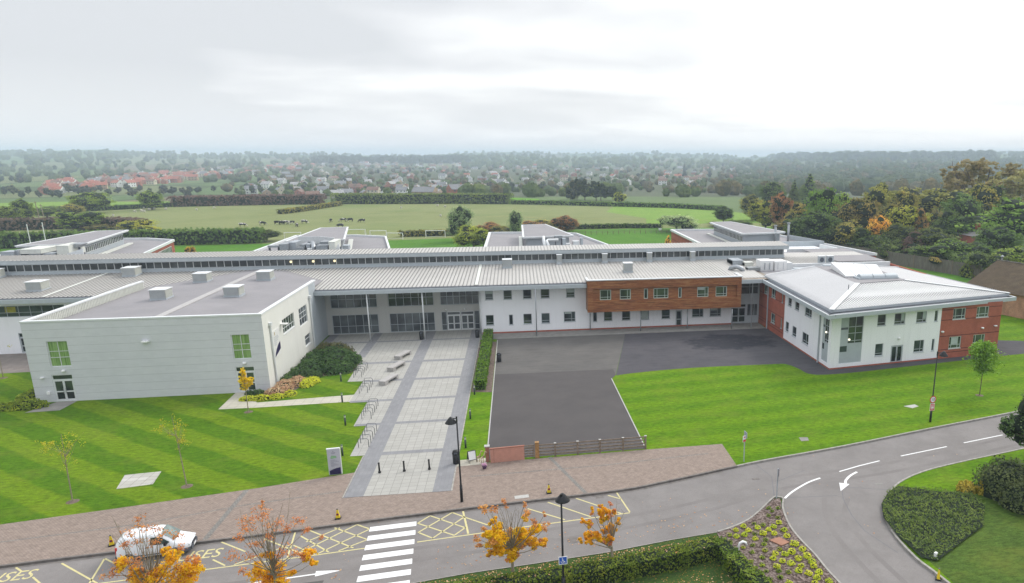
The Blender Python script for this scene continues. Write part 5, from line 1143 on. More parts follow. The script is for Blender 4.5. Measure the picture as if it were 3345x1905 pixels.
for x, y, lb in ((52.4, 138.6, 'shorter steel flue left of the pair behind the ridge end'), (55.1, 138.3, 'taller steel flue right of the pair behind the ridge end')):
    T = thing('flue', lb, 'flue', (x, y, 6.9), 0, 'steel flues'); h = 3.9 if x < 53 else 4.4
    MB().tube([(x, y, 6.9), (x, y, 6.9 + h)], 0.24, 12).build('pipe', M['galv'], T, smooth=True); MB().tube([(x, y, 6.9 + h), (x, y, 7.15 + h)], 0.36, 12).build('cap', M['galv'], T)
for i, lb in enumerate(('left grey fan unit on the white parapet', 'right grey fan unit on the white parapet')):
    x = 48.7 + i * 1.45
    T = thing('fan_unit', lb, 'air conditioner', (x, 107.3, 7.8), 0, 'fan units on the roof')
    MB().box(x - 0.55, x + 0.55, 107.1, 107.6, 7.9, 9.05).build('casing', M['mid_grey'], T); m_ = MB(); m_.tube([(x - 0.05, 107.08, 8.5), (x - 0.05, 107.02, 8.5)], 0.36, 16); m_.build('fan_grille', M['dark_grey'], T); MB().box(x - 0.6, x + 0.6, 106.95, 107.7, 9.06, 9.12).build('lid', M['white_metal'], T); MB().box(x - 0.5, x + 0.5, 107.2, 107.5, 7.6, 7.9).build('foot', M['dark_grey'], T)
T = thing('plant_cabinet', 'large white plant cabinet on the roof above the glazed link', 'roof plant', (40, 106, 7.3)); 
MB().box(37.5, 39.6, 104.9, 107.2, 7.3, 8.9).build('casing', M['white_paint'], T); MB().box(39.75, 41.7, 104.6, 107.2, 7.3, 8.8).build('casing', M['white_paint'], T); m_ = MB()
for x in (38.1, 38.9, 40.2, 41.1): m_.box(x, x + 0.04, 104.55, 104.57 + 0.3, 7.5, 8.6)
m_.build('door_seam', M['grey_metal'], T); MB().box(41.7, 42.7, 104.8, 107.0, 7.3, 8.5).build('casing', M['white_metal'], T)
ahu('small beige cabinet pair left of the white plant cabinet', (36.3, 107.8, 7.3), [(35.7, 37.2, 107.5, 108.8, 7.4, 8.3)], 'cream_metal')
ahu('open sided frame unit on the stained link roof', (35.8, 104.8, 7.3), [(35.2, 37.2, 104.3, 105.5, 7.45, 7.95)], 'galv')
ahu('grey louvred box on the slope left of the cabinets', (34.5, 109.5, 7.5), [(34.0, 35.8, 108.5, 111.5, 7.7, 8.5)], 'grey_metal')
T = thing('roof_duct', 'domed galvanised cowl at the right end of the long roof', 'duct', (33.3, 104, 7.6)); MB().tube([(32.4, 105, 7.3), (32.6, 104.8, 7.9), (33.4, 104.3, 8.15), (34.1, 103.9, 7.9), (34.3, 103.7, 7.3)], 0.35, 12).build('pipe', M['galv'], T, smooth=True)
# rooflights on the wing's flat centre
T = thing('rooflight', 'large sloping white rooflight on the wing roof', 'rooflight', (46, 90, 9.0))
m_ = MB(); m_.mesh([(43.4, 87.6, 9.0), (48.9, 87.6, 9.0), (51.0, 93.6, 9.0), (44.8, 95.4, 9.0), (43.4, 87.6, 9.25), (48.9, 87.6, 9.25), (51.0, 93.6, 9.7), (44.8, 95.4, 9.9)], [(4, 5, 6, 7), (0, 1, 5, 4), (1, 2, 6, 5), (2, 3, 7, 6), (3, 0, 4, 7)]); m_.build('frame', M['white_paint'], T)
m_ = MB()
for k in range(1, 4): m_.bar((43.4 + 5.5 * k / 4, 87.6, 9.28), (44.8 + 6.2 * k / 4, 95.0, 9.86), 0.06, 0.05)
m_.build('glazing_bar', M['mid_grey'], T)
T = thing('rooflight', 'barrel vaulted rooflight in three bays before the sloping one', 'rooflight', (47, 86, 9.0))
MB().box(44.4, 50.2, 85.9, 87.4, 9.0, 9.18).build('kerb', M['mid_grey'], T)
for k in range(3):
    x0 = 44.8 + k * 1.8; m_ = MB(); pr = [(math.cos(R(a)) * 0.65, math.sin(R(a)) * 0.42) for a in range(0, 181, 20)]
    vs = [(x0, 86.65 + c, 9.18 + s_) for c, s_ in pr] + [(x0 + 1.7, 86.65 + c, 9.18 + s_) for c, s_ in pr]; n = len(pr)
    m_.mesh(vs, [(i, i + 1, n + i + 1, n + i) for i in range(n - 1)] + [tuple(range(n)), tuple(range(n, 2 * n))]); m_.build('dome', M['mid_grey'], T)
for x, y, lb in ((41.6, 99.6, 'small domed rooflight left behind the hipped roof'), (46.0, 98.9, 'small domed rooflight right behind the hipped roof')):
    T = thing('rooflight', lb, 'rooflight', (x, y, 7.4), 0, 'small domed rooflights'); b = 8.8 if x > 43 else 8.3
    MB().box(x - 0.9, x + 0.9, y - 0.6, y + 0.6, 7.25, b).build('kerb', M['white_metal'], T); MB().prism([(x - 0.8, y - 0.5), (x + 0.8, y - 0.5), (x + 0.8, y + 0.5), (x - 0.8, y + 0.5)], b, b + 0.2).build('dome', M['mid_grey'], T)

# ================================================================== STREET FURNITURE
def lamp(label, x, y, h, rz, hx_, signs=None):
    T = thing('street_lamp', label, 'street lamp', (x, y, 0), 0, 'black street lamps')
    MB().tube([(x, y, -0.1), (x, y, 1.35)], [0.11, 0.10], 12).build('base', M['black'], T, smooth=True)
    MB().tube([(x, y, 1.3), (x, y, 1.42), (x, y, h)], [0.10, 0.065, 0.05], 12).build('pole', M['black'], T, smooth=True)
    cx1, cy1 = x + hx_ * math.cos(rz), y + hx_ * math.sin(rz)
    m_ = MB(); m_.bar((x, y, h - 0.02), (cx1, cy1, h - 0.02), 0.05, 0.05); m_.box(x - 0.05, x + 0.05, y - 0.05, y + 0.05, h - 0.3, h + 0.12); m_.build('bracket', M['black'], T)
    MB().lathe([(0.05, 0.10), (0.10, 0.06), (0.16, 0.0), (0.40, -0.32), (0.42, -0.36)], (cx1, cy1, h), 20).build('lamp_shade', M['black'], T, smooth=True)
    MB().lathe([(0.30, -0.37), (0.30, -0.42), (0.1, -0.46)], (cx1, cy1, h), 16).build('diffuser', M['mid_grey'], T, smooth=True)
    return T
L1 = lamp('black lamp post on the block paving beside the plaza, its shade turned left', -4.83, 49.1, 6.6, R(175), 0.42)
L2 = lamp('black lamp post in the hedge nearest the camera with a blue disabled parking sign', 1.84, 36.2, 6.45, R(60), 0.16)
L3 = lamp('black lamp post on the right lawn by the road with a round speed limit sign', 38.64, 58.16, 6.95, R(5), 0.7)
def plate(F_, u, z, w, h, mat, name, par, off=0.0, th=0.03):
    m_ = MB(); fbox(m_, F_, u - w / 2, u + w / 2, off, off + th, z - h / 2, z + h / 2); return m_.build(name, mat, par)
def facing(x, y, rz): return Fr((x, y), (x + math.cos(rz), y + math.sin(rz)))
# disabled parking sign
F_ = facing(1.84, 36.2, R(3)); s_ = plate(F_, 0, 2.45, 0.50, 0.50, M['white_paint'], 'parking_sign', L2, 0.07)
plate(F_, 0, 2.46, 0.42, 0.42, M['blue_paint'], 'sign_field', s_, 0.101, 0.004)
m_ = MB()
def wseg(pts, w):
    for a, b in zip(pts[:-1], pts[1:]):
        m_.bar(F_.P(a[0], 0.11, 2.46 + a[1]), F_.P(b[0], 0.11, 2.46 + b[1]), 0.012, w, up=(0, 0, 1)) if abs(a[0] - b[0]) > 0.005 else fbox(m_, F_, a[0] - w / 2, a[0] + w / 2, 0.106, 0.114, 2.46 + min(a[1], b[1]), 2.46 + max(a[1], b[1]))
arc = [(-0.03 + 0.095 * math.cos(R(a)), -0.07 + 0.085 * math.sin(R(a))) for a in range(150, 371, 20)]
wseg(arc, 0.024); wseg([(-0.035, 0.10), (-0.035, -0.03)], 0.035); wseg([(-0.03, 0.03), (0.06, 0.025)], 0.024); wseg([(-0.03, -0.04), (0.06, -0.045)], 0.028); wseg([(0.06, -0.045), (0.105, -0.115)], 0.026); wseg([(0.105, -0.12), (0.145, -0.105)], 0.024)
fbox(m_, F_, -0.055, -0.01, 0.106, 0.114, 2.46 + 0.12, 2.46 + 0.165); m_.build('wheelchair_symbol', M['white_paint'], s_)
# speed sign
F_ = facing(38.6, 58.16, R(8)); m_ = MB()
def disc(c, r, mat, name, par, off, F_, z):
    m_ = MB(); m_.poly([F_.P(c + r * math.cos(R(a)), off, z + r * math.sin(R(a))) for a in range(0, 360, 15)]); m_.poly([F_.P(c + r * math.cos(R(a)), off - 0.02, z + r * math.sin(R(a))) for a in range(345, -1, -15)]); return m_.build(name, mat, par)
s_ = disc(0, 0.36, M['red_paint'], 'speed_sign', L3, 0.12, F_, 2.32); disc(0, 0.27, M['white_paint'], 'sign_field', s_, 0.124, F_, 2.32)
def Rface(rz): return Matrix(((math.cos(rz), 0, math.sin(rz)), (math.sin(rz), 0, -math.cos(rz)), (0, 1, 0)))
text_obj('sign_lettering', '10', 0.40, M['black'], F_.P(0, 0.13, 2.32), Rface(R(8)), s_, 0.002)
s2 = plate(F_, 0, 1.55, 0.52, 0.72, M['white_paint'], 'warning_sign', L3, 0.1); plate(F_, 0, 1.55, 0.47, 0.66, M['red_paint'], 'sign_field', s2, 0.131, 0.003)
for i, (z, w) in enumerate(((1.76, 0.38), (1.64, 0.38), (1.36, 0.3))): plate(F_, 0, z, w, 0.05, M['white_paint'], 'sign_lettering', s2, 0.135, 0.003)
plate(F_, 0, 1.5, 0.34, 0.12, M['white_paint'], 'sign_lettering', s2, 0.135, 0.003)
# sign posts
T = thing('sign_post', 'grey post at the lawn corner with small white and red notice', 'sign post', (18.0, 52.4, 0)); MB().tube([(18, 52.4, -0.1), (18, 52.4, 2.75)], 0.045, 8).build('pole', M['grey_metal'], T)
F_ = facing(18, 52.4, R(30)); s_ = plate(F_, -0.12, 2.12, 0.36, 0.56, M['white_paint'], 'notice', T, 0.06); plate(F_, -0.12, 1.95, 0.34, 0.2, M['red_paint'], 'notice_field', s_, 0.092, 0.003); plate(F_, -0.12, 2.25, 0.14, 0.12, M['red_paint'], 'notice_symbol', s_, 0.092, 0.003)
F2_ = facing(18, 52.4, R(100)); plate(F2_, 0, 2.42, 0.5, 0.5, M['grey_metal'], 'sign_back', T, 0.06)
T = thing('sign_post', 'grey post at the tip of the planted bed with round sign seen edge on', 'sign post', (18.37, 45.66, 0)); MB().tube([(18.37, 45.66, -0.1), (18.37, 45.66, 2.45)], 0.045, 8).build('pole', M['grey_metal'], T)
F_ = facing(18.37, 45.66, R(68)); disc(0.05, 0.28, M['grey_metal'], 'sign_back', T, 0.09, F_, 1.72); plate(F_, 0, 2.15, 0.22, 0.55, M['navy_paint'], 'sign_back', T, 0.06)
# plaza bollards
def bollard_proto():
    T = thing('bollard', 'x', 'bollard', (0, 0, 0)); ORG[T.name] = Vector((0, 0, 0))
    MB().lathe([(0.11, 0.02), (0.11, 0.14), (0.085, 0.18), (0.08, 0.2)], n=14).build('base', M['black'], T, smooth=True); MB().lathe([(0.075, 0.18), (0.065, 0.82), (0.085, 0.84), (0.085, 0.88), (0.04, 0.93)], n=14).build('post', M['black'], T, smooth=True); return T
bp = bollard_proto(); remember(bp)
for i, (x, y, lb) in enumerate(((-11.72, 55.16, 'left black bollard across the plaza'), (-9.8, 55.14, 'middle black bollard across the plaza'), (-7.83, 55.15, 'right black bollard across the plaza'))):
    if i == 0: bp.location = (x, y, 0); tag(bp, lb, 'bollard', 'bollards across the plaza')
    else: copy_tree(bp, (x, y, 0), 0, lb, 'bollards across the plaza')
# bollard lights
T = thing('bollard_light', 'x', 'bollard light', (0, 0, 0)); MB().lathe([(0.085, 0.0), (0.085, 0.78)], n=12).build('post', plain('bollard_grey', (0.05, 0.065, 0.06), 0.5), T, smooth=True); MB().lathe([(0.075, 0.78), (0.075, 0.95)], n=12).build('diffuser', plain('bollard_lens', (0.55, 0.58, 0.45), 0.4), T, smooth=True); MB().lathe([(0.09, 0.95), (0.09, 1.0), (0.05, 1.03)], n=12).build('cap', plain('bollard_cap', (0.10, 0.12, 0.11), 0.5), T)
remember(T)
BL = [(-20.34, 80.6, 'bollard light on the small lawn below the dark shrubs'), (-18.6, 73.35, 'bollard light on the pale path to the hall'), (-16.8, 66.5, 'bollard light on the lawn beside the middle cycle hoops'), (-15.45, 59.2, 'bollard light behind the totem sign'),
      (-5.2, 59.15, 'bollard light on the narrow lawn nearest the bin'), (-5.22, 66.3, 'bollard light midway on the narrow lawn right of the plaza'), (-5.2, 73.5, 'bollard light at the near end of the clipped hedge'), (-5.3, 81.5, 'bollard light half hidden by the clipped hedge middle'), (-5.3, 89.9, 'bollard light half hidden at the far end of the clipped hedge')]
for i, (x, y, lb) in enumerate(BL):
    if i == 0: T.location = (x, y, 0); tag(T, lb, 'bollard light', 'bollard lights')
    else: copy_tree(T, (x, y, 0), 0, lb, 'bollard lights')
# litter bins
T = thing('litter_bin', 'x', 'litter bin', (0, 0, 0)); MB().lathe([(0.26, 0.0), (0.28, 0.05), (0.29, 0.85)], n=18).build('body', M['black'], T, smooth=True); MB().lathe([(0.31, 0.85), (0.31, 0.92), (0.24, 1.14), (0.05, 1.18)], n=18).build('lid', M['black'], T, smooth=True); remember(T)
m_ = MB(); m_.box(-0.14, 0.14, -0.30, -0.2, 0.9, 1.02); m_.build('opening', M['dark_grey'], T); remember(T)
BN = [(-5.75, 56.0, 'black bin by the lamp post at the plaza corner'), (-13.69, 98.4, 'black bin by the middle entrance column'), (-6.1, 98.2, 'black bin beside the entrance doors'), (-2.85, 85.6, 'black bin at the tarmac edge behind the clipped hedge')]
for i, (x, y, lb) in enumerate(BN):
    if i == 0: T.location = (x, y, 0.02); tag(T, lb, 'litter bin', 'black litter bins')
    else: copy_tree(T, (x, y, 0.02), 0, lb, 'black litter bins')
# benches
T = thing('bench', 'x', 'bench', (0, 0, 0)); bc_ = plain('bench_concrete', (0.36, 0.345, 0.335), 0.8, 0.1, 5)
MB().obox((0, 0, 0.40), (2.85, 0.82, 0.16)).build('seat', bc_, T); MB().obox((-1.08, 0, 0.17), (0.65, 0.8, 0.31)).build('leg', bc_, T); MB().obox((1.2, 0, 0.17), (0.35, 0.8, 0.31)).build('leg', bc_, T); remember(T)
for i, (x, y, lb) in enumerate(((-15.0, 79.6, 'stone bench nearest the camera of three on the plaza'), (-14.98, 84.85, 'middle stone bench of three on the plaza'), (-14.95, 89.8, 'stone bench nearest the entrance of three on the plaza'))):
    if i == 0: T.location = (x, y, 0.02); T.rotation_euler = (0, 0, R(69)); tag(T, lb, 'bench', 'stone benches on the plaza')
    else: copy_tree(T, (x, y, 0.02), R(69), lb, 'stone benches on the plaza')
# cycle hoops
hm_ = MB(); pr = [(-0.43, 0, 0), (-0.43, 0, 0.62), (-0.40, 0, 0.74), (-0.30, 0, 0.80), (0.30, 0, 0.80), (0.40, 0, 0.74), (0.43, 0, 0.62), (0.43, 0, 0)]
hm_.tube(pr, 0.028, 8); H0 = hm_.build('cycle_hoop', plain('hoop_steel', (0.16, 0.17, 0.18), 0.35, 0.1, 4, 0.5), smooth=True)
HN = ['first', 'second', 'third', 'fourth', 'fifth']; first = True
for rk, (x, y, n, dxh, dyh, nm) in enumerate(((-14.03, 60.75, 5, 0.0, 0.93, 'front rack by the totem'), (-15.15, 67.88, 5, 0.0, 0.9, 'rack beside the middle lawn bollard'), (-17.0, 75.9, 4, 0.0, 0.95, 'rack opposite the nearest bench'), (-18.78, 81.8, 5, 0.0, 0.88, 'rack beside the dark shrubs'))):
    for i in range(n):
        lb = f'{HN[i]} steel cycle hoop from the camera in the {nm}'
        o = H0 if first else H0.copy()
        if not first: COL.objects.link(o)
        first = False; o.location = (x + dxh * i, y + dyh * i, 0.02); tag(o, lb, 'cycle stand', 'steel cycle hoops')
# totem sign
T = thing('totem_sign', 'grey upright sign board with map and navy foot at the lawn edge', 'sign', (-15.15, 55.5, 0)); F_ = Fr((-15.63, 55.43), (-14.69, 55.52))
m_ = MB(); fbox(m_, F_, 0, 0.94, -0.16, 0, -0.05, 2.2); m_.build('board', plain('totem_grey', (0.44, 0.45, 0.50), 0.5, 0.04), T); m_ = MB(); fbox(m_, F_, -0.03, 0.97, -0.18, 0.01, 2.201, 2.24); fbox(m_, F_, 0.945, 0.99, -0.17, 0.01, 0, 2.2); m_.build('frame', M['white_metal'], T)
m_ = MB(); m_.poly([F_.P(u, 0.004, z) for u, z in ((0.06, 0.02), (0.9, 0.02), (0.9, 0.60), (0.62, 0.56), (0.35, 0.48), (0.06, 0.36))]); m_.build('sign_swoosh', M['navy_paint'], T)
m_ = MB(); m_.poly([F_.P(u, 0.004, z) for u, z in ((0.2, 1.45), (0.28, 1.38), (0.66, 1.42), (0.7, 1.52), (0.6, 1.62), (0.3, 1.65))]); m_.build('sign_map', plain('map_green', (0.22, 0.40, 0.22), 0.5, 0.3, 8), T)
m_ = MB()
for k in range(8): fbox(m_, F_, 0.2, 0.45 + 0.12 * (k * 7 % 4), 0.003, 0.005, 0.72 + k * 0.075, 0.745 + k * 0.075)
fbox(m_, F_, 0.3, 0.62, 0.003, 0.005, 1.86, 1.9); fbox(m_, F_, 0.34, 0.58, 0.003, 0.005, 1.79, 1.82); fbox(m_, F_, 0.43, 0.49, 0.003, 0.005, 1.97, 2.05); m_.build('sign_lettering', plain('sign_ink', (0.20, 0.21, 0.26), 0.6), T)
# A-board
T = thing('sandwich_board', 'black framed pavement board with a white poster beside the bin', 'sandwich board', (-4.55, 56.1, 0.02)); 
for sgn in (-1, 1):
    m_ = MB(); tp_ = (-4.5, 56.15, 1.0)
    F_ = facing(-4.5, 56.15, R(20)); 
    for u in (-0.32, 0.32): m_.bar(F_.P(u, -sgn * 0.02, 0.98), F_.P(u, -sgn * 0.30, 0.02), 0.04, 0.04)
    m_.bar(F_.P(-0.32, -sgn * 0.02, 0.98), F_.P(0.32, -sgn * 0.02, 0.98), 0.04, 0.04); m_.bar(F_.P(-0.32, -sgn * 0.22, 0.25), F_.P(0.32, -sgn * 0.22, 0.25), 0.04, 0.04); m_.build('leg_frame', M['black'], T)
    m_ = MB(); m_.poly([F_.P(-0.3, -sgn * 0.03, 0.96), F_.P(0.3, -sgn * 0.03, 0.96), F_.P(0.3, -sgn * 0.23, 0.26), F_.P(-0.3, -sgn * 0.23, 0.26)]); m_.build('panel', M['white_paint'] if sgn < 0 else M['dark_grey'], T)
m_ = MB()
for k in range(5): a = 0.03 + 0.035 * k + 0.03; m_.poly([F_.P(-0.2, 0.035 + 0.04 * k, 0.86 - 0.12 * k), F_.P(0.17, 0.035 + 0.04 * k, 0.86 - 0.12 * k), F_.P(0.17, 0.045 + 0.04 * k, 0.82 - 0.12 * k), F_.P(-0.2, 0.045 + 0.04 * k, 0.82 - 0.12 * k)])
m_.build('poster_lettering', M['frame_grey'], T)
# tall spotted ornaments beside the board
def giraffe_stick(label, x, y, h, rz, grp='spotted yellow ornaments by the gate'):
    T = thing('animal_ornament', label, 'ornament', (x, y, 0.02), 0, grp); t_ = MT('spotted', 0.6); v_ = t_.voro(7.0); t_.col(t_.mix(t_.v('LESS_THAN', v_.outputs['Distance'], 0.3), (0.55, 0.40, 0.28), (0.10, 0.05, 0.04)))
    c, s_ = math.cos(rz), math.sin(rz); P = lambda u, z: (x + u * c, y + u * s_, z)
    m_ = MB(); m_.tube([P(-0.12, 0.45 * h), P(0.05, 0.48 * h), P(0.12, 0.5 * h)], [0.07, 0.09, 0.06], 8); m_.tube([P(0.1, 0.48 * h), P(0.2, 0.75 * h), P(0.24, 0.93 * h)], [0.06, 0.04, 0.035], 8); m_.tube([P(0.2, 0.95 * h), P(0.3, 0.94 * h), P(0.42, 0.88 * h)], [0.035, 0.055, 0.03], 8)
    for u in (-0.1, 0.08):
        for d in (-0.04, 0.04): m_.tube([(x + u * c - d * s_, y + u * s_ + d * c, 0.45 * h), (x + u * c - d * s_, y + u * s_ + d * c, 0.0)], [0.03, 0.02], 6)
    m_.build('body', t_.m, T, smooth=True); return T
giraffe_stick('slender yellow spotted animal ornament nearer the sandwich board', -3.95, 56.0, 1.0, R(10)); giraffe_stick('larger pink spotted animal ornament beside the pink panel', -3.62, 55.75, 1.05, R(-5))
T = thing('planter', 'small purple planter with pale flowers on the paving', 'planter', (-3.4, 54.6, 0)); MB().lathe([(0.12, 0), (0.2, 0.25), (0.21, 0.28)], (-3.4, 54.6, 0), 12).build('pot', plain('pot_purple', (0.10, 0.05, 0.11), 0.6), T); m_ = MB(); rq = random.Random(2)
for k in range(50):
    a, r_, z = rq.uniform(0, 6.3), rq.uniform(0, 0.2), rq.uniform(0.28, 0.5); m_.obox((-3.4 + r_ * math.cos(a), 54.6 + r_ * math.sin(a), z), (0.06, 0.06, 0.02), a, 0, ('X', rq.uniform(-1, 1)))
m_.build('flowers', plain('pale_flowers', (0.62, 0.35, 0.50), 0.7, 0.4, 12), T)
# pink rendered panel and ranch fence with gate
T = thing('gate_panel', 'low pink rendered panel closing the playground entrance', 'panel', (-1.6, 55.7, 0)); F_ = Fr((-2.95, 55.6), (-0.15, 55.85)); m_ = MB(); fbox(m_, F_, 0, F_.L, -0.08, 0, 0.0, 1.22); m_.build('panel', M['pink_render'], T); m_ = MB(); fbox(m_, F_, -0.04, F_.L + 0.04, -0.12, 0.03, 1.222, 1.29); fbox(m_, F_, 0.28, 0.31, 0.002, 0.012, 0.0, 1.22); m_.build('cap', M['pink_frame'], T)
MB().box(-3.35, -3.05, 55.85, 56.15, 0, 1.35).build('post', M['pink_frame'], T); MB().box(-3.42, -2.98, 55.8, 56.22, 1.352, 1.42).build('post_cap', M['concrete'], T)
T = thing('timber_fence', 'weathered four rail timber fence along the front of the playground', 'fence', (5.6, 56.3, 0))
px_ = [(0.93, 56.1), (2.45, 56.1), (4.37, 56.17), (6.3, 56.22), (8.32, 56.3), (10.32, 56.38)]
for i, (x, y) in enumerate(px_):
    w = 0.17 if i == 0 else 0.075; MB().box(x - w, x + w, y - w, y + w, -0.05, 1.42 if i == 0 else 1.2).build('post', M['wood_post'] if i == 0 else M['wood_fence'], T)
    if i: MB().box(x - 0.1, x + 0.1, y - 0.1, y + 0.1, 1.202, 1.235).build('post_cap', M['concrete'], T)
for z in (0.22, 0.5, 0.8, 1.08):
    for a, b in zip(px_[:-1], px_[1:]): MB().bar((a[0] + 0.08, a[1] + 0.1, z), (b[0] - 0.08, b[1] + 0.1, z), 0.05, 0.10).build('rail', M['wood_fence'], T)
T = thing('timber_gate', 'short timber gate section behind the pink panel', 'gate', (0.4, 56.0, 0))
for z in (0.2, 0.42, 0.66, 0.9, 1.12): MB().bar((-2.95, 56.1, z), (0.72, 56.15, z), 0.05, 0.09).build('rail', M['wood_fence'], T)
for x in (-2.9, 0.65): MB().box(x - 0.06, x + 0.06, 56.0, 56.08, 0.1, 1.2).build('stile', M['wood_fence'], T)
MB().bar((-2.9, 56.03, 0.2), (0.6, 56.05, 1.1), 0.05, 0.07).build('brace', M['wood_fence'], T)
# no waiting cones
T = thing('traffic_cone', 'x', 'traffic cone', (0, 0, 0)); MB().box(-0.19, 0.19, -0.17, 0.17, 0, 0.07).build('base', M['black'], T)
cy2 = plain('cone_yellow', (0.70, 0.52, 0.02), 0.5, 0.05); MB().mesh([(-0.14, -0.09, 0.07), (0.14, -0.09, 0.07), (0.14, 0.09, 0.07), (-0.14, 0.09, 0.07), (-0.045, -0.03, 0.68), (0.045, -0.03, 0.68), (0.045, 0.03, 0.68), (-0.045, 0.03, 0.68)], [(0, 1, 5, 4), (1, 2, 6, 5), (2, 3, 7, 6), (3, 0, 4, 7), (4, 5, 6, 7)]).build('body', cy2, T)
def tilt(z): return -0.09 + 0.06 * (z - 0.07) / 0.61 - 0.004
m_ = MB(); m_.poly([(0.09 * math.cos(R(a)), tilt(0.34 + 0.09 * math.sin(R(a))), 0.34 + 0.09 * math.sin(R(a))) for a in range(0, 360, 24)]); nb = m_.build('symbol', M['red_paint'], T); m_ = MB(); m_.poly([(0.06 * math.cos(R(a)), tilt(0.34 + 0.06 * math.sin(R(a))) - 0.003, 0.34 + 0.06 * math.sin(R(a))) for a in range(0, 360, 24)]); m_.build('symbol_centre', M['navy_paint'], nb)
MB().box(-0.05, 0.05, -0.035, 0.035, 0.68, 0.74).build('cap', M['dark_grey'], T); remember(T)
for i, (x, y, rz, lb) in enumerate(((-27.06, 46.75, 25, 'yellow no waiting cone on the paving behind the white van'), (-13.27, 48.0, 0, 'yellow no waiting cone on the kerb left of the zebra crossing'), (1.6, 49.42, 5, 'yellow no waiting cone on the kerb right of the zebra crossing'))):
    if i == 0: T.location = (x, y, 0.01); T.rotation_euler = (0, 0, R(rz)); tag(T, lb, 'traffic cone', 'yellow cones along the kerb')
    else: copy_tree(T, (x, y, 0.01), R(rz), lb, 'yellow cones along the kerb')
copy_tree(T, (24.5, 34.35, -0.1), R(60), 'worn yellow cone at the kerb in the bottom right corner', 'yellow cones along the kerb')
# swan neck vent pipe in the bed
T = thing('vent_pipe', 'white swan neck vent pipe between hedge and planted bed', 'vent pipe', (13.05, 38.3, 0)); MB().tube([(13.05, 38.3, 0), (13.05, 38.3, 0.95), (13.12, 38.3, 1.15), (13.3, 38.28, 1.25), (13.5, 38.26, 1.17), (13.55, 38.25, 1.0)], [0.05, 0.07, 0.08, 0.085, 0.08, 0.08], 10).build('pipe', M['white_paint'], T, smooth=True)
tag(MB().prism([(15.75, 40.05), (16.55, 40.3), (17.0, 39.55), (16.3, 39.25)], 0.03, 0.11).build('paving_slab', plain('terracotta', (0.30, 0.15, 0.10), 0.8, 0.15, 3)), 'reddish flat slab lying in the planted bed', 'slab')
tag(MB().obox((25.55, 36.35, 0.25), (0.2, 0.15, 0.3), 0.4).build('marker', M['white_paint']), 'tiny white marker at the edge of the ground cover', 'marker')

# ================================================================== VAN
V = thing('van', 'small white delivery van parked at the kerb, half behind an orange tree', 'van', (-23.72, 45.42, ZR)); V.scale = (0.92, 0.93, 0.95); V.rotation_euler = (0, 0, R(7.8)); ORG[V.name] = Vector((0, 0, 0))
st = [(-2.18, .46, .93, 1.18, .70, .72, .58), (-2.14, .34, .95, 1.42, .80, .83, .64), (-2.0, .31, .98, 1.62, .85, .87, .68), (-1.7, .29, 1.0, 1.77, .87, .89, .71), (-1.2, .28, 1.0, 1.83, .87, .90, .73), (-.3, .28, 1.0, 1.86, .87, .90, .74), (.35, .28, 1.0, 1.83, .87, .90, .73), (.62, .28, 1.0, 1.74, .87, .90, .71), (1.0, .28, 1.0, 1.48, .86, .895, .70), (1.38, .28, .98, 1.16, .86, .885, .70), (1.55, .28, .94, 1.07, .85, .88, .70), (1.9, .30, .86, .98, .83, .86, .66), (2.14, .34, .76, .86, .77, .79, .58), (2.27, .42, .62, .70, .62, .64, .46)]
def vring(s_):
    x, zb, zm, zt, wb, wm_, wt = s_; zk = zm + (zt - zm) * .75
    half = [(wb * .9, zb), (wb, zb + .1), (wm_, zb + (zm - zb) * .55), (wm_ * .99, zm), (wm_ * .5 + wt * .5, zm + (zt - zm) * .45), (wt * 1.02, zk), (wt * .9, zt - (zt - zm) * .05), (wt * .5, zt)]
    return [(x, -a, z) for a, z in half] + [(x, a, z) for a, z in half[::-1]]
b = MB(); rings_ = [vring(s_) for s_ in st]; n = len(rings_[0])
for r_ in rings_: b.v += r_
for i in range(len(st) - 1):
    for k in range(n): b.f.append((i * n + k, i * n + (k + 1) % n, (i + 1) * n + (k + 1) % n, (i + 1) * n + k)); b.m.append(0)
b.f.append(tuple(range(n))); b.m.append(0); b.f.append(tuple(range((len(st) - 1) * n + n - 1, (len(st) - 1) * n - 1, -1))); b.m.append(0)
body = b.build('body', M['car_white'], V, smooth=True)
def shell(i0, i1, k0, k1, off=0.012, t0=0.0, t1=1.0):    # glass lying on the body between stations i0..i1, ring points k0..k1
    vs = []; fs = []
    for ii in range(i0, i1 + 1):
        for kk in range(k0, k1 + 1):
            p = Vector(rings_[ii][kk % n]); c = Vector((p.x - (0.4 if i0 >= 6 and abs(p.y) < .75 else 0), 0, 1.0)); d = (p - c).normalized(); vs.append(p + d * off)
    w = k1 - k0 + 1
    for a in range(i1 - i0):
        for c in range(k1 - k0): fs.append((a * w + c, a * w + c + 1, (a + 1) * w + c + 1, (a + 1) * w + c))
    return vs, fs
carglass = glass('car_glass', (0.02, 0.03, 0.03), (0.06, 0.09, 0.085), 0.8, 0.05, 0.8)
screen = glass('windscreen_glass', (0.10, 0.14, 0.13), (0.22, 0.28, 0.26), 1.2, 0.08, 0.8)
vs = []; 
m_ = MB(); m_.poly([(0.60, -0.63, 1.745), (1.36, -0.68, 1.175), (1.40, 0, 1.215), (1.36, 0.68, 1.175), (0.60, 0.63, 1.745), (0.57, 0, 1.80)]); m_.v = [(x + 0.03, y, z + 0.035) for x, y, z in m_.v]; m_.build('windscreen', screen, V)
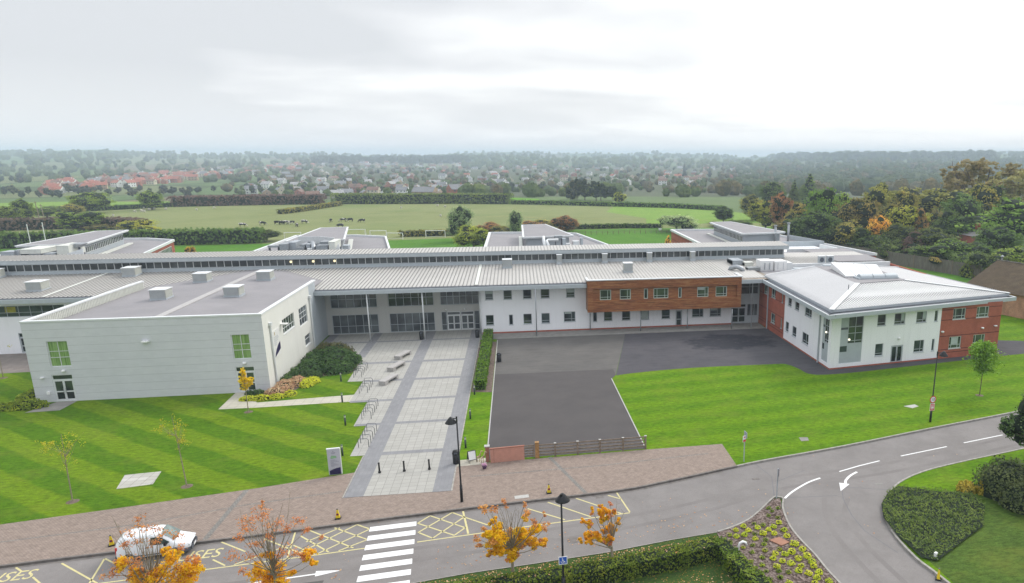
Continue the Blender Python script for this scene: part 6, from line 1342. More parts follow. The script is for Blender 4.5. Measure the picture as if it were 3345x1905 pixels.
for s_ in (-1, 1):
    m_ = MB(); q = [(-0.12, .835, 1.1), (0.95, .855, 1.06), (1.10, .80, 1.16), (0.62, .74, 1.52), (0.28, .725, 1.60), (-0.02, .725, 1.60)]; q = [(x, s_ * (y + .045), z) for x, y, z in q]; m_.poly(q if s_ > 0 else q[::-1]); m_.build('side_window', carglass, V)
    m_ = MB(); m_.obox((0.85, s_ * 1.0, 1.12), (0.14, 0.2, 0.2)); m_.build('wing_mirror', M['black'], V)
    m_ = MB(); m_.obox((2.12, s_ * .62, .74), (0.22, 0.28, 0.16), 0, 0, ('Y', R(20))); m_.build('headlight', plain('lamp_clear', (0.6, 0.62, 0.65), 0.15, 0.05, spec=0.8), V)
    m_ = MB(); m_.obox((-2.1, s_ * .76, .95), (0.12, 0.14, 0.5)); m_.build('tail_light', M['red_paint'], V)
    m_ = MB()
    for xx in (-0.5, 1.05, -1.55): m_.box(xx, xx + 0.015, s_ * .90 - .006, s_ * .90 + .006, 0.42, 1.0)
    m_.box(-1.75, 1.1, s_ * .885 - .02, s_ * .885 + .025, 0.42, 0.50); m_.build('door_seam', M['dark_grey'], V)
    m_ = MB(); m_.obox((-0.3, s_ * .915, .98), (0.18, 0.03, 0.04)); m_.build('door_handle', M['black'], V)
    for xx in (-1.42, 1.38):
        w_ = MB(); w_.tube([(xx, s_ * .72, 0.31), (xx, s_ * .93, 0.31)], 0.31, 20); wo_ = w_.build('wheel', M['rubber'], V); w_ = MB(); w_.tube([(xx, s_ * .925, 0.31), (xx, s_ * .94, 0.31)], 0.2, 14); w_.build('rim', M['grey_metal'], wo_)
        w_ = MB(); w_.tube([(xx, s_ * .80, 0.34), (xx, s_ * .912, 0.34)], 0.385, 20); w_.build('wheel_arch', M['dark_grey'], V)
m_ = MB(); m_.obox((2.2, 0, .45), (0.24, 1.3, 0.26)); m_.obox((2.02, -.72, .42), (0.42, 0.26, 0.24), R(28)); m_.obox((2.02, .72, .42), (0.42, 0.26, 0.24), R(-28)); m_.build('front_bumper', M['dark_grey'], V)
m_ = MB(); m_.obox((-2.17, 0, .42), (0.18, 1.5, 0.22)); m_.build('rear_bumper', M['dark_grey'], V); m_ = MB(); m_.obox((2.335, 0, .46), (0.02, 0.5, 0.12)); m_.build('number_plate', M['white_paint'], V); m_ = MB(); m_.obox((2.27, 0, .66), (0.1, 0.7, 0.1)); m_.build('grille', M['black'], V)
# ================================================================== VEGETATION NEAR
def foliage(name, cols, scale=1.2, rand=0.25, sun=0.0, rough=0.75, hue=0.03, tl=0.3, gain=1.35):
    cols = [tuple(min(.9, q * gain) for q in c_) for c_ in cols]
    t = MT(name, rough, 0.25); oi = t.n.new('ShaderNodeObjectInfo')
    n1 = t.noise(scale, 4, 0.6); n2 = t.noise(scale * 7, 2, 0.6)
    c = t.ramp(t.v('ADD', t.v('MULTIPLY', n1, 0.6), t.v('MULTIPLY', n2, 0.4)), [(0.34 + 0.3 * i / max(1, len(cols) - 1), q) for i, q in enumerate(cols)])
    h = t.n.new('ShaderNodeHueSaturation'); t.l.new(c, h.inputs['Color'])
    t.l.new(t.v('ADD', t.v('MULTIPLY', oi.outputs['Random'], 2 * hue), 0.5 - hue), h.inputs['Hue'])
    t.l.new(t.v('ADD', t.v('MULTIPLY', t.v('FRACT', t.v('MULTIPLY', oi.outputs['Random'], 7.3)), 2 * rand), 1 - rand), h.inputs['Value'])
    t.col(h.outputs[0])
    tr = t.n.new('ShaderNodeBsdfTranslucent'); t.l.new(h.outputs[0], tr.inputs['Color']); mx = t.n.new('ShaderNodeMixShader'); mx.inputs[0].default_value = tl
    t.l.new(t.b.outputs[0], mx.inputs[1]); t.l.new(tr.outputs[0], mx.inputs[2]); t.l.new(mx.outputs[0], t.n['Material Output'].inputs['Surface'])
    return t.m
M['f_orange'] = foliage('leaves_orange', [(0.62, 0.28, 0.010), (0.82, 0.42, 0.006), (0.88, 0.54, 0.01), (0.72, 0.54, 0.02)], 1.6, 0.05, hue=0.01, tl=0.45, gain=1.1)
M['f_rust'] = foliage('leaves_rust', [(0.30, 0.11, 0.05), (0.48, 0.19, 0.06), (0.62, 0.32, 0.08)], 2.0, 0.05, hue=0.01)
M['f_yellow'] = foliage('leaves_yellow', [(0.62, 0.36, 0.012), (0.80, 0.52, 0.02)], 2.5, 0.05, hue=0.01)
M['f_olive_thin'] = foliage('leaves_thin_olive', [(0.20, 0.25, 0.02), (0.32, 0.32, 0.025), (0.46, 0.36, 0.03)], 2.0, 0.1, hue=0.015)
M['f_green'] = foliage('leaves_fresh_green', [(0.075, 0.15, 0.015), (0.15, 0.27, 0.03), (0.24, 0.36, 0.045)], 1.6, 0.05, hue=0.01)
M['f_hedge'] = foliage('hedge_leaves', [(0.045, 0.08, 0.010), (0.105, 0.16, 0.016), (0.21, 0.24, 0.03)], 1.1, 0.05, hue=0.01)
M['f_hedge2'] = foliage('clipped_hedge_leaves', [(0.045, 0.10, 0.012), (0.09, 0.17, 0.015), (0.14, 0.22, 0.02)], 1.4, 0.05, hue=0.01)
M['f_yew'] = foliage('shrub_dark', [(0.016, 0.040, 0.012), (0.040, 0.085, 0.022), (0.085, 0.15, 0.035)], 0.9, 0.05, hue=0.01)
M['f_brown'] = foliage('shrub_brownish', [(0.045, 0.045, 0.02), (0.09, 0.085, 0.035), (0.10, 0.13, 0.035)], 0.9, 0.1, hue=0.01)
M['f_pink'] = foliage('shrub_pink', [(0.20, 0.07, 0.05), (0.42, 0.27, 0.16), (0.55, 0.46, 0.28)], 2.2, 0.1, hue=0.01)
M['f_lime'] = foliage('shrub_lime', [(0.25, 0.32, 0.02), (0.45, 0.50, 0.03), (0.62, 0.62, 0.05)], 2.5, 0.1, hue=0.01)
M['f_limegreen'] = foliage('shrub_lime_green', [(0.06, 0.10, 0.012), (0.16, 0.22, 0.02), (0.42, 0.45, 0.03)], 2.0, 0.1, hue=0.01)
M['f_cover'] = foliage('ground_cover_leaves', [(0.038, 0.065, 0.013), (0.085, 0.13, 0.024), (0.17, 0.22, 0.04)], 1.3, 0.05, hue=0.01)
M['f_bushdark'] = foliage('bush_dark', [(0.028, 0.040, 0.016), (0.058, 0.078, 0.026), (0.11, 0.13, 0.04)], 0.8, 0.05, hue=0.01)
M['f_grasstuft'] = foliage('tuft_gold', [(0.14, 0.15, 0.02), (0.38, 0.30, 0.04), (0.52, 0.38, 0.06)], 2.5, 0.1, hue=0.01)
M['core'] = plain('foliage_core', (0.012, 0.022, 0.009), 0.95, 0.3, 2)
rg_ = random.Random(11)
def leafquad(m_, p, s, nrm, jitter=0.8, rnd=rg_, mi=0, asp=1.0):
    nv = Vector(nrm) + Vector((rnd.uniform(-1, 1), rnd.uniform(-1, 1), rnd.uniform(-1, 1))) * jitter
    if nv.length < 1e-3: nv = Vector((0, 0, 1))
    nv.normalize(); a = nv.cross(Vector((rnd.uniform(-1, 1), rnd.uniform(-1, 1), rnd.uniform(-1, 1))))
    if a.length < 1e-3: a = nv.orthogonal()
    a.normalize(); b_ = nv.cross(a); a = a * (s / 2); b_ = b_ * (s / 2 * asp); p = Vector(p); b0 = len(m_.v)
    m_.v += [tuple(p - a * 0.9 - b_ * 0.3), tuple(p - b_), tuple(p + a), tuple(p + b_ * 0.9)]
    m_.f.append((b0, b0 + 1, b0 + 2, b0 + 3)); m_.m.append(mi)
def blob_leaves(m_, c, r, n, s, rnd=rg_, shell_=0.65, mi=0, jit=0.8, flat=1.0, up=0.45):
    c = Vector(c); r = Vector(r) if isinstance(r, (tuple, list, Vector)) else Vector((r, r, r))
    for _ in range(n):
        d = Vector((rnd.gauss(0, 1), rnd.gauss(0, 1), rnd.gauss(0, 1))).normalized(); q = shell_ + (1.03 - shell_) * rnd.random() ** 0.7
        p = c + Vector((d.x * r.x, d.y * r.y, d.z * r.z)) * q; leafquad(m_, p, s * rnd.uniform(0.7, 1.3), Vector((d.x / r.x, d.y / r.y, d.z / r.z)).normalized() + Vector((0, 0, up)), jit, rnd, mi)
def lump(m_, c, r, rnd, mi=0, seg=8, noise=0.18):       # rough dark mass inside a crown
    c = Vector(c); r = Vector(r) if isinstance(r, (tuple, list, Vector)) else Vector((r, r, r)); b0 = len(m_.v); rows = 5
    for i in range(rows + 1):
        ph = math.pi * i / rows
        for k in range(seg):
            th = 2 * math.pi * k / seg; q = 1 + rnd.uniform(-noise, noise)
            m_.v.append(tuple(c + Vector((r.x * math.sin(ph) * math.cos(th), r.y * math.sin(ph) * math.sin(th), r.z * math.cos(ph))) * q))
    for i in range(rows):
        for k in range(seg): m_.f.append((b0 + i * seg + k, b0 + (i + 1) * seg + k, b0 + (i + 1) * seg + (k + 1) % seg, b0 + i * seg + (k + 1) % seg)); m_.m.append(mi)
def limb(m_, a, b_, r0, r1, n=5, bend=0.15, rnd=rg_, seg=3):
    a, b_ = Vector(a), Vector(b_); L = (b_ - a).length; pts = []
    off = Vector((rnd.uniform(-1, 1), rnd.uniform(-1, 1), rnd.uniform(-0.6, 0.1))) * L * bend
    for i in range(seg + 1): t_ = i / seg; pts.append(a.lerp(b_, t_) + off * math.sin(math.pi * t_))
    m_.tube(pts, [r0 + (r1 - r0) * i / seg for i in range(seg + 1)], n)

def picture_maple(label, base, fork, Y, crop, blobs, hz_=1.2, leafs=0.105, seed=1, den=1.0, spindly=14):
    rnd = random.Random(seed); x0, y0, s0 = crop
    T = thing('maple_tree', label, 'tree', base, 0, 'autumn maples along the verge'); br = MB(); fo = MB()
    bx_, by_ = base[0], base[1]; top = Vector((fork[0], fork[1], fork[2]))
    br.tube([(bx_, by_, -0.1), (bx_ * 0.5 + top.x * 0.5, by_, top.z * 0.5), top], [0.10, 0.085, 0.07], 8)
    for cx1, cy1, r1, k in blobs:
        px1, py1 = (x0 + cx1 * s0) / K, (y0 + cy1 * s0) / K; yy = Y + rnd.uniform(-1, 1) * hz_ * 0.8
        c = AY(px1, py1, yy); rr = r1 * s0 / FPX * (yy * 1.26)
        limb(br, top + Vector((0, 0, rnd.uniform(-0.2, 0.6))), c, 0.035, 0.008, 5, 0.1, rnd)
        for j in range(3): d = Vector((rnd.uniform(-1, 1), rnd.uniform(-1, 1), rnd.uniform(-.3, 1))).normalized(); limb(br, c - d * rr * 0.2, c + d * rr * 1.1, 0.010, 0.004, 4, 0.1, rnd, 2)
        nn_ = int((2300 if k == 0 else 420) * den * (rr / 0.6) ** 1.5) + 20; nc_ = max(4, int(rr * (34 if k == 0 else 18)))
        for j in range(nc_):                # each spray is made of several small clumps
            d = Vector((rnd.gauss(0, 1), rnd.gauss(0, 1), rnd.gauss(0, .8))); d = d.normalized() * rr * rnd.uniform(0.1, 0.95)
            q_ = .42 if k == 0 else .6; blob_leaves(fo, c + d, (rr * q_, rr * q_, rr * q_ * .8), max(3, nn_ // nc_), leafs if k == 0 else leafs * .8, rnd, 0.1, 0 if (k == 0 and rnd.random() < .9) else 1, 1.0, up=.9)
    hgt = max(AY((x0 + b_[0] * s0) / K, (y0 + b_[1] * s0) / K, Y).z for b_ in blobs)
    for j in range(spindly):
        a = rnd.uniform(0, 6.28); r_ = rnd.uniform(0.2, 0.9) * (hgt - top.z) * .42; e_ = top + Vector((math.cos(a) * r_, math.sin(a) * r_, (hgt - top.z) * rnd.uniform(.75, 1.0)))
        limb(br, top + Vector((0, 0, rnd.uniform(-.1, .5))), e_, 0.028, 0.006, 5, 0.06, rnd, 4)
        for q in range(5): p = top.lerp(e_, rnd.uniform(.4, 1)); limb(br, p, p + Vector((rnd.uniform(-.4, .4), rnd.uniform(-.4, .4), rnd.uniform(.1, .5))), 0.009, 0.003, 4, 0.1, rnd, 2)
    br.build('trunk', M['bark_pale'], T); fo.build('crown', [M['f_orange'], M['f_rust']], T); return T
c1 = (1540, 1640, 540 / 2557); c3 = (300, 1620, 800 / 2557)
picture_maple('large orange maple between the zebra crossing and the nearest lamp post', (-1.05, 37.7, 0), (-1.05, 37.7, 2.3), 37.7, c1,
    [(400, 560, 150, 0), (600, 690, 165, 0), (850, 520, 115, 0), (990, 410, 85, 0), (1110, 640, 80, 0), (930, 640, 95, 0), (430, 740, 95, 0), (610, 800, 95, 0), (610, 860, 55, 0), (100, 580, 60, 1), (130, 670, 60, 1), (300, 780, 60, 0), (330, 300, 65, 0), (430, 420, 90, 0), (750, 450, 110, 0), (740, 600, 110, 0), (380, 110, 70, 1), (860, 180, 75, 1), (810, 50, 45, 1), (1150, 380, 65, 1), (1130, 195, 35, 1), (200, 120, 70, 1), (250, 500, 80, 0), (530, 520, 100, 0), (960, 330, 60, 1), (820, 240, 60, 0), (170, 430, 50, 1), (520, 20, 60, 1)], seed=3)
picture_maple('small sparse orange maple right of the nearest lamp post', (5.0, 38.4, 0), (4.95, 38.4, 1.7), 38.4, c1,
    [(1710, 290, 42, 0), (1820, 350, 62, 0), (1830, 500, 92, 0), (1830, 600, 60, 0), (1950, 540, 85, 0), (2060, 580, 70, 0), (2040, 130, 85, 0), (2060, 260, 75, 0), (2200, 130, 50, 0), (2150, 220, 40, 1), (1870, 110, 38, 0), (1870, 190, 30, 1), (2160, 400, 80, 0), (2280, 300, 50, 0), (2155, 560, 52, 0), (2140, 640, 35, 1), (1690, 590, 42, 0), (2060, 450, 50, 0), (2150, 30, 35, 1), (2010, 60, 40, 0), (1760, 560, 40, 0)], seed=4, hz_=0.8, spindly=6)
picture_maple('sparse orange maple standing in front of the white van', (-19.9, 36.9, 0), (-19.9, 36.9, 2.6), 36.9, c3,
    [(600, 900, 150, 0), (960, 800, 120, 0), (1050, 750, 90, 0), (800, 650, 75, 0), (250, 760, 100, 1), (330, 720, 80, 0), (760, 560, 50, 0), (950, 900, 120, 0), (330, 500, 50, 1), (480, 210, 45, 1), (510, 320, 50, 1), (390, 400, 60, 1), (620, 330, 50, 1), (710, 400, 50, 1), (880, 400, 70, 1), (940, 530, 60, 1), (150, 830, 60, 1), (480, 680, 90, 1), (1000, 640, 60, 1), (640, 480, 60, 1), (500, 850, 100, 0), (700, 800, 100, 0), (450, 780, 60, 0), (900, 600, 60, 0), (490, 480, 60, 1)], seed=5, den=0.32)
picture_maple('sparse orange maple left of the zebra crossing', (-13.9, 37.2, 0), (-13.9, 37.2, 2.5), 37.2, c3,
    [(1850, 870, 140, 0), (1950, 750, 85, 0), (2100, 790, 50, 0), (2260, 630, 75, 0), (2300, 700, 45, 0), (1730, 790, 80, 0), (1480, 640, 70, 1), (1620, 250, 80, 1), (1600, 350, 70, 1), (1780, 200, 80, 1), (1900, 300, 80, 1), (2150, 250, 70, 1), (2050, 330, 60, 1), (2240, 360, 60, 1), (1700, 500, 70, 1), (2380, 440, 40, 1), (1560, 790, 50, 1), (1780, 60, 30, 1), (2000, 600, 90, 1), (1540, 420, 60, 1), (1850, 420, 60, 1), (1850, 620, 60, 0), (2130, 600, 60, 1), (1930, 880, 90, 0), (1780, 120, 45, 1), (1640, 640, 60, 1)], seed=6, den=0.38)

def young_tree(label, base, h, crown, mat, n, ls, name='young_tree', seed=1, trunk='bark_pale', lean=0.1, group=None, r0=0.05, core=False, mound=True):
    rnd = random.Random(seed); T = thing(name, label, 'tree', base, 0, group); x, y = base[0], base[1]; br = MB(); fo = MB()
    top = Vector((x + lean, y, h * 0.97)); zf = crown[0][2] * 0.55
    br.tube([(x, y, -0.1), (x + lean * .4, y, h * .45), top], [r0, r0 * .7, 0.012], 7)
    for cx1, cy1, cz, rx, ry, rz_, m1 in crown:
        c = Vector((x + cx1, y + cy1, cz)); 
        for j in range(4): d = Vector((rnd.uniform(-1, 1) * rx, rnd.uniform(-1, 1) * ry, rnd.uniform(-.2, 1) * rz_)); limb(br, (x + lean * .5, y, max(0.4 * h, cz - rz_ - .3)), c + d * .9, 0.018, 0.004, 4, .1, rnd)
        for j in range(int(m1 * n / 12) + 1):
            d = Vector((rnd.gauss(0, .5) * rx, rnd.gauss(0, .5) * ry, rnd.gauss(0, .5) * rz_)); blob_leaves(fo, c + d, (rx * .35, ry * .35, rz_ * .28), 12, ls, rnd, .2, 0, 1.5)
    br.build('trunk', M[trunk], T); fo.build('crown', M[mat], T)
    if mound: tag(MB().lathe([(0.42, 0.0), (0.3, 0.03), (0.08, 0.05)], (x, y, 0.0), 14).build('soil_ring', M['soil'], T))
    return T
young_tree('thin young tree with a few yellow leaves at the left of the striped lawn', (-33.2, 53.9, 0), 5.5, [(0.2, 0, 4.0, .8, .7, .9, 1), (-0.8, 0, 4.5, .55, .5, .5, 1), (0.9, 0, 4.6, .6, .5, .8, .4)], 'f_olive_thin', 300, .075, seed=21, lean=.15, group='thin young trees on the striped lawn')
young_tree('thin young tree with a few yellow leaves beside the slab patch', (-25.99, 55.2, 0), 6.0, [(-0.1, 0, 4.8, .6, .6, .9, 1), (0.3, 0, 3.7, .5, .4, .5, .6), (-1.1, 0, 4.9, .5, .5, .5, .3)], 'f_olive_thin', 300, .075, seed=22, lean=-.25, group='thin young trees on the striped lawn')
young_tree('slender yellow tree in front of the right hall door', (-27.15, 71.85, 0), 4.7, [(0.0, 0, 4.0, .25, .25, .5, .7), (-.15, 0, 3.3, .35, .3, .45, .9), (.45, 0, 3.2, .32, .3, .42, .8), (0.1, 0, 2.7, .3, .3, .35, .6)], 'f_yellow', 520, .13, 'yellow_tree', seed=23, lean=.05)
young_tree('dense fresh green young tree on the right lawn before the brick wall', (48.27, 64.4, 0), 6.25, [(0, 0, 4.2, 1.3, 1.2, 1.35, 3), (-.15, 0, 5.3, .95, .9, .75, 2), (.5, .2, 4.7, .95, .9, .9, 1.5), (.1, 0, 3.1, .9, .9, .55, 1.2), (-.9, 0, 4.9, .5, .5, .5, .7)], 'f_green', 620, .19, 'green_tree', seed=24, trunk='bark')
young_tree('bare thin tree at the left edge beside the hall', (-58.77, 88.3, 0), 4.2, [(0, 0, 3.2, .8, .8, .8, .25)], 'f_olive_thin', 100, .12, 'bare_tree', seed=25)
# tree cut by the right edge
T = thing('broadleaf_tree', 'large green tree cut by the right edge above the road', 'tree', (41.4, 47.0, 0)); rnd = random.Random(8); br = MB(); fo = MB(); br.tube([(41.4, 47.0, 0), (41.3, 47, 2.5), (41.0, 47, 5.5)], [.22, .18, .08], 8)
for cx1, cy1, cz, r1 in ((v_[0] - 5.3, v_[1] + 1.4, v_[2], v_[3]) for v_ in ((44.9, 46, 3.9, 1.3), (45.3, 45.5, 5.4, 1.5), (46.8, 45.5, 6.4, 1.7), (44.0, 46.2, 3.4, .8), (46.6, 44.8, 3.6, 1.6), (43.6, 46.0, 4.1, .6), (45.4, 46.5, 2.5, .8), (48, 45.5, 5, 2))):
    lump(fo, (cx1, cy1, cz), r1 * .62, rnd, 1); limb(br, (41.3, 47, 2.2), (cx1, cy1, cz), .06, .02, 5, .1, rnd)
    for j in range(9): d = Vector((rnd.gauss(0, 1), rnd.gauss(0, 1), rnd.gauss(0, 1))).normalized() * r1 * .6; blob_leaves(fo, Vector((cx1, cy1, cz)) + d, r1 * .45, int(46 * r1), .17, rnd, .4, 0, .9)
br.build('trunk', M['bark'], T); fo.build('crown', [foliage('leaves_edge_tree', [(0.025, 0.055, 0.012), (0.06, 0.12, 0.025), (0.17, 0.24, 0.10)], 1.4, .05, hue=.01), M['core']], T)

def mounds(name, label, cat, items, mat, den, ls, seed=1, jit=.9, group=None, core=True, kind=None, corem='core', up=0.3):
    rnd = random.Random(seed); m_ = MB()
    for c, r in items:
        c = Vector(c); r = Vector(r)
        if core: lump(m_, c, r * .82, rnd, 1, 10, .08)
        area = 2 * math.pi * ((r.x * r.y) ** .8 + (r.x * r.z) ** .8 + (r.y * r.z) ** .8) / 3 * 1.3
        for _ in range(int(area * den)):
            d = Vector((rnd.gauss(0, 1), rnd.gauss(0, 1), abs(rnd.gauss(0, 1)))).normalized(); lo_ = 1 + .10 * math.sin(d.x * 9 + c.x) * math.sin(d.y * 8 + c.y)
            p = c + Vector((d.x * r.x, d.y * r.y, d.z * r.z)) * rnd.uniform(.82, 1.04) * lo_
            if p.z < 0.02: continue
            leafquad(m_, p, ls * rnd.uniform(.7, 1.3), d + Vector((0, 0, up)), jit, rnd)
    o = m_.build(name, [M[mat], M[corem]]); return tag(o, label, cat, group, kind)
mounds('shrub', 'big dark green spreading shrub at the corner by the entrance', 'shrub', [((-23.6, 90.6, 0), (2.5, 1.8, 1.5)), ((-22.6, 87.6, 0), (2.9, 2.4, 1.35)), ((-21.6, 84.9, 0), (2.0, 2.0, 1.2)), ((-24.6, 85.0, 0), (1.9, 2.0, 1.3)), ((-25.4, 89.2, 0), (1.3, 3.5, 1.3)), ((-20.6, 88.2, 0), (1.0, 1.2, 1.3))], 'f_yew', 46, .24, 31)
mounds('shrub', 'dark green low shrub strip along the cream wall of the hall', 'shrub', [((-25.5, 83.4, 0), (1.3, 2.6, 1.2)), ((-26.1, 81.0, 0), (.8, 1.8, 1.0)), ((-24.2, 82.6, 0), (1.4, 1.2, .9))], 'f_yew', 60, .2, 32)
mounds('shrub', 'brownish olive shrub crown behind the big dark shrub', 'shrub', [((-23.8, 92.8, 0), (2.3, 1.5, 1.45)), ((-25.3, 94.0, 0), (1.2, 1.3, 1.2))], 'f_brown', 55, .22, 33)
mounds('shrub', 'pink and cream flowering shrub at the hall corner', 'shrub', [((-25.8, 78.6, 0), (1.0, 1.8, 1.05)), ((-24.9, 80.3, 0), (1.0, 1.3, .9)), ((-26.2, 76.9, 0), (1.1, .9, .85))], 'f_pink', 110, .15, 34)
mounds('shrub', 'bright lime shrub between pink shrub and small lawn', 'shrub', [((-23.7, 79.6, 0), (.75, 1.0, .85)), ((-23.3, 80.7, 0), (.7, .8, .7))], 'f_lime', 120, .15, 35)
mounds('shrub', 'low lime edging shrubs along the path by the hall', 'shrub', [((-28.4, 75.6, 0), (1.0, .5, .5)), ((-27.1, 75.5, 0), (1.1, .6, .55)), ((-25.7, 75.8, 0), (.9, .6, .5)), ((-24.6, 76.6, 0), (.7, .8, .5))], 'f_lime', 110, .13, 36)
mounds('shrub', 'small dark shrub under the pink one by the yellow tree', 'shrub', [((-28.1, 77.2, 0), (1.0, .6, .6)), ((-29.0, 77.6, 0), (.5, .4, .4))], 'f_yew', 90, .15, 37)
mounds('shrub', 'mixed lime and green shrubs at the left corner of the hall', 'shrub', [((-49.6, 76.8, 0), (2.0, 1.0, .9)), ((-52.6, 76.6, 0), (2.2, 1.2, .7)), ((-56.0, 76.0, 0), (2.4, 1.2, .6)), ((-51.0, 80.0, 0), (1.2, 2.4, .8))], 'f_limegreen', 60, .2, 38)
def hedge(label, path, w, h, mat, den, ls, seed, name='hedge', rough_=.06, group=None, cat='hedge'):
    rnd = random.Random(seed); m_ = MB(); pts = [Vector((p[0], p[1], 0)) for p in path]; strip(m_, [(p.x, p.y) for p in pts], w * .86, h * .93, 1, 0.0)
    for a, b_ in zip(pts[:-1], pts[1:]):
        d = (b_ - a); L = d.length; d.normalize(); nn_ = Vector((-d.y, d.x, 0)); per_ = w + 2 * h
        for _ in range(int(L * per_ * den)):
            u = rnd.uniform(-w * .4, L + w * .4); s_ = rnd.uniform(0, per_); wob = rough_ * math.sin(u * 3.1) * math.sin(u * 1.3 + s_ * 2) + rnd.uniform(-.05, .04)
            if s_ < w: p = a + d * u + nn_ * (s_ - w / 2) + Vector((0, 0, h + wob)); q = Vector((0, 0, 1))
            else:
                sd_ = 1 if s_ < w + h else -1; z = (s_ - w) % h; p = a + d * u + nn_ * sd_ * (w / 2 + wob) + Vector((0, 0, z)); q = nn_ * sd_
            leafquad(m_, p, ls * rnd.uniform(.7, 1.3), q, .9, rnd)
    for (p, s_) in ((pts[0], -1), (pts[-1], 1)):
        d = ((pts[1] - pts[0]) if s_ < 0 else (pts[-1] - pts[-2])).normalized() * s_; nn_ = Vector((-d.y, d.x, 0))
        for _ in range(int(w * h * den * 1.3)): leafquad(m_, p + d * rnd.uniform(0, .1) + nn_ * rnd.uniform(-w / 2, w / 2) + Vector((0, 0, rnd.uniform(0, h))), ls, d, .9, rnd)
    o = m_.build(name, [M[mat], M['core']]); return tag(o, label, cat, group)
hedge('clipped narrow green hedge in the soil bed right of the plaza', [(-4.55, 98.2), (-4.6, 90), (-4.65, 82), (-4.68, 75.0)], 1.15, 1.15, 'f_hedge2', 75, .17, 41)
hedge('dark hedge along the near verge turning at the planted bed', [(-9, 36.0), (-3, 36.7), (2, 37.2), (6, 37.75), (9.3, 38.35), (11.7, 39.0)], 1.05, 1.12, 'f_hedge', 110, .13, 42)
hedge('dark hedge leg running down beside the planted bed', [(12.05, 39.0), (12.35, 37.3), (12.9, 35.2), (13.5, 32.5)], 1.0, 1.12, 'f_hedge', 110, .13, 43)
# leaf litter on the verge
rnd = random.Random(9); m_ = MB()
for _ in range(1600):
    x = rnd.uniform(-9, 12.3); yk = 39.0 + (x + 7) * .115; y = yk - abs(rnd.gauss(0, 1.0)) if rnd.random() < .45 else rnd.uniform(31, 37.0)
    if x < -9: continue
    leafquad(m_, (x, y, .03 + (1.15 if (yk - 3.1 < y < yk - 1.9 and rnd.random() < .8) else 0)), rnd.uniform(.07, .13), (0, 0, 1), .5, rnd)
tag(m_.build('leaf_litter', M['leaf_litter']), 'fallen orange leaves on the verge and hedge top', 'leaves', kind='stuff')
# ground cover on the right island
rnd = random.Random(10); m_ = MB(); gc = [(24.75, 41.5), (25.6, 43.4), (27.2, 45.2), (28.4, 45.9), (31.2, 44.4), (33.3, 44.2), (32.9, 41.8), (31.0, 39.3), (28.5, 37.8), (25.4, 35.9), (24.6, 36.4), (24.5, 39.2)]
m_.poly([(p[0], p[1], .12) for p in (gc if area2(gc) > 0 else gc[::-1])], 1)
for _ in range(6500):
    x, y = rnd.uniform(24.4, 33.4), rnd.uniform(35.8, 46)
    if not inpoly(x, y, gc): continue
    h = .35 + .15 * math.sin(x * 1.7) * math.sin(y * 1.3); leafquad(m_, (x, y, h * rnd.uniform(.45, 1.05)), rnd.uniform(.16, .3), (rnd.uniform(-.4, .6), -.3, .8), .6, rnd, 0, .38)
tag(m_.build('ground_cover', [M['f_cover'], M['core']]), 'dark green spiky ground cover on the kerbed island', 'ground cover', kind='stuff')
mounds('ornamental_grass', 'golden green grass tuft between ground cover and dark bush', 'grass clump', [((33.2, 44.5, 0), (.75, .7, .8)), ((34.3, 44.0, 0), (.6, .6, .9))], 'f_grasstuft', 150, .16, 45, 1.2)
T_ = mounds('bush', 'large rounded dark bush on the right island lawn', 'bush', [((36.0, 43.4, .6), (2.5, 2.4, 2.2)), ((37.9, 41.6, .6), (2.6, 2.5, 2.2)), ((39.9, 43.2, .5), (2.4, 2.5, 2.0)), ((39.6, 39.9, .4), (2.4, 2.4, 1.9)), ((35.6, 41.6, .3), (1.8, 1.9, 1.7))], 'f_bushdark', 60, .19, 46)
mounds('shrub', 'russet yellow shrub at the right edge beside the dark bush', 'shrub', [((40.6, 43.2, 1.0), (1.3, 1.2, 1.7)), ((42.8, 44.0, .5), (1.5, 1.3, 1.5))], 'f_grasstuft', 110, .16, 47)
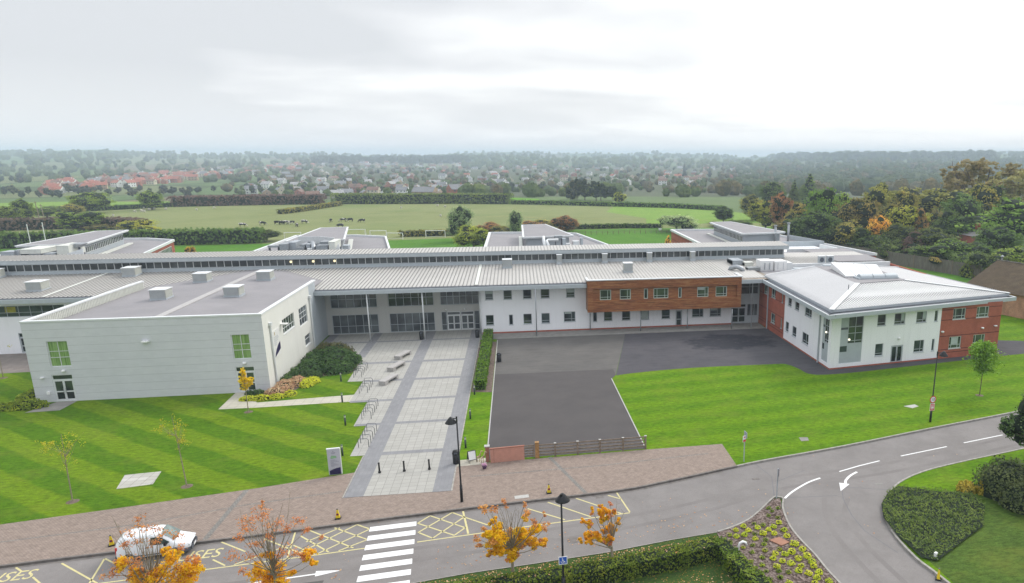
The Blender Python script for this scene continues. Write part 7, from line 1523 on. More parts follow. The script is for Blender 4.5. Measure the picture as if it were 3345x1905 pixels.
# lime plants in the bark bed (two prototypes, copied)
protos = []
for q in range(2):
    rnd = random.Random(60 + q); m_ = MB(); lump(m_, (0, 0, .06), (.13, .13, .1), rnd, 1, 8, .1)
    for _ in range(110 if q == 0 else 70): d = Vector((rnd.gauss(0, 1), rnd.gauss(0, 1), abs(rnd.gauss(0, .8)))).normalized(); leafquad(m_, Vector((d.x * .2, d.y * .2, .05 + d.z * .17)) * rnd.uniform(.7, 1.1), rnd.uniform(.05, .085), d + Vector((0, 0, .4)), .7, rnd)
    protos.append(m_.build('bedding_plant', [M['f_lime'] if q == 0 else M['f_limegreen'], M['core']]))
PL = [(990, 35, 1), (290, 105, 1), (500, 45, .7), (560, 128, 1), (678, 75, .9), (880, 112, 1), (130, 180, .95), (390, 190, 1), (790, 170, .95), (1098, 180, 1.05), (10, 272, .9), (310, 275, 1.1), (510, 252, .9), (672, 252, 1.2), (888, 245, 1), (150, 305, 1), (1142, 292, 1.05), (522, 350, .95), (722, 365, .9), (20, 410, .8), (295, 405, .9), (1292, 462, 1.35), (465, 473, .8), (693, 457, .9), (280, 515, .7), (1462, 560, 1.1), (1005, 557, .85), (710, 577, .9), (1245, 612, 1.25), (458, 612, .8), (910, 642, 1), (1105, 660, 1.1), (1538, 692, 1.25), (660, 715, .85), (880, 742, 1), (1368, 745, 1.15), (428, 797, .85), (1052, 788, .95), (1635, 803, 1.2), (1235, 843, 1.15), (660, 870, .9), (942, 903, 1.05), (1438, 888, .95), (1680, 900, 1.05), (515, 925, .8), (1375, 982, 1.05), (735, 985, .7), (990, 985, .9), (1183, 1010, .85), (1793, 1020, 1.15), (1572, 1040, 1.1), (618, 1065, .85), (1015, 1108, .85), (1748, 1128, 1.1), (800, 1152, .9), (1977, 1197, 1.1), (1185, 1228, 1), (1705, 1235, 1.0)]
PX = [(12, 742), (45, 768), (100, 742), (98, 830), (110, 880), (12, 812), (55, 915), (160, 948), (15, 945), (60, 980)]
spots = [((2380 + a * 420 / 2557) / K, (1700 + b_ * 420 / 2557) / K, s_) for a, b_, s_ in PL] + [((2505 + a * .34682) / K, (1400 + b_ * .34682) / K, .8) for a, b_ in PX]
rnd = random.Random(12); used = [False, False]
for px1, py1, s_ in spots:
    p = G(px1, py1, .12); q = 0 if s_ > .92 else 1
    if not used[q]: o = protos[q]; used[q] = True
    else: o = protos[q].copy(); COL.objects.link(o)
    o.location = (p.x, p.y - .1, .05); o.rotation_euler = (0, 0, rnd.uniform(0, 6)); o.scale = (s_ * 1.12,) * 3
    tag(o, 'bright lime rounded plant in the bark bed' if q == 0 else 'smaller duller green plant in the bark bed', 'plant', 'lime plants in the bark bed')
# ================================================================== MIDDLE DISTANCE
t = MT('pasture', 0.95, 0.1); x = t.xyz(); wig = t.noise(0.02, 3, 0.5)
u = t.v('ADD', t.v('MULTIPLY', x[1], 1.0), t.v('ADD', t.v('MULTIPLY', x[0], 0.10), t.v('MULTIPLY', wig, 16)))
s1 = t.v('SINE', t.v('MULTIPLY', u, 2.1)); s2 = t.noise(0.25, 4, 0.65, sc3=(0.35, 2.2, 1)); n1 = t.noise(0.015, 4, 0.6)
c = t.ramp(n1, [(0.35, (0.145, 0.175, 0.058)), (0.5, (0.185, 0.205, 0.082)), (0.65, (0.125, 0.172, 0.05))])
c = t.mix(t.v('MULTIPLY', t.v('ADD', s1, 1.0), 0.13), c, (0.31, 0.31, 0.15)); c = t.mix(t.v('MULTIPLY', t.ramp(s2, [(0.45, 0.0), (0.7, 1.0)]), 0.45), c, (0.10, 0.14, 0.03)); t.col(c); M['pasture'] = t.m
M['pasture_green'] = lawn_mat('pasture_green', (0.13, 0.24, 0.035), (0.20, 0.30, 0.06), None, 0.3, 0.2, 0.3)
sheet('sports_field', [(-150, 118), (100, 118), (100, 243), (40, 244), (15, 243), (-19, 224), (-37, 221), (-75, 217.5), (-150, 216)], -0.05, M['lawn_pitch'])
sheet('meadow', [(-230, 216), (-150, 216), (-75, 217.5), (-37, 221), (-19, 224), (15, 243), (40, 244), (100, 243), (110, 262), (96, 318), (75, 339), (47, 354), (-2, 377), (-35, 386), (-130, 391), (-166, 380), (-190, 354), (-230, 338)], -0.10, M['pasture'])
sheet('meadow', [(48, 262), (110, 255), (96, 318), (75, 339), (48, 353), (40, 320), (52, 285)], -0.09, M['pasture_green'])
sheet('meadow', [(-230, 340), (-190, 356), (-166, 382), (-150, 420), (-240, 430), (-330, 400)], -0.08, M['pasture_green'])
sheet('meadow', [(-12, 384), (8, 378), (14, 420), (-10, 440)], -0.08, M['lawn_bright'])
fc_ = dict
TREEC = {'dg': ('dark green', [(0.018, 0.031, 0.012), (0.038, 0.058, 0.019), (0.068, 0.092, 0.028)]), 'gr': ('mid green', [(0.030, 0.052, 0.013), (0.064, 0.098, 0.022), (0.115, 0.15, 0.035)]),
    'ol': ('olive brown', [(0.035, 0.042, 0.016), (0.085, 0.085, 0.028), (0.17, 0.14, 0.045)]), 'ye': ('yellow green', [(0.045, 0.06, 0.014), (0.105, 0.125, 0.022), (0.20, 0.20, 0.04)]),
    'or': ('orange', [(0.13, 0.07, 0.02), (0.25, 0.135, 0.03), (0.34, 0.20, 0.045)]), 'ru': ('rust brown', [(0.05, 0.030, 0.018), (0.105, 0.055, 0.03), (0.17, 0.095, 0.045)]),
    'wi': ('grey green', [(0.045, 0.07, 0.05), (0.10, 0.14, 0.09), (0.17, 0.21, 0.14)]), 'pu': ('dark purple', [(0.028, 0.020, 0.024), (0.05, 0.035, 0.04), (0.08, 0.055, 0.05)]), 'ba': ('thin pale', [(0.05, 0.055, 0.03), (0.095, 0.09, 0.048), (0.14, 0.125, 0.07)])}
for k_, (nm_, cs_) in TREEC.items(): M['t_' + k_] = foliage('tree_' + nm_.replace(' ', '_'), [(c_[0] * 2.6, c_[1] * 2.5, c_[2] * 1.8) for c_ in cs_], 0.35, 0.22, hue=0.022, tl=.4); M['u_' + k_] = foliage('far_' + nm_.replace(' ', '_'), [(c_[0] * 1.05, c_[1] * 0.9, c_[2] * 0.8) for c_ in cs_], 0.12, 0.35, hue=0.022)
def crown_mesh(kind, seed, n, ls, core=True):
    rnd = random.Random(seed); m_ = MB()          # unit tree: height 1, crown width about 1
    if kind == 'round': bl = [(rnd.uniform(-.24, .24), rnd.uniform(-.24, .24), rnd.uniform(.36, .74), rnd.uniform(.18, .27)) for _ in range(9)] + [(0, 0, .82, .17), (0, 0, .5, .34), (.05, 0, .3, .24)]
    elif kind == 'wide': bl = [(rnd.uniform(-.36, .36), rnd.uniform(-.3, .3), rnd.uniform(.4, .78), rnd.uniform(.14, .22)) for _ in range(14)] + [(0, 0, .5, .34), (-.25, 0, .32, .22), (.25, 0, .32, .22)]
    elif kind == 'cone': bl = [(0, 0, .15 + .1 * i, .30 - .032 * i) for i in range(9)]
    elif kind == 'bush': bl = [(rnd.uniform(-.34, .34), rnd.uniform(-.3, .3), rnd.uniform(.22, .7), rnd.uniform(.2, .3)) for _ in range(9)]
    elif kind == 'bare': bl = [(rnd.uniform(-.36, .36), rnd.uniform(-.3, .3), rnd.uniform(.4, .9), rnd.uniform(.08, .15)) for _ in range(26)]
    tot = sum(b_[3] ** 2 for b_ in bl)
    for x, y, z, r in bl:
        if core and kind != 'bare': lump(m_, (x, y, z), (r * .72, r * .72, r * .66), rnd, 1, 6, .15)
        k = int(n * r * r / tot); sub = max(3, int(k / 14))
        for _ in range(sub):
            d = Vector((rnd.gauss(0, 1), rnd.gauss(0, 1), rnd.gauss(0, 1) + .25)).normalized(); c = Vector((x, y, z)) + Vector((d.x, d.y, d.z * .85)) * r * rnd.uniform(.7, 1.0)
            blob_leaves(m_, c, (r * .34, r * .34, r * .22), max(2, k // sub), ls, rnd, .3, 0, .9)
    return m_
def trunk_mesh(kind, seed):
    rnd = random.Random(seed + 50); m_ = MB(); m_.tube([(0, 0, -.01), (0, 0, .25), (0.01, 0, .5)], [.028, .02, .012], 6)
    for _ in range(7 if kind != 'bare' else 26): a = rnd.uniform(0, 6.28); r_ = rnd.uniform(.15, .38); limb(m_, (0, 0, rnd.uniform(.2, .42)), (r_ * math.cos(a), r_ * math.sin(a), rnd.uniform(.5, .93)), .013, .003, 4, .12, rnd)
    return m_
PC = {}
def crown_me(kind, var, col, lod):
    k = (kind, var, col, lod)
    if k not in PC:
        b0 = (kind, var, lod)
        if b0 not in PC:
            n, ls = {2: (5600, .036), 1: (1500, .06), 0: (220, .13)}[lod]
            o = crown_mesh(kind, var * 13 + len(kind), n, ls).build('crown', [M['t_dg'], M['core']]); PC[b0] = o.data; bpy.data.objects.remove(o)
        me = PC[b0].copy(); me.materials[0] = M[('t_' if lod == 2 else 'u_') + col]; PC[k] = me
    return PC[k]
def trunk_me(kind, var):
    k = ('trunk', kind, var)
    if k not in PC: o = trunk_mesh(kind, var).build('trunk', M['bark']); PC[k] = o.data; bpy.data.objects.remove(o)
    return PC[k]
tr_rnd = random.Random(77); TREES = []
def plant_tree(x, y, z, h, w, kind, col, label, group, lod=1, name='tree', cat='tree'):
    var = tr_rnd.randrange(3); rz = tr_rnd.uniform(0, 6.28)
    if lod == 0:
        o = bpy.data.objects.new(name, crown_me(kind, var, col, 0)); COL.objects.link(o); o.location = (x, y, z); o.scale = (w, w, h); o.rotation_euler = (0, 0, rz); tag(o, label, cat, group)
    else:
        o = thing(name, label, cat, (x, y, z), rz, group); o.scale = (w, w, h)
        for nm, me in (('trunk', trunk_me(kind, var)), ('crown', crown_me(kind, var, col, lod))): c = bpy.data.objects.new(nm, me); COL.objects.link(c); c.parent = o
    TREES.append((x, y)); return o
def tree_px(px, ytop, Y, wpx, kind, col, label, group=None, lod=2, name='tree', z=0, cat='tree'):
    if group == GR: Y += wpx * K / FPX * Y * .45 + 3
    p = AY(px, ytop, Y); d = math.hypot(p.x, Y); w = wpx * K / FPX * d * (1.28 if group == GR else 1.0); return plant_tree(p.x, Y, z, p.z - z, w * 1.08, kind, col, label, group, lod, name, cat)
GR = 'wood edge trees on the right beyond the fence'
for a in [(2450, 390, 203, 150, 'bare', 'ba', 'tallest thin pale crowned tree above the wood on the right'), (2533, 420, 195, 110, 'bare', 'ba', 'thin pale crowned tree at the right edge behind the wood'),
    (2328, 458, 196, 150, 'wide', 'ol', 'broad olive brown tree at the centre of the right wood skyline'), (2202, 450, 192, 100, 'round', 'ol', 'tall olive gold tree rising left in the right wood'), (2255, 470, 190, 70, 'round', 'ol', 'narrow olive tree between the two broad skyline trees'),
    (2071, 462, 182, 92, 'round', 'gr', 'tall pointed mid green tree at the left of the right wood'), (2110, 475, 186, 60, 'round', 'gr', 'green tree tucked behind the tall pointed green one'), (2023, 433, 330, 80, 'cone', 'dg', 'dark conifer group standing beyond the left of the right wood'), (1985, 448, 320, 45, 'cone', 'dg', 'smaller dark conifer left of the far conifer group'),
    (1930, 450, 300, 60, 'round', 'dg', 'dark green tree left of the far conifers'), (1955, 477, 215, 58, 'round', 'ru', 'rust coloured tree at the left end of the right wood'), (1882, 483, 262, 62, 'round', 'ol', 'olive green tree standing left of the rust tree'), (1915, 500, 225, 62, 'round', 'ye', 'yellow green tree below the rust tree'), (1990, 500, 200, 60, 'round', 'ol', 'brown olive tree right of the rust tree'),
    (2142, 488, 176, 100, 'round', 'ol', 'broad olive yellow tree right of the pointed green tree'), (2275, 510, 174, 78, 'round', 'ye', 'yellowish tree in the middle of the right wood'), (2302, 516, 172, 36, 'round', 'ru', 'small reddish crown in the middle of the right wood'), (2398, 478, 182, 95, 'round', 'dg', 'dark evergreen right of the broad skyline tree'), (2450, 452, 190, 80, 'round', 'ol', 'dark olive tree at the foot of the tallest pale tree'), (2490, 455, 187, 90, 'round', 'dg', 'dark green tree at the foot of the right pale tree'),
    (2533, 488, 160, 170, 'round', 'gr', 'large green tree at the right edge of the picture'), (2036, 520, 170, 112, 'round', 'dg', 'large dark green tree nearest the left of the wood'), (1965, 545, 186, 70, 'round', 'ol', 'low brown green tree behind the rear brick block'), (2000, 560, 172, 60, 'bush', 'dg', 'low dark bush behind the rear brick block'),
    (2090, 560, 166, 80, 'round', 'dg', 'dark low tree behind the end of the plant screen'), (2130, 545, 165, 90, 'round', 'ol', 'brown green low tree by the left end of the fence'), (2200, 535, 162, 52, 'round', 'or', 'small orange tree in the front of the right wood'), (2182, 560, 160, 80, 'bush', 'dg', 'dark undergrowth below the small orange tree'), (2240, 555, 158, 88, 'round', 'dg', 'dark green tree right of the small orange tree'),
    (2288, 575, 152, 70, 'round', 'pu', 'dark purple leaved tree above the fence'), (2335, 565, 150, 90, 'round', 'dg', 'glossy dark green tree above the middle of the fence'), (2220, 590, 155, 80, 'bush', 'dg', 'dark bush against the fence below the purple tree'), (2385, 590, 141, 100, 'bush', 'gr', 'broad green bush above the right part of the fence'), (2320, 605, 146, 80, 'bush', 'dg', 'dark bush against the middle of the fence'),
    (2445, 600, 138, 90, 'round', 'dg', 'dark tree behind the roof ridge of the barn'), (2420, 620, 134, 70, 'bush', 'dg', 'dark bush between fence end and barn'), (2500, 560, 146, 100, 'round', 'dg', 'dark tree in front of the large right edge tree'), (2540, 612, 128, 90, 'round', 'gr', 'fresh green tree just behind the barn'), (2480, 625, 126, 70, 'bush', 'dg', 'dark bush just behind the barn ridge'), (2370, 520, 172, 80, 'round', 'dg', 'dark tree under the broad skyline tree'), (2420, 535, 165, 80, 'round', 'dg', 'dark tree left of the brick chimney house'), (2230, 505, 182, 70, 'round', 'ol', 'olive tree behind the small orange tree'), (2340, 520, 180, 70, 'round', 'ol', 'olive tree behind the yellowish wood tree')]:
    tree_px(*a, group=GR, lod=2)
# single trees and bushes round the playing field
for a in [(1147, 510, 214, 74, 'round', 'wi', 'large grey green willow behind the playing field'), (1283, 521, 222, 46, 'round', 'wi', 'smaller grey green willow right of the large one'), (1180, 556, 196, 84, 'bush', 'ye', 'yellow green bush in front of the large willow'), (1205, 575, 198, 60, 'bush', 'ol', 'olive bush right of the yellow green bush'), (1222, 552, 235, 56, 'bush', 'ru', 'rust bush behind the yellow green bush'),
    (1252, 560, 230, 50, 'bush', 'ol', 'brown scrub between the two willows'), (1325, 548, 236, 66, 'bush', 'ru', 'rust scrub right of the smaller willow'), (1408, 533, 238, 60, 'bush', 'ru', 'taller rust bush above the rear block with ducts'), (1365, 545, 240, 56, 'bush', 'ol', 'olive scrub left of the taller rust bush'), (1690, 530, 232, 100, 'bush', 'wi', 'wide grey green bush left of the brick rear block'), (1808, 512, 262, 54, 'round', 'dg', 'round dark green tree at the right of the meadow'), (1790, 552, 248, 50, 'bush', 'pu', 'dark bramble patch right of the wide grey bush'),
    (1840, 545, 235, 60, 'bush', 'dg', 'dark bush beside the rear brick block roof'), (1548, 478, 372, 36, 'round', 'ye', 'pale yellow green tree at the far edge of the meadow'), (1567, 503, 370, 46, 'bush', 'dg', 'dark bush right of the pale yellow green tree'), (200, 523, 266, 86, 'wide', 'gr', 'spreading tree standing before the cattle meadow'), (262, 560, 262, 60, 'bush', 'ol', 'olive bush right of the spreading tree'), (345, 548, 250, 70, 'bush', 'ye', 'yellow olive bush above the left rear roof'),
    (215, 478, 345, 76, 'round', 'gr', 'dark round tree in the hedge left of the meadow'), (372, 474, 362, 60, 'round', 'gr', 'round tree standing on the meadow boundary hedge'), (52, 494, 300, 48, 'round', 'gr', 'narrow tree left of the cattle meadow'), (8, 512, 280, 62, 'round', 'gr', 'tree cut by the left edge above the hedge'), (170, 505, 330, 40, 'bush', 'ol', 'small bush left of the dark round tree'), (112, 512, 318, 60, 'bush', 'dg', 'dark bramble bush left of the meadow'), (655, 568, 224, 60, 'bush', 'dg', 'dark bush ending the long dark hedge'), (560, 566, 223, 70, 'bush', 'dg', 'taller dark part in the long dark hedge'),
    (468, 612, 176, 22, 'bush', 'or', 'small orange tree behind the far left block'), (1670, 585, 150, 26, 'round', 'or', 'orange tree against the brick rear block')]:
    tree_px(*a, lod=2, group=None, cat='bush' if a[4] == 'bush' else 'tree', name='bush' if a[4] == 'bush' else 'tree')
hedge('long dark hedge behind the left of the playing field', [(-165, 219), (-139, 219), (-104, 219.5), (-74, 221)], 4, 3.9, 't_dg', 4.5, .75, 51, rough_=.5)
hedge('brown bramble hedge left in front of the cattle meadow', [(-200, 262), (-171, 270), (-150, 275), (-128, 268)], 5, 3.4, 't_pu', 3.5, .8, 52, rough_=.5)
hedge('tall dark hedge closing the far side of the meadow', [(-165, 383), (-129, 391), (-100, 393.5)], 6, 4.6, 't_pu', 2.6, 1.0, 53, rough_=.5)
hedge('tall dark hedge behind the far middle of the meadow', [(-92, 394), (-35, 389), (-4, 383)], 6, 4.8, 't_dg', 2.6, 1.0, 54, rough_=.5)
hedge('low dark hedge at the far right of the meadow', [(-2, 378.5), (20, 369), (47, 355), (75, 340.5), (94, 321)], 3, 1.9, 't_dg', 3.0, .9, 55, rough_=.3)
hedge('thin dark hedge at the left boundary of the meadow', [(-215, 345), (-197, 348.5), (-189, 356), (-166, 381)], 2, 1.9, 't_dg', 3.5, .8, 56, rough_=.3)
hedge('brown hedge spur running up the middle of the meadow', [(-100, 328), (-96, 340), (-88, 378)], 3, 1.8, 't_ol', 4, .7, 57, rough_=.3)
hedge('low dark hedge between the playing field and right meadow', [(16, 246), (38, 247), (50, 245)], 2, 1.4, 't_dg', 5, .6, 58, rough_=.2)
hedge('low scrub strip behind the right hand football goals', [(-36, 231), (-22, 232), (-8, 238)], 2.5, 1.6, 't_ol', 5, .7, 59, rough_=.3)
ht = MB(); strip(ht, [(-108, 323.5), (-94, 328), (-60, 329.5), (-33, 329)], .6, -0.02); strip(ht, [(-33, 302), (-2, 300.5), (11, 291), (40, 284), (52, 279), (83, 269)], .6, -0.02); struct('ditch', ht, M['t_ol'])
# post and rail fence in the far field
T = thing('field_fence', 'thin wire field fence along the far side of the playing field', 'fence', (34, 227, 0)); 
for k in range(18): x = 18 + k * 1.8; MB().box(x - .07, x + .07, 226.5 + k * .07, 226.65 + k * .07, -.1, 1.2).build('post', M['wood_fence'], T)
for z in (.5, .85, 1.15): MB().bar((18, 226.6, z), (48.6, 227.8, z), .04, .06).build('wire', M['wood_fence'], T)
T = thing('field_sign', 'small white notice board by the field fence', 'sign', (46.5, 228.5, 0)); MB().box(45.9, 47.0, 228.5, 228.56, .9, 1.6).build('board', M['white_paint'], T); MB().box(46.4, 46.5, 228.57, 228.66, 0, 1.6).build('post', M['wood_fence'], T)
# goals
def goal(label, x0, x1, y, h, dpt=1.2, y1=None):
    T = thing('football_goal', label, 'goal', ((x0 + x1) / 2, y, 0), 0, 'white football goals'); y1 = y if y1 is None else y1
    MB().tube([(x0, y, 0), (x0, y, h)], .09, 8).build('post', M['white_paint'], T); MB().tube([(x1, y1, 0), (x1, y1, h)], .09, 8).build('post', M['white_paint'], T); MB().tube([(x0, y, h), (x1, y1, h)], .09, 8).build('crossbar', M['white_paint'], T)
    m_ = MB()
    for x, yy in ((x0, y), (x1, y1)): m_.tube([(x, yy, h), (x, yy + dpt * .5, h), (x, yy + dpt * 1.6, 0)], .04, 6)
    m_.tube([(x0, y + dpt * 1.6, 0.05), (x1, y1 + dpt * 1.6, 0.05)], .04, 6); m_.build('net_support', M['white_paint'], T); return T
goal('football goal half hidden left of the hall plant roof', -69.7, -65.0, 229, 1.9); goal('football goal first right of the plant roof', -53.4, -47.4, 234.5, 2.0); goal('football goal second right of the plant roof', -45.8, -40.9, 233.5, 1.6); goal('nearest football goal with clear frame and posts', -39.1, -34.3, 223.3, 1.9, y1=222.6); goal('rightmost football goal beside the willow', -28.0, -22.2, 226.4, 2.1)
T = thing('rugby_posts', 'pair of tall slender white posts at the far left', 'rugby posts', (-98, 184, 0))
for x, y in ((-111.2, 184.5), (-108.0, 184.5)): MB().tube([(x, y, 0), (x, y, 9.2 if x < -110 else 9.6)], .09, 8).build('post', M['white_paint'], T)
MB().tube([(-111.2, 184.5, 3), (-108, 184.5, 3)], .07, 8).build('crossbar', M['white_paint'], T)
for x, y, h, lb in ((-175.3, 298.6, 7.8, 'taller wooden telegraph pole at the left of the meadow'), (-171, 294, 7.0, 'shorter wooden telegraph pole at the left of the meadow')): MBp = MB().tube([(x, y, 0), (x - .4, y, h)], [.16, .12], 8); MBp.box(x - .9, x + .1, y - .06, y + .06, h - .5, h - .35); tag(MBp.build('telegraph_pole', M['bark_pale']), lb, 'pole', 'telegraph poles')
# tall close boarded fence on the right
FP = [(79.5, 176), (82.0, 169), (84.3, 162.4), (86.7, 154.8), (89.3, 147.2), (92.7, 137.6), (94.6, 131), (97.5, 121), (101, 112)]
T = thing('boarded_fence', 'tall grey close boarded timber fence in front of the right wood', 'fence', (89, 147, 0))
t = MT('grey_boards', 0.9, 0.1); x = t.xyz(); fr = t.v('FRACT', t.v('DIVIDE', t.v('ADD', x[1], t.v('MULTIPLY', x[0], .3)), 0.3)); c = t.ramp(t.noise(3.0, 4, .6, sc3=(1, 1, .2)), [(.3, (0.13, 0.115, 0.10)), (.7, (0.21, 0.19, 0.17))]); t.col(t.mix(t.v('MULTIPLY', t.v('LESS_THAN', fr, .18), .5), c, (.06, .05, .045))); M['boards'] = t.m
for a, b_ in zip(FP[:-1], FP[1:]): MB().bar((a[0], a[1], 1.4), (b_[0], b_[1], 1.4), .05, 2.9).build('board_panel', M['boards'], T)
for a in FP: MB().box(a[0] - .1, a[0] + .1, a[1] - .1, a[1] + .1, 0, 2.95).build('post', M['wood_fence'], T)
for c_, r_, mt_, lb, ls in (((91.0, 142.0, 2.3), (.8, 2.4, .8), 't_ol', 'tan climbing plant spilling over the fence', .35), ((93.8, 134.0, 0), (1.2, 2.2, 3.0), 't_gr', 'dark ivy mass growing on the fence near the barn', .4), ((86.3, 155.8, 1.9), (.6, 2.2, 1.0), 't_dg', 'dark ivy patch on the middle of the fence', .35), ((82.3, 160.5, 0), (1.6, 2.4, 2.4), 't_ye', 'yellow green bush in front of the left end of the fence', .35)):
    mounds('climber' if 'bush' not in lb else 'bush', lb, 'climbing plant' if 'bush' not in lb else 'bush', [(c_, r_)], mt_, 14, ls, 71)
# barn
BN_ = thing('barn', 'old brick barn with mossy brown tiled roof at the right edge', 'barn', (80, 98, 0)); d_ = Vector((.33, -.944, 0)); n_ = Vector((.944, .33, 0)); P0 = Vector((74.6, 106.2, 0))
def bp_(u, w, z): q = P0 + d_ * u + n_ * w; return (q.x, q.y, z)
m_ = MB(); L_ = 45
for w in (0, 16): m_.poly([bp_(0, w, 0), bp_(L_, w, 0), bp_(L_, w, 3.9), bp_(0, w, 3.9)])
for u in (0, L_): m_.poly([bp_(u, 0, 0), bp_(u, 16, 0), bp_(u, 16, 3.9), bp_(u, 8, 7.2), bp_(u, 0, 3.9)])
m_.build('wall', M['brick_old'], BN_)
t = MT('old_tiles', 0.95, 0.1); n1 = t.noise(.9, 5, .7); n2 = t.noise(9, 4, .75); c = t.ramp(n1, [(.3, (0.055, 0.042, 0.033)), (.55, (0.095, 0.072, 0.05)), (.75, (0.15, 0.12, 0.08))]); t.col(t.mix(.45, c, t.ramp(n2, [(.3, (0.03, 0.02, 0.016)), (.7, (0.17, 0.13, 0.08))]))); t.bump(n2, .8, .1)
m_ = MB()
for s_ in (0, 1):
    a, b_ = (-.5, 3.72) if s_ == 0 else (16.5, 3.72); N1, N2 = 24, 8; g0 = len(m_.v); rr_ = random.Random(4)
    for i in range(N1 + 1):
        for j in range(N2 + 1): u = -.3 + (L_ + .6) * i / N1; w = a + (8 - a) * j / N2; z = b_ + (7.4 - b_) * j / N2 + rr_.uniform(-.05, .05); m_.v.append(bp_(u, w, z))
    for i in range(N1):
        for j in range(N2): q = g0 + i * (N2 + 1) + j; m_.f.append((q, q + N2 + 1, q + N2 + 2, q + 1)); m_.m.append(0)
m_.build('roof', t.m, BN_); m_ = MB(); m_.bar(bp_(-.3, 8, 7.42), bp_(L_, 8, 7.42), .35, .14); m_.build('ridge_tiles', plain('ridge_tile', (.13, .12, .10), .9, .3, 3), BN_)
m_ = MB(); m_.lathe([(.16, 0), (.14, .5), (.3, .75), (.02, 1.0)], bp_(.5, 8, 7.4), 8); m_.build('finial', M['galv'], BN_)
cp_ = AY(2440, 572, 168); T = thing('chimney_house', 'brick house with slate hip and chimney peeping out of the right wood', 'house', (cp_.x, 168, 0)); X0 = cp_.x
MB().box(X0 - 3.2, X0 + 3.2, 165, 172, 0, cp_.z - 1.4).build('wall', M['brick_red'], T); zt = cp_.z
RFm = plain('slate', (.17, .16, .16), .7, .2, 2); ro_ = MB().mesh([(X0 - 3.6, 164.6, zt - 1.5), (X0 + 3.6, 164.6, zt - 1.5), (X0 + 3.6, 172.4, zt - 1.5), (X0 - 3.6, 172.4, zt - 1.5), (X0, 167.5, zt - .1), (X0, 169.5, zt - .1)], [(0, 1, 4), (1, 2, 5, 4), (2, 3, 5), (3, 0, 4, 5)]).build('roof', RFm, T); MB().box(X0 - .5, X0 + .5, 167.2, 168.2, zt - 1.2, zt + 1.4).build('chimney', M['brick_red'], ro_)
# ------------------------------------------------------------------ livestock
def skin_mesh(name, verts, edges, radii, mats, sub=1):
    me = bpy.data.meshes.new('sk'); me.from_pydata(verts, edges, []); o = bpy.data.objects.new('sk', me); COL.objects.link(o); md = o.modifiers.new('s', 'SKIN'); me.skin_vertices[0].data[0].use_root = True
    for i, r in enumerate(radii): me.skin_vertices[0].data[i].radius = r if isinstance(r, tuple) else (r, r)
    sb_ = o.modifiers.new('u', 'SUBSURF'); sb_.levels = sub; sb_.render_levels = sub
    dg = bpy.context.evaluated_depsgraph_get(); m2 = bpy.data.meshes.new_from_object(o.evaluated_get(dg)); bpy.data.objects.remove(o); m2.name = name; m2.materials.clear(); m2.materials.append(mats)
    for p in m2.polygons: p.use_smooth = True
    return m2
t = MT('cow_hide', .8, .2); tcn = t.n.new('ShaderNodeTexCoord'); oi = t.n.new('ShaderNodeObjectInfo'); av = t.n.new('ShaderNodeVectorMath'); t.l.new(tcn.outputs['Object'], av.inputs[0]); cbn = t.n.new('ShaderNodeCombineXYZ'); t.l.new(t.v('MULTIPLY', oi.outputs['Random'], 30), cbn.inputs[0]); t.l.new(cbn.outputs[0], av.inputs[1]); nz = t.n.new('ShaderNodeTexNoise'); nz.inputs['Scale'].default_value = 1.3; nz.inputs['Detail'].default_value = 1; t.l.new(av.outputs[0], nz.inputs['Vector']); t.col(t.ramp(nz.outputs[0], [(0, (.012, .012, .015)), (.56, (.62, .60, .55))], 'CONSTANT')); cow_m = t.m
cv = [(0, 0, 1.0), (-.75, 0, 1.08), (.65, 0, 1.05), (-1.0, 0, 1.15), (.95, 0, 1.0), (1.25, 0, .62), (1.45, 0, .32), (1.62, 0, .16), (-1.1, 0, .75), (-1.08, 0, .4)] + [(x, y, z) for x in (.6, -.75) for y in (-.24, .24) for x, y, z in ((x, y, .72), (x - (.0 if x > 0 else .08), y, .42), (x, y, .02))]
ce = [(0, 1), (0, 2), (1, 3), (2, 4), (4, 5), (5, 6), (6, 7), (3, 8), (8, 9)] + [e for k in range(4) for e in ((2 if k < 2 else 1, 10 + 3 * k), (10 + 3 * k, 11 + 3 * k), (11 + 3 * k, 12 + 3 * k))]
crd = [(.38, .42), (.36, .38), (.34, .38), (.22, .26), (.22, .28), .16, .13, .09, .04, .03] + [.15, .085, .07] * 4
cow_me = skin_mesh('cow', cv, ce, crd, cow_m)
cows = [(-91.0, 276.3, 0, 'cow at the left of the herd, just above the hedge'), (-86.5, 278.3, 30, 'small looking black cow at the left of the tight group'), (-85.1, 278.1, 60, 'black cow second from the left in the tight group'), (-83.7, 279.1, 10, 'darkest cow in the middle of the tight group'), (-81.6, 277.6, 200, 'mostly white cow at the right of the tight group'), (-77.1, 268.6, 95, 'single pale cow seen end on below the tight group'), (-78.0, 281.1, 0, 'black cow standing right of the tight group'), (-69.7, 285.2, 85, 'black cow seen end on in the middle of the meadow'), (-65.6, 286.7, 190, 'cow first of the right hand trio'), (-63.0, 286.3, 180, 'cow second of the right hand trio'), (-57.8, 282.2, 190, 'cow at the far right of the herd'), (-61.4, 263.4, 180, 'black and white cow nearest the camera above the plant roof'), (-148.5, 301.0, 5, 'dark cow alone at the left of the meadow'), (-96.0, 271.4, 20, 'pale cow half hidden by the long dark hedge')]
for x, y, rz, lb in cows: o = bpy.data.objects.new('cow', cow_me); COL.objects.link(o); o.location = (x, y, -.1); o.rotation_euler = (0, 0, R(rz)); o.scale = (1.02,) * 3; tag(o, lb, 'cow', 'cows grazing on the meadow')
sv = [(0, 0, .6), (-.35, 0, .62), (.35, 0, .6), (.58, 0, .5), (.75, 0, .3)] + [(x, y, z) for x in (.3, -.33) for y in (-.13, .13) for z in (.35, .02)]
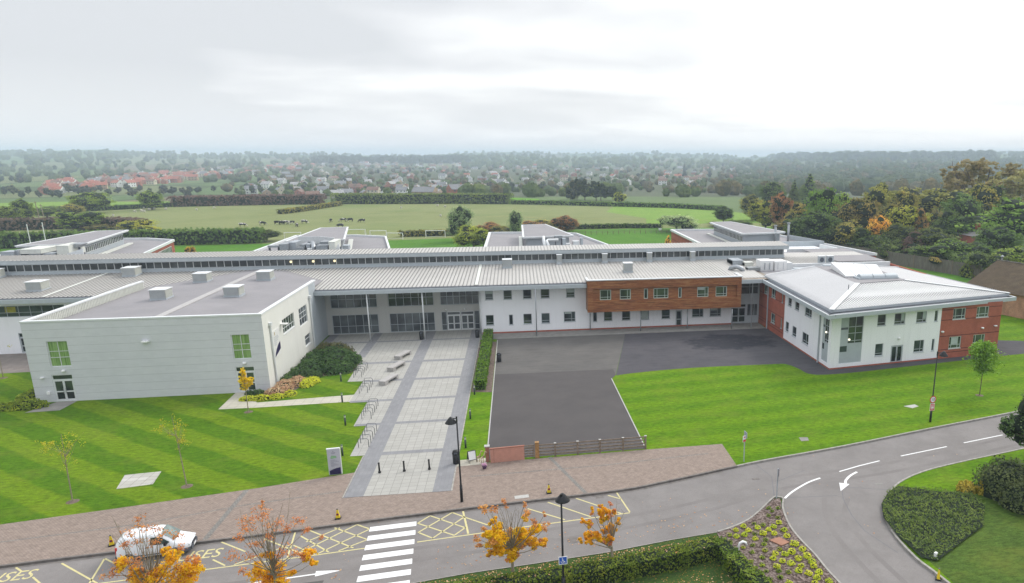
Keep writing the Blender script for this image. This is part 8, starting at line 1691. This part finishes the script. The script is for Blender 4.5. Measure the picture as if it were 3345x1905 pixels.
se = [(0, 1), (0, 2), (2, 3), (3, 4)] + [e for k in range(4) for e in ((2 if k < 2 else 1, 5 + 2 * k), (5 + 2 * k, 6 + 2 * k))]
sheep_me = skin_mesh('sheep', sv, se, [(.27, .27), (.26, .26), (.24, .25), .12, .08] + [.06, .04] * 4, plain('fleece', (.55, .52, .45), .95, .1, 5))
SW = ['far left', 'left', 'second', 'third', 'fourth', 'fifth', 'sixth', 'seventh', 'eighth', 'ninth', 'tenth', 'eleventh', 'twelfth', 'thirteenth', 'fourteenth', 'fifteenth', 'sixteenth', 'seventeenth', 'last']
for i, (x, y) in enumerate(sorted([(-163.0, 323.7), (-164.9, 345.1), (-164.3, 349.0), (-161.1, 344.5), (-170.0, 363.7), (-164.6, 356.7), (-164.7, 361.7), (-159.2, 360.3), (-143.1, 352.5), (-139.7, 362.6), (-198.1, 331.3), (-182.5, 344.8), (-54.0, 352.5), (-38.5, 365.3), (-34.1, 357.7), (-31, 303), (-27, 302), (-5.2, 433)])):
    o = bpy.data.objects.new('sheep', sheep_me); COL.objects.link(o); o.location = (x, y, -.1); o.rotation_euler = (0, 0, R(i * 67)); o.scale = (1.3,) * 3; tag(o, f'white sheep on the far grass, {SW[i]} counted from the left', 'sheep', 'sheep on the far meadow')
# ------------------------------------------------------------------ the town
def gz(px, py):                                     # where the line of sight meets the rolling land
    r = ray(px * K, py * K).normalized(); t_ = 300.0
    while t_ < 6400:
        q = Vector((0, 0, CAMZ)) + r * t_; g_ = hill(q.x, q.y) if math.hypot(q.x, q.y) > 400 else 0.0
        if q.z < g_: q.z = g_ - .3; return q
        t_ *= 1.012
    return None
def house_mesh(w, d, h, rh, wallm, roofm, hip=False):
    m_ = MB(); m_.box(-w / 2, w / 2, -d / 2, d / 2, -.5, h, 0); o_ = .4; a = 0 if not hip else d * .35
    v_ = [(-w / 2 - o_, -d / 2 - o_, h - .15), (w / 2 + o_, -d / 2 - o_, h - .15), (w / 2 + o_, d / 2 + o_, h - .15), (-w / 2 - o_, d / 2 + o_, h - .15), (-w / 2 - (o_ if not hip else 0) + a, 0, h + rh), (w / 2 + (o_ if not hip else 0) - a, 0, h + rh)]
    m_.mesh(v_, [(0, 1, 5, 4), (2, 3, 4, 5)], 1); m_.mesh(v_, [(1, 2, 5), (3, 0, 4)], 1 if hip else 0); m_.box(w * .28, w * .28 + .7, -.4, .4, h + rh * .5, h + rh + .9, 0)
    for s_ in (-1, 1):
        for u in (-.32, 0, .3):
            for z in (1.0, 3.6) if h > 4 else (1.0,): m_.box(u * w - .6, u * w + .6, s_ * d / 2 - .02, s_ * d / 2 + .02, z, z + 1.2, 2)
    for s_ in (-1, 1): m_.box(s_ * w / 2 - .02, s_ * w / 2 + .02, -.5, .5, 1.0 if h < 4 else 3.6, 2.2 if h < 4 else 4.8, 2)
    o = m_.build('house', [M[wallm], M[roofm], M['dark_grey']]); me = o.data; bpy.data.objects.remove(o); return me
for n_, c_ in dict(w_red=(.36, .14, .09), w_buff=(.42, .30, .20), w_white=(.74, .74, .72), w_cream=(.58, .52, .40)).items(): M[n_] = plain('house_' + n_, c_, .85, .1, .3)
for n_, c_ in dict(r_red=(.34, .11, .07), r_brown=(.19, .11, .08), r_grey=(.20, .20, .21), r_pale=(.34, .33, .33)).items(): M[n_] = plain('house_' + n_, c_, .8, .15, .3)
WN = dict(w_red='red brick', w_buff='buff brick', w_white='white', w_cream='cream'); RN = dict(r_red='red', r_brown='brown', r_grey='grey', r_pale='pale')
HM = {}
hr_ = random.Random(21); HS = []
def put_house(px, py, wm_, rm, big, label, group, rz=None):
    p = gz(px, py)
    if p is None or p.y < 400: return
    for q in HS:
        if (q - p).length < 9.5: return
    k = (wm_, rm, big)
    if k not in HM: HM[k] = house_mesh(*((11, 8, 5.2, 3.2) if big else (13, 8, 2.8, 2.8)), wm_, rm, hip=(hash(wm_) + big) % 3 == 9)
    o = bpy.data.objects.new('house', HM[k]); COL.objects.link(o); o.location = p; o.rotation_euler = (0, 0, hr_.uniform(-.6, .6) + (1.57 if hr_.random() < .4 else 0) if rz is None else rz); s_ = hr_.uniform(.85, 1.2); o.scale = (s_, s_, s_); HS.append(p.copy())
    tag(o, label, 'house', group); return o
cols9 = ['far left', 'left', 'left of centre', 'centre left', 'middle', 'centre right', 'right of centre', 'right', 'far right']
rowsN = ['front', 'second', 'third', 'fourth', 'fifth', 'sixth', 'seventh', 'eighth', 'ninth', 'tenth', 'eleventh', 'twelfth', 'rearmost']
for i in range(230):                                       # new red roofed estate, left
    t_ = hr_.random() ** .9; px = 112 + 640 * t_; py = 474 - 54 * t_ + hr_.uniform(-15, 14) * (1 - t_ * .45)
    rm = hr_.choice(['r_red', 'r_red', 'r_red', 'r_brown', 'r_grey']); wm_ = hr_.choice(['w_red', 'w_red', 'w_buff', 'w_cream', 'w_white'])
    put_house(px, py, wm_, rm, True, f'{WN[wm_]} {RN[rm]} roofed house, {["near", "middle", "far"][min(2, max(0, int(3 * (484 - py) / 80)))]} side of the left estate, {cols9[int(8.99 * t_)]}', 'houses of the red roofed estate')
nrow = 13
for r_ in range(nrow):
    py = [487, 478, 470, 462, 455, 448, 442, 436, 431, 426, 421, 417, 413][r_]; x0 = 620 if r_ < 9 else 760; x1 = [1180, 1240, 1330, 1800, 1850, 1880, 1900, 1900, 1880, 1860, 1800, 1500, 1400][r_]; n = 17
    for k in range(n):
        px = x0 + (x1 - x0) * (k + hr_.uniform(.05, .95)) / n; wm_ = hr_.choice(['w_red', 'w_buff', 'w_white', 'w_white', 'w_cream']); rm = hr_.choice(['r_brown', 'r_grey', 'r_grey', 'r_pale', 'r_red' if r_ > 5 else 'r_brown'])
        big = hr_.random() < .5
        put_house(px, py + hr_.uniform(-3, 3), wm_, rm, big, f'{"tall" if big else "low"} {WN[wm_]} {RN[rm]} roofed house, {rowsN[r_]} row of the town, {cols9[int((px - 600) / 1310 * 9)]}', 'houses of the town across the fields')
# trees among and around the houses
far_n = 0
def far_tree(px, py, col, kind, h, where, lod=0):
    global far_n
    p = gz(px, py)
    if p is None or p.y < 395: return
    far_n += 1; w = h * hr_.uniform(.75, 1.1)
    plant_tree(p.x, p.y, p.z, h, w, kind, col, f'{TREEC[col][0]} tree {where}', 'trees of the town and its fields', lod)
ck = ['gr', 'gr', 'dg', 'dg', 'dg', 'ol', 'ol', 'ye', 'gr', 'ru', 'or']
for i in range(34):                                        # tree belt behind the right half of the meadow
    px = 1430 + i * 14.2 + hr_.uniform(-5, 5); far_tree(px, 506 + (px - 1440) * .034 - hr_.uniform(0, 10), hr_.choice(['gr', 'dg', 'ol', 'gr', 'dg', 'ye', 'or']), hr_.choice(['round', 'wide', 'bush']), hr_.uniform(8, 13), f'in the belt behind the right of the meadow, number {i + 1}', 1)
for i in range(26): px = 470 + i * 37 + hr_.uniform(-10, 10); far_tree(px, 486 - hr_.uniform(0, 8), hr_.choice(ck), 'round', hr_.uniform(6, 11), f'just behind the tall dark hedge, number {i + 1}', 1)
for i in range(26): px = -5 + i * 20 + hr_.uniform(-6, 6); far_tree(px, hr_.uniform(478, 497), hr_.choice(['gr', 'dg', 'ol', 'gr']), 'round', hr_.uniform(7, 12), f'in the strip before the red estate, number {i + 1}', 1)
for i in range(60): px = hr_.uniform(-10, 640); py = hr_.choice([428, 438, 448, 416, 408, 460, 455]) + hr_.uniform(-4, 4) - px * .02; far_tree(px, py, hr_.choice(['gr', 'dg', 'dg', 'ol', 'gr']), 'round', hr_.uniform(9, 15), f'on the fields beyond the red estate, {cols9[min(8, max(0, int(px / 72)))]}, {"near" if py > 440 else "far"}')
for i in range(70):
    px = hr_.uniform(600, 1900); py = 410 + 76 * hr_.random() ** 1.2
    far_tree(px, py, hr_.choice(ck), 'round', hr_.uniform(7, 13), f'among the houses of the town, {cols9[min(8, int((px - 600) / 145))]}, {"front" if py > 462 else "middle" if py > 436 else "back"} part')
far_tree(1709, 440, 'dg', 'cone', 24, 'shaped as a tall conifer above the right of the town'); far_tree(1772, 442, 'dg', 'cone', 20, 'shaped as a slim conifer right of the tall one')
# masses of distant woodland and hedgerow trees
def wood(label, items, col, seed, ls=1.4, nq=26):
    rnd = random.Random(seed); m_ = MB()
    for px, py, h in items:
        p = gz(px, py)
        if p is None: continue
        r = h * rnd.uniform(.42, .62); lump(m_, (p.x, p.y, p.z + h * .45), (r * 1.1, r * 1.1, h * .52), rnd, 0, 6, .16); s_ = ls * (1 + math.hypot(p.x, p.y) / 2600)
        for _ in range(nq): d = Vector((rnd.gauss(0, 1), rnd.gauss(0, 1) - .3, abs(rnd.gauss(0, 1)))).normalized(); leafquad(m_, p + Vector((d.x * r * 1.15, d.y * r * 1.15, h * .45 + d.z * h * .56)), s_ * rnd.uniform(.7, 1.4), d, .8, rnd)
    return tag(m_.build('woodland', M[col]), label, 'woodland', kind='stuff')
rw2 = random.Random(31); U_ = rw2.uniform
wood('trees packed between the houses of the town', [(U_(590, 1930), 408 + 84 * rw2.random(), U_(5, 9)) for _ in range(420)], 'u_gr', 1)
wood('brownish trees packed between the houses of the town', [(U_(560, 1930), 410 + 78 * rw2.random(), U_(5, 10)) for _ in range(280)], 'u_ol', 2)
wood('dark wood on the skyline behind the town', [(U_(785, 1168), 404 + U_(-4, 5), U_(13, 18)) for _ in range(260)], 'u_dg', 3, 2.2)
wood('field trees and hedges far to the left', [(U_(-20, 800), 396 + 60 * rw2.random() ** 1.6, U_(8, 13)) for _ in range(260)], 'u_gr', 4)
wood('hazy trees beyond the town', [(U_(1150, 2000), 396 + 26 * rw2.random(), U_(8, 15)) for _ in range(330)], 'u_gr', 5, 1.8)
wood('wooded valley side beyond the right hand wood', [(U_(1840, 2600), 402 + 80 * rw2.random() ** 1.1, U_(10, 16)) for _ in range(620)], 'u_gr', 6, 1.7)
wood('brown and olive part of the right valley wood', [(U_(1800, 2600), 410 + 80 * rw2.random(), U_(9, 14)) for _ in range(220)], 'u_ol', 7, 1.7)
wood('tree line along the horizon', [(U_(-30, 2600), 381 + U_(0, 16), U_(7, 14)) for _ in range(1100)], 'u_gr', 8, 3.0, 9)
wood('dark wooded ridge on the right skyline', [(U_(1940, 2480), 398 + U_(-3, 4), U_(16, 26)) for _ in range(230)], 'u_dg', 9, 2.4)
# ------------------------------------------------------------------ the air
hz_ = MB(); hz_.box(-7700, 7700, -300, 7700, -3.0, 62.0); HZ = hz_.build('haze', []); tag(HZ, 'pale grey blue haze over the land', kind='stuff')
hm2 = bpy.data.materials.new('haze'); hm2.use_nodes = True; nt = hm2.node_tree
for n_ in list(nt.nodes):
    if n_.type != 'OUTPUT_MATERIAL': nt.nodes.remove(n_)
pv = nt.nodes.new('ShaderNodeVolumePrincipled'); pv.inputs['Color'].default_value = (0.71, 0.835, 0.985, 1); pv.inputs['Density'].default_value = 0.00033; pv.inputs['Anisotropy'].default_value = 0.0
nt.links.new(pv.outputs[0], [n_ for n_ in nt.nodes if n_.type == 'OUTPUT_MATERIAL'][0].inputs['Volume'])
HZ.data.materials.append(hm2)
